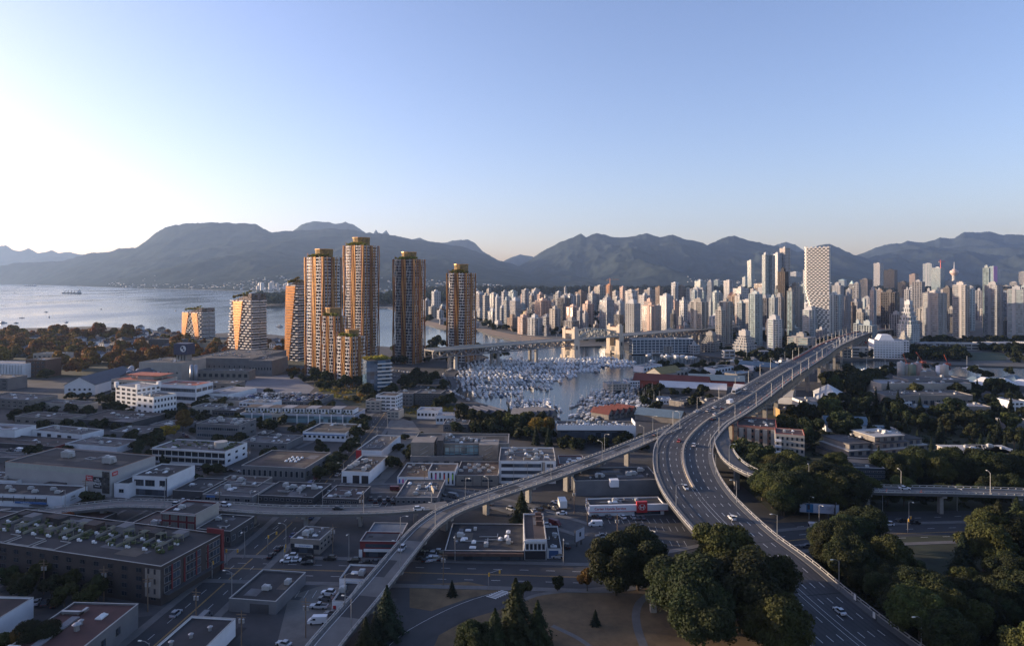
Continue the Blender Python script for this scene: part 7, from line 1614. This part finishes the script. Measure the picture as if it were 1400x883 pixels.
lampson(main, 10.4, main.L*.42, main.L*.97, 30, 'on the right rail of the bridge over water', math.pi); lampson(main, -10.4, main.L*.42, main.L*.97, 30, 'on the left rail of the bridge over water')
lampson(rampA, 3.9, 18, rampA.L, 36, 'on the outer rail of the curving ramp', math.pi); lampson(rampA, -3.9, 30, rampA.L, 45, 'on the inner rail of the curving ramp')
lampson(rampB, 3.7, 40, rampB.L-10, 42, 'along the low ramp'); lampson(rampC, 3.7, 70, rampC.L-20, 36, 'along the overpass', math.pi)
lampson(st4, -9.5, 20, st4.L*.9, 38, 'along the cross street'); lampson(st1, 8.5, 10, st1.L, 40, 'along the tree lined corner street', math.pi)
lampson(st5, -6, 10, st5.L, 34, 'on the park road', 0, LPd)
pole = thing('utility_pole','x','utility pole',(0,0,0),0,'timber utility poles'); b = MB(); b.bar((0,0,0),(0,0,11),.17,6,.12); b.build('post', wood, pole); b = MB(); b.box(-1.4,1.4,-.08,.08,9.8,9.95); b.box(-1.1,1.1,-.08,.08,9.0,9.12); b.build('crossarm', wood, pole)
tr = MB(); tr.cyl(.5,0,7.6,8.7,.3,8); tr.cyl(-.5,0,7.6,8.7,.3,8); tr.build('transformer', steel, pole)
for px_, py_, z_ in ((60,812,'behind the brick apartment courtyard'),(142,822,'behind the brick apartment courtyard'),(202,836,'behind the brick apartment courtyard'),(268,856,'beside the corner street'),(330,890,'beside the gravel yard'),(117,688,'before the huge warehouse'),(88,664,'before the huge warehouse'),(455,758,'beside the tan corner office'),(494,712,'beside the low ramp'),(785,702,'beside the car service shop'),(803,718,'beside the car service shop'),(844,742,'beside the car service shop'),(606,800,'on the traffic island kerb'),(418,871,'in the gravel yard'),(1075,617,'beside the slip ramp'),(340,640,'by the brown roofed warehouse'),(300,700,'beside the heritage block'),(510,655,'beside the white garage'),(580,664,'before the coloured studios')):
    q = P(px_, py_); place(pole, (q.x, q.y, 0), rnd.uniform(-.3,.3), 'timber utility pole with crossarms '+z_)
# overhead gantry signs on the merge, billboards, traffic signals, cones, orange fence
q, a = rampB.at(rampB.L-6, -4.5); r = thing('sign_gantry','metal sign arm with two pale sign boards at the ramp merge','sign',q,a); b = MB(); b.bar((0,0,0),(0,0,6.8),.22); b.bar((0,0,6.3),(7,0,6.6),.15); b.build('mast', steel, r)
for x in (1.8,5): panel(r,'sign_board',mat('sign_back',(.5,.42,.3),.5,var=.05),x-1.2,x+1.2,-.2,-.05,5.6,7.4)
def billboard(px, py, w, h, z, yaw, label, face):
    q = P(px, py); r = thing('billboard', label, 'billboard', q, R(yaw)); b = MB(); b.bar((-w*.25,.5,0),(-w*.25,.5,z+h*.7),.25); b.bar((w*.25,.5,0),(w*.25,.5,z+h*.7),.25); b.build('post', dsteel, r); panel(r,'frame',dsteel,-w/2-.2,w/2+.2,.0,.35,z-.2,z+h+.2); f_ = panel(r,'poster',face,-w/2,w/2,-.06,-.003,z,z+h); return r, f_
pst = mat('poster_white',(.36,.38,.44),.5,var=.05)
r, f_ = billboard(1120,711,15,3.8,3,-12,'long pale billboard with blue swimmer picture at the park edge',pst); panel(f_,'picture',mat('poster_blue',(.02,.12,.25),.5,var=.4,scale=.5),-5,-2.3,-.09,-.061,3.1,6.6); panel(f_,'picture',mat('poster_dark',(.03,.03,.04),.5,var=.1),-4.6,-3.6,-.12,-.091,4.2,6.2); text(f_,'THE BEST THINGS\nARE OUT THERE',(1.8,-.1,5.1),.75,mat('poster_grey',(.2,.2,.25),.5,var=0)); text(f_,'Visit',(5.8,-.1,3.7),.8,bluem)
billboard(1143,712,6,3.8,3,62,'narrow side billboard turned away beside the long one',pst)
r, f_ = billboard(793,746,5.5,4.2,2.2,48,'tilted looking white billboard in the shop car park',mat('poster_pale',(.42,.42,.46),.5,var=.05)); panel(f_,'picture',blk,-.5,.6,-.09,-.061,3.6,5.2)
sigp = thing('traffic_signal','x','traffic light',(0,0,0),0,'traffic lights'); b = MB(); b.bar((0,0,0),(0,0,5.5),.12); b.bar((0,0,5.3),(4,0,5.6),.08); b.build('post', steel, sigp); ym = mat('signal_yellow',(.5,.28,.03),.5,var=0)
for x in (0,3.9): panel(sigp,'signal_head',ym,x-.22,x+.22,-.5,-.15,4.5,5.6)
for px_, py_, z_ in ((366,752,'at the tan office corner'),(388,772,'at the tan office corner'),(310,772,'at the corner by the heritage block'),(290,790,'at the corner by the heritage block'),(668,806,'at the crosswalk'),(1241,728,'on the park road')): q = P(px_, py_); place(sigp, (q.x, q.y, 0), rnd.uniform(0,3), 'yellow headed traffic light '+z_)
cone = thing('traffic_cone','x','traffic cone',(0,0,0),0,'orange traffic cones'); b = MB(); b.cyl(0,0,.05,1.0,.32,8,.06); b.build('body', orange, cone); b = MB(); b.box(-.4,.4,-.4,.4,0,.05); b.build('base', orange, cone)
for k in range(26): (x, y, z), a = main.at(main.L*(.22+.011*k), 10.2-.02*k, .02); place(cone, (x, y, z), 0, 'orange traffic cone closing the outer bridge lane')
for k in range(5): (x, y, z), a = rampC.at(95+k*14, 2.2, .02); place(cone, (x, y, z), 0, 'orange traffic cone on the overpass')
i0 = int(len(main.t)*.42); b = MB(); main.ribbon(b, lambda i: -hw(i)+2.35, lambda i: -hw(i)+2.5, 1.15, i0, nM-3, 1.0); fz = thing('work_fence','long orange red work fence along the far side of the bridge','fence',(0,0,0)); b.build('fence_panel', mat('fence_orange',(.40,.10,.06),.8,var=.3,scale=.3), fz)
for k in range(6):
    q = P(*((1186,470),(1240,500),(1262,497),(1296,500),(1080,480),(1105,478))[k]); r = thing('dock_crane','rusty mobile crane jib standing by the dock' if k < 4 else 'orange digger boom on the quay','crane',(q.x,q.y,.2),k); b = MB(); b.box(-2,2,-3,3,0,3); b.build('cab', mat('crane_red',(.3,.06,.03),.7), r); b = MB(); b.bar((0,0,2),(6,4,13),.35); b.build('boom', MATS['crane_red'], r)
for px_, py_, a in ((808,888,70),(806,836,0)):
    q = P(px_, py_); r = thing('park_bench' if a else 'stone_plinth','timber bench on the lawn footpath' if a else 'x','bench' if a else 'plinth',(q.x,q.y,.05),R(a))
    if a:
        panel(r,'seat',wood,-1,1,-.25,.25,.42,.5); panel(r,'backrest',wood,-1,1,.27,.33,.55,.95)
        for x in (-.85,.78): panel(r,'leg',conc,x,x+.1,-.22,.22,0,.419)
    else: panel(r,'block',conc,-.9,.9,-.7,.7,0,2.2); r['label'] = 'weathered stone plinth beside the curved lawn path'; r.location = P(893,836)
for px_, py_ in ((1172,824),(1197,845)): q, a = main.at(*main.find(px_, py_)); r = thing('bus_shelter','small sign panel on the bridge footway','sign panel',q,a); panel(r,'frame',dsteel,-.1,.1,-.7,.7,.1,2.4); panel(r,'poster',white,-.13,-.101,-.55,.55,.4,2.2)
# added unseen hill beyond the left frame, shaped to shade the near streets
b = MB(); n = 54; v = []; f = []
for j in range(21):
    for i in range(n+1):
        y = -260+i*20; x = -640+j*15-max(0, y-260)*.86; k = math.sin(math.pi*j/20)**1.2*min(1, max(0, (720-y)/120))*min(1, (y+260)/60+.05); v.append((x, y, -1+(92+max(0,y-300)*.05)*k*(1+.06*math.sin(i*1.3)+.05*math.sin(j+i*.7))))
for j in range(20):
    for i in range(n): o = j*(n+1)+i; f.append((o, o+n+1, o+n+2, o+1))
b.add(v, f); struct(b.build('hill', green_g, smooth=True))
# ---------------------------------------------------------------- haze
hz = MB(); hz.box(-16500, 18000, -300, 17300, -4.5, 1500)
hm = bpy.data.materials.new('haze'); hm.use_nodes = True; nt = hm.node_tree
for n in list(nt.nodes):
    if n.type != 'OUTPUT_MATERIAL': nt.nodes.remove(n)
pv = nt.nodes.new('ShaderNodeVolumePrincipled'); pv.inputs['Color'].default_value = (.45,.65,1,1)
pv.inputs['Density'].default_value = 3.0e-5; pv.inputs['Anisotropy'].default_value = .32
nt.links.new(pv.outputs[0], [n for n in nt.nodes if n.type == 'OUTPUT_MATERIAL'][0].inputs['Volume'])
stuff(hz.build('haze', hm))
# ---------------------------------------------------------------- labels that single out
ORD = 'first second third fourth fifth sixth seventh eighth ninth tenth eleventh twelfth thirteenth fourteenth fifteenth sixteenth seventeenth eighteenth nineteenth twentieth'.split()
SHORT = [('sport utility car', 'SUV'), (' with covered boom', ''), (' with flybridge', ''), (' with crossarms', ''), (' headed', ''), ('mid green leafy tree', 'green tree'), ('dark green leafy tree', 'dark tree'), ('dark narrow conifer', 'conifer'), ('wooded island neighbourhood', 'island wood'), (' below the amber towers', ' below amber towers'), (' before the long white parapet', ' before white parapet'), (' beside the marina road', ' by marina road'), (' beside the bridge', ' by the bridge'), (' facing the open channel', ' by the channel'), ('in the wooded quarter by the bay', 'in the bay quarter'), (' of the park', ' of park'), ('small ', ''), ('tiny ', ''), (' timber', ''), (' of the near bridge half', ' of near bridge'), (' with mooring fingers', ''), ('the ', '')]
def key(l): return ' '.join(w.lower() for w in re.findall(r"[A-Za-z0-9][A-Za-z0-9'-]*", l) if not w.isdigit())
def finish_labels():
    for o, zone in list(THINGS):
        if o['label'] == 'x' or (o.location.length == 0 and o.name.split('.')[0] in ('motor_boat','sailing_boat','car','house','tank')):
            for c in list(o.children): bpy.data.objects.remove(c)
            THINGS[:] = [t for t in THINGS if t[0] is not o]; bpy.data.objects.remove(o)
    by = {}
    for o, zone in THINGS:
        l = o['label'] + ((' ' + zone) if zone else '')
        o['label'] = l; by.setdefault(key(l), []).append(o)
    for k, v in by.items():
        if len(v) < 2: continue
        v.sort(key=lambda o: o.location.y)
        rows = [v[i:i+14] for i in range(0, len(v), 14)]
        for ri, row in enumerate(rows):
            row.sort(key=lambda o: o.location.x/max(o.location.y, 1))
            for i, o in enumerate(row):
                e = (ORD[i] + ' from left') if len(row) > 2 else ('left one' if i == 0 else 'right one')
                if len(row) == 1: e = 'farthest back'
                if len(rows) > 1: e += ', ' + ORD[min(ri, 19)] + ' row'
                room = 16-len(e.split()); base = o['label']
                for a_, b_ in SHORT:
                    if len(base.split()) > room: base = base.replace(a_, b_)
                l = base + ', ' + e
                o['label'] = l
finish_labels()
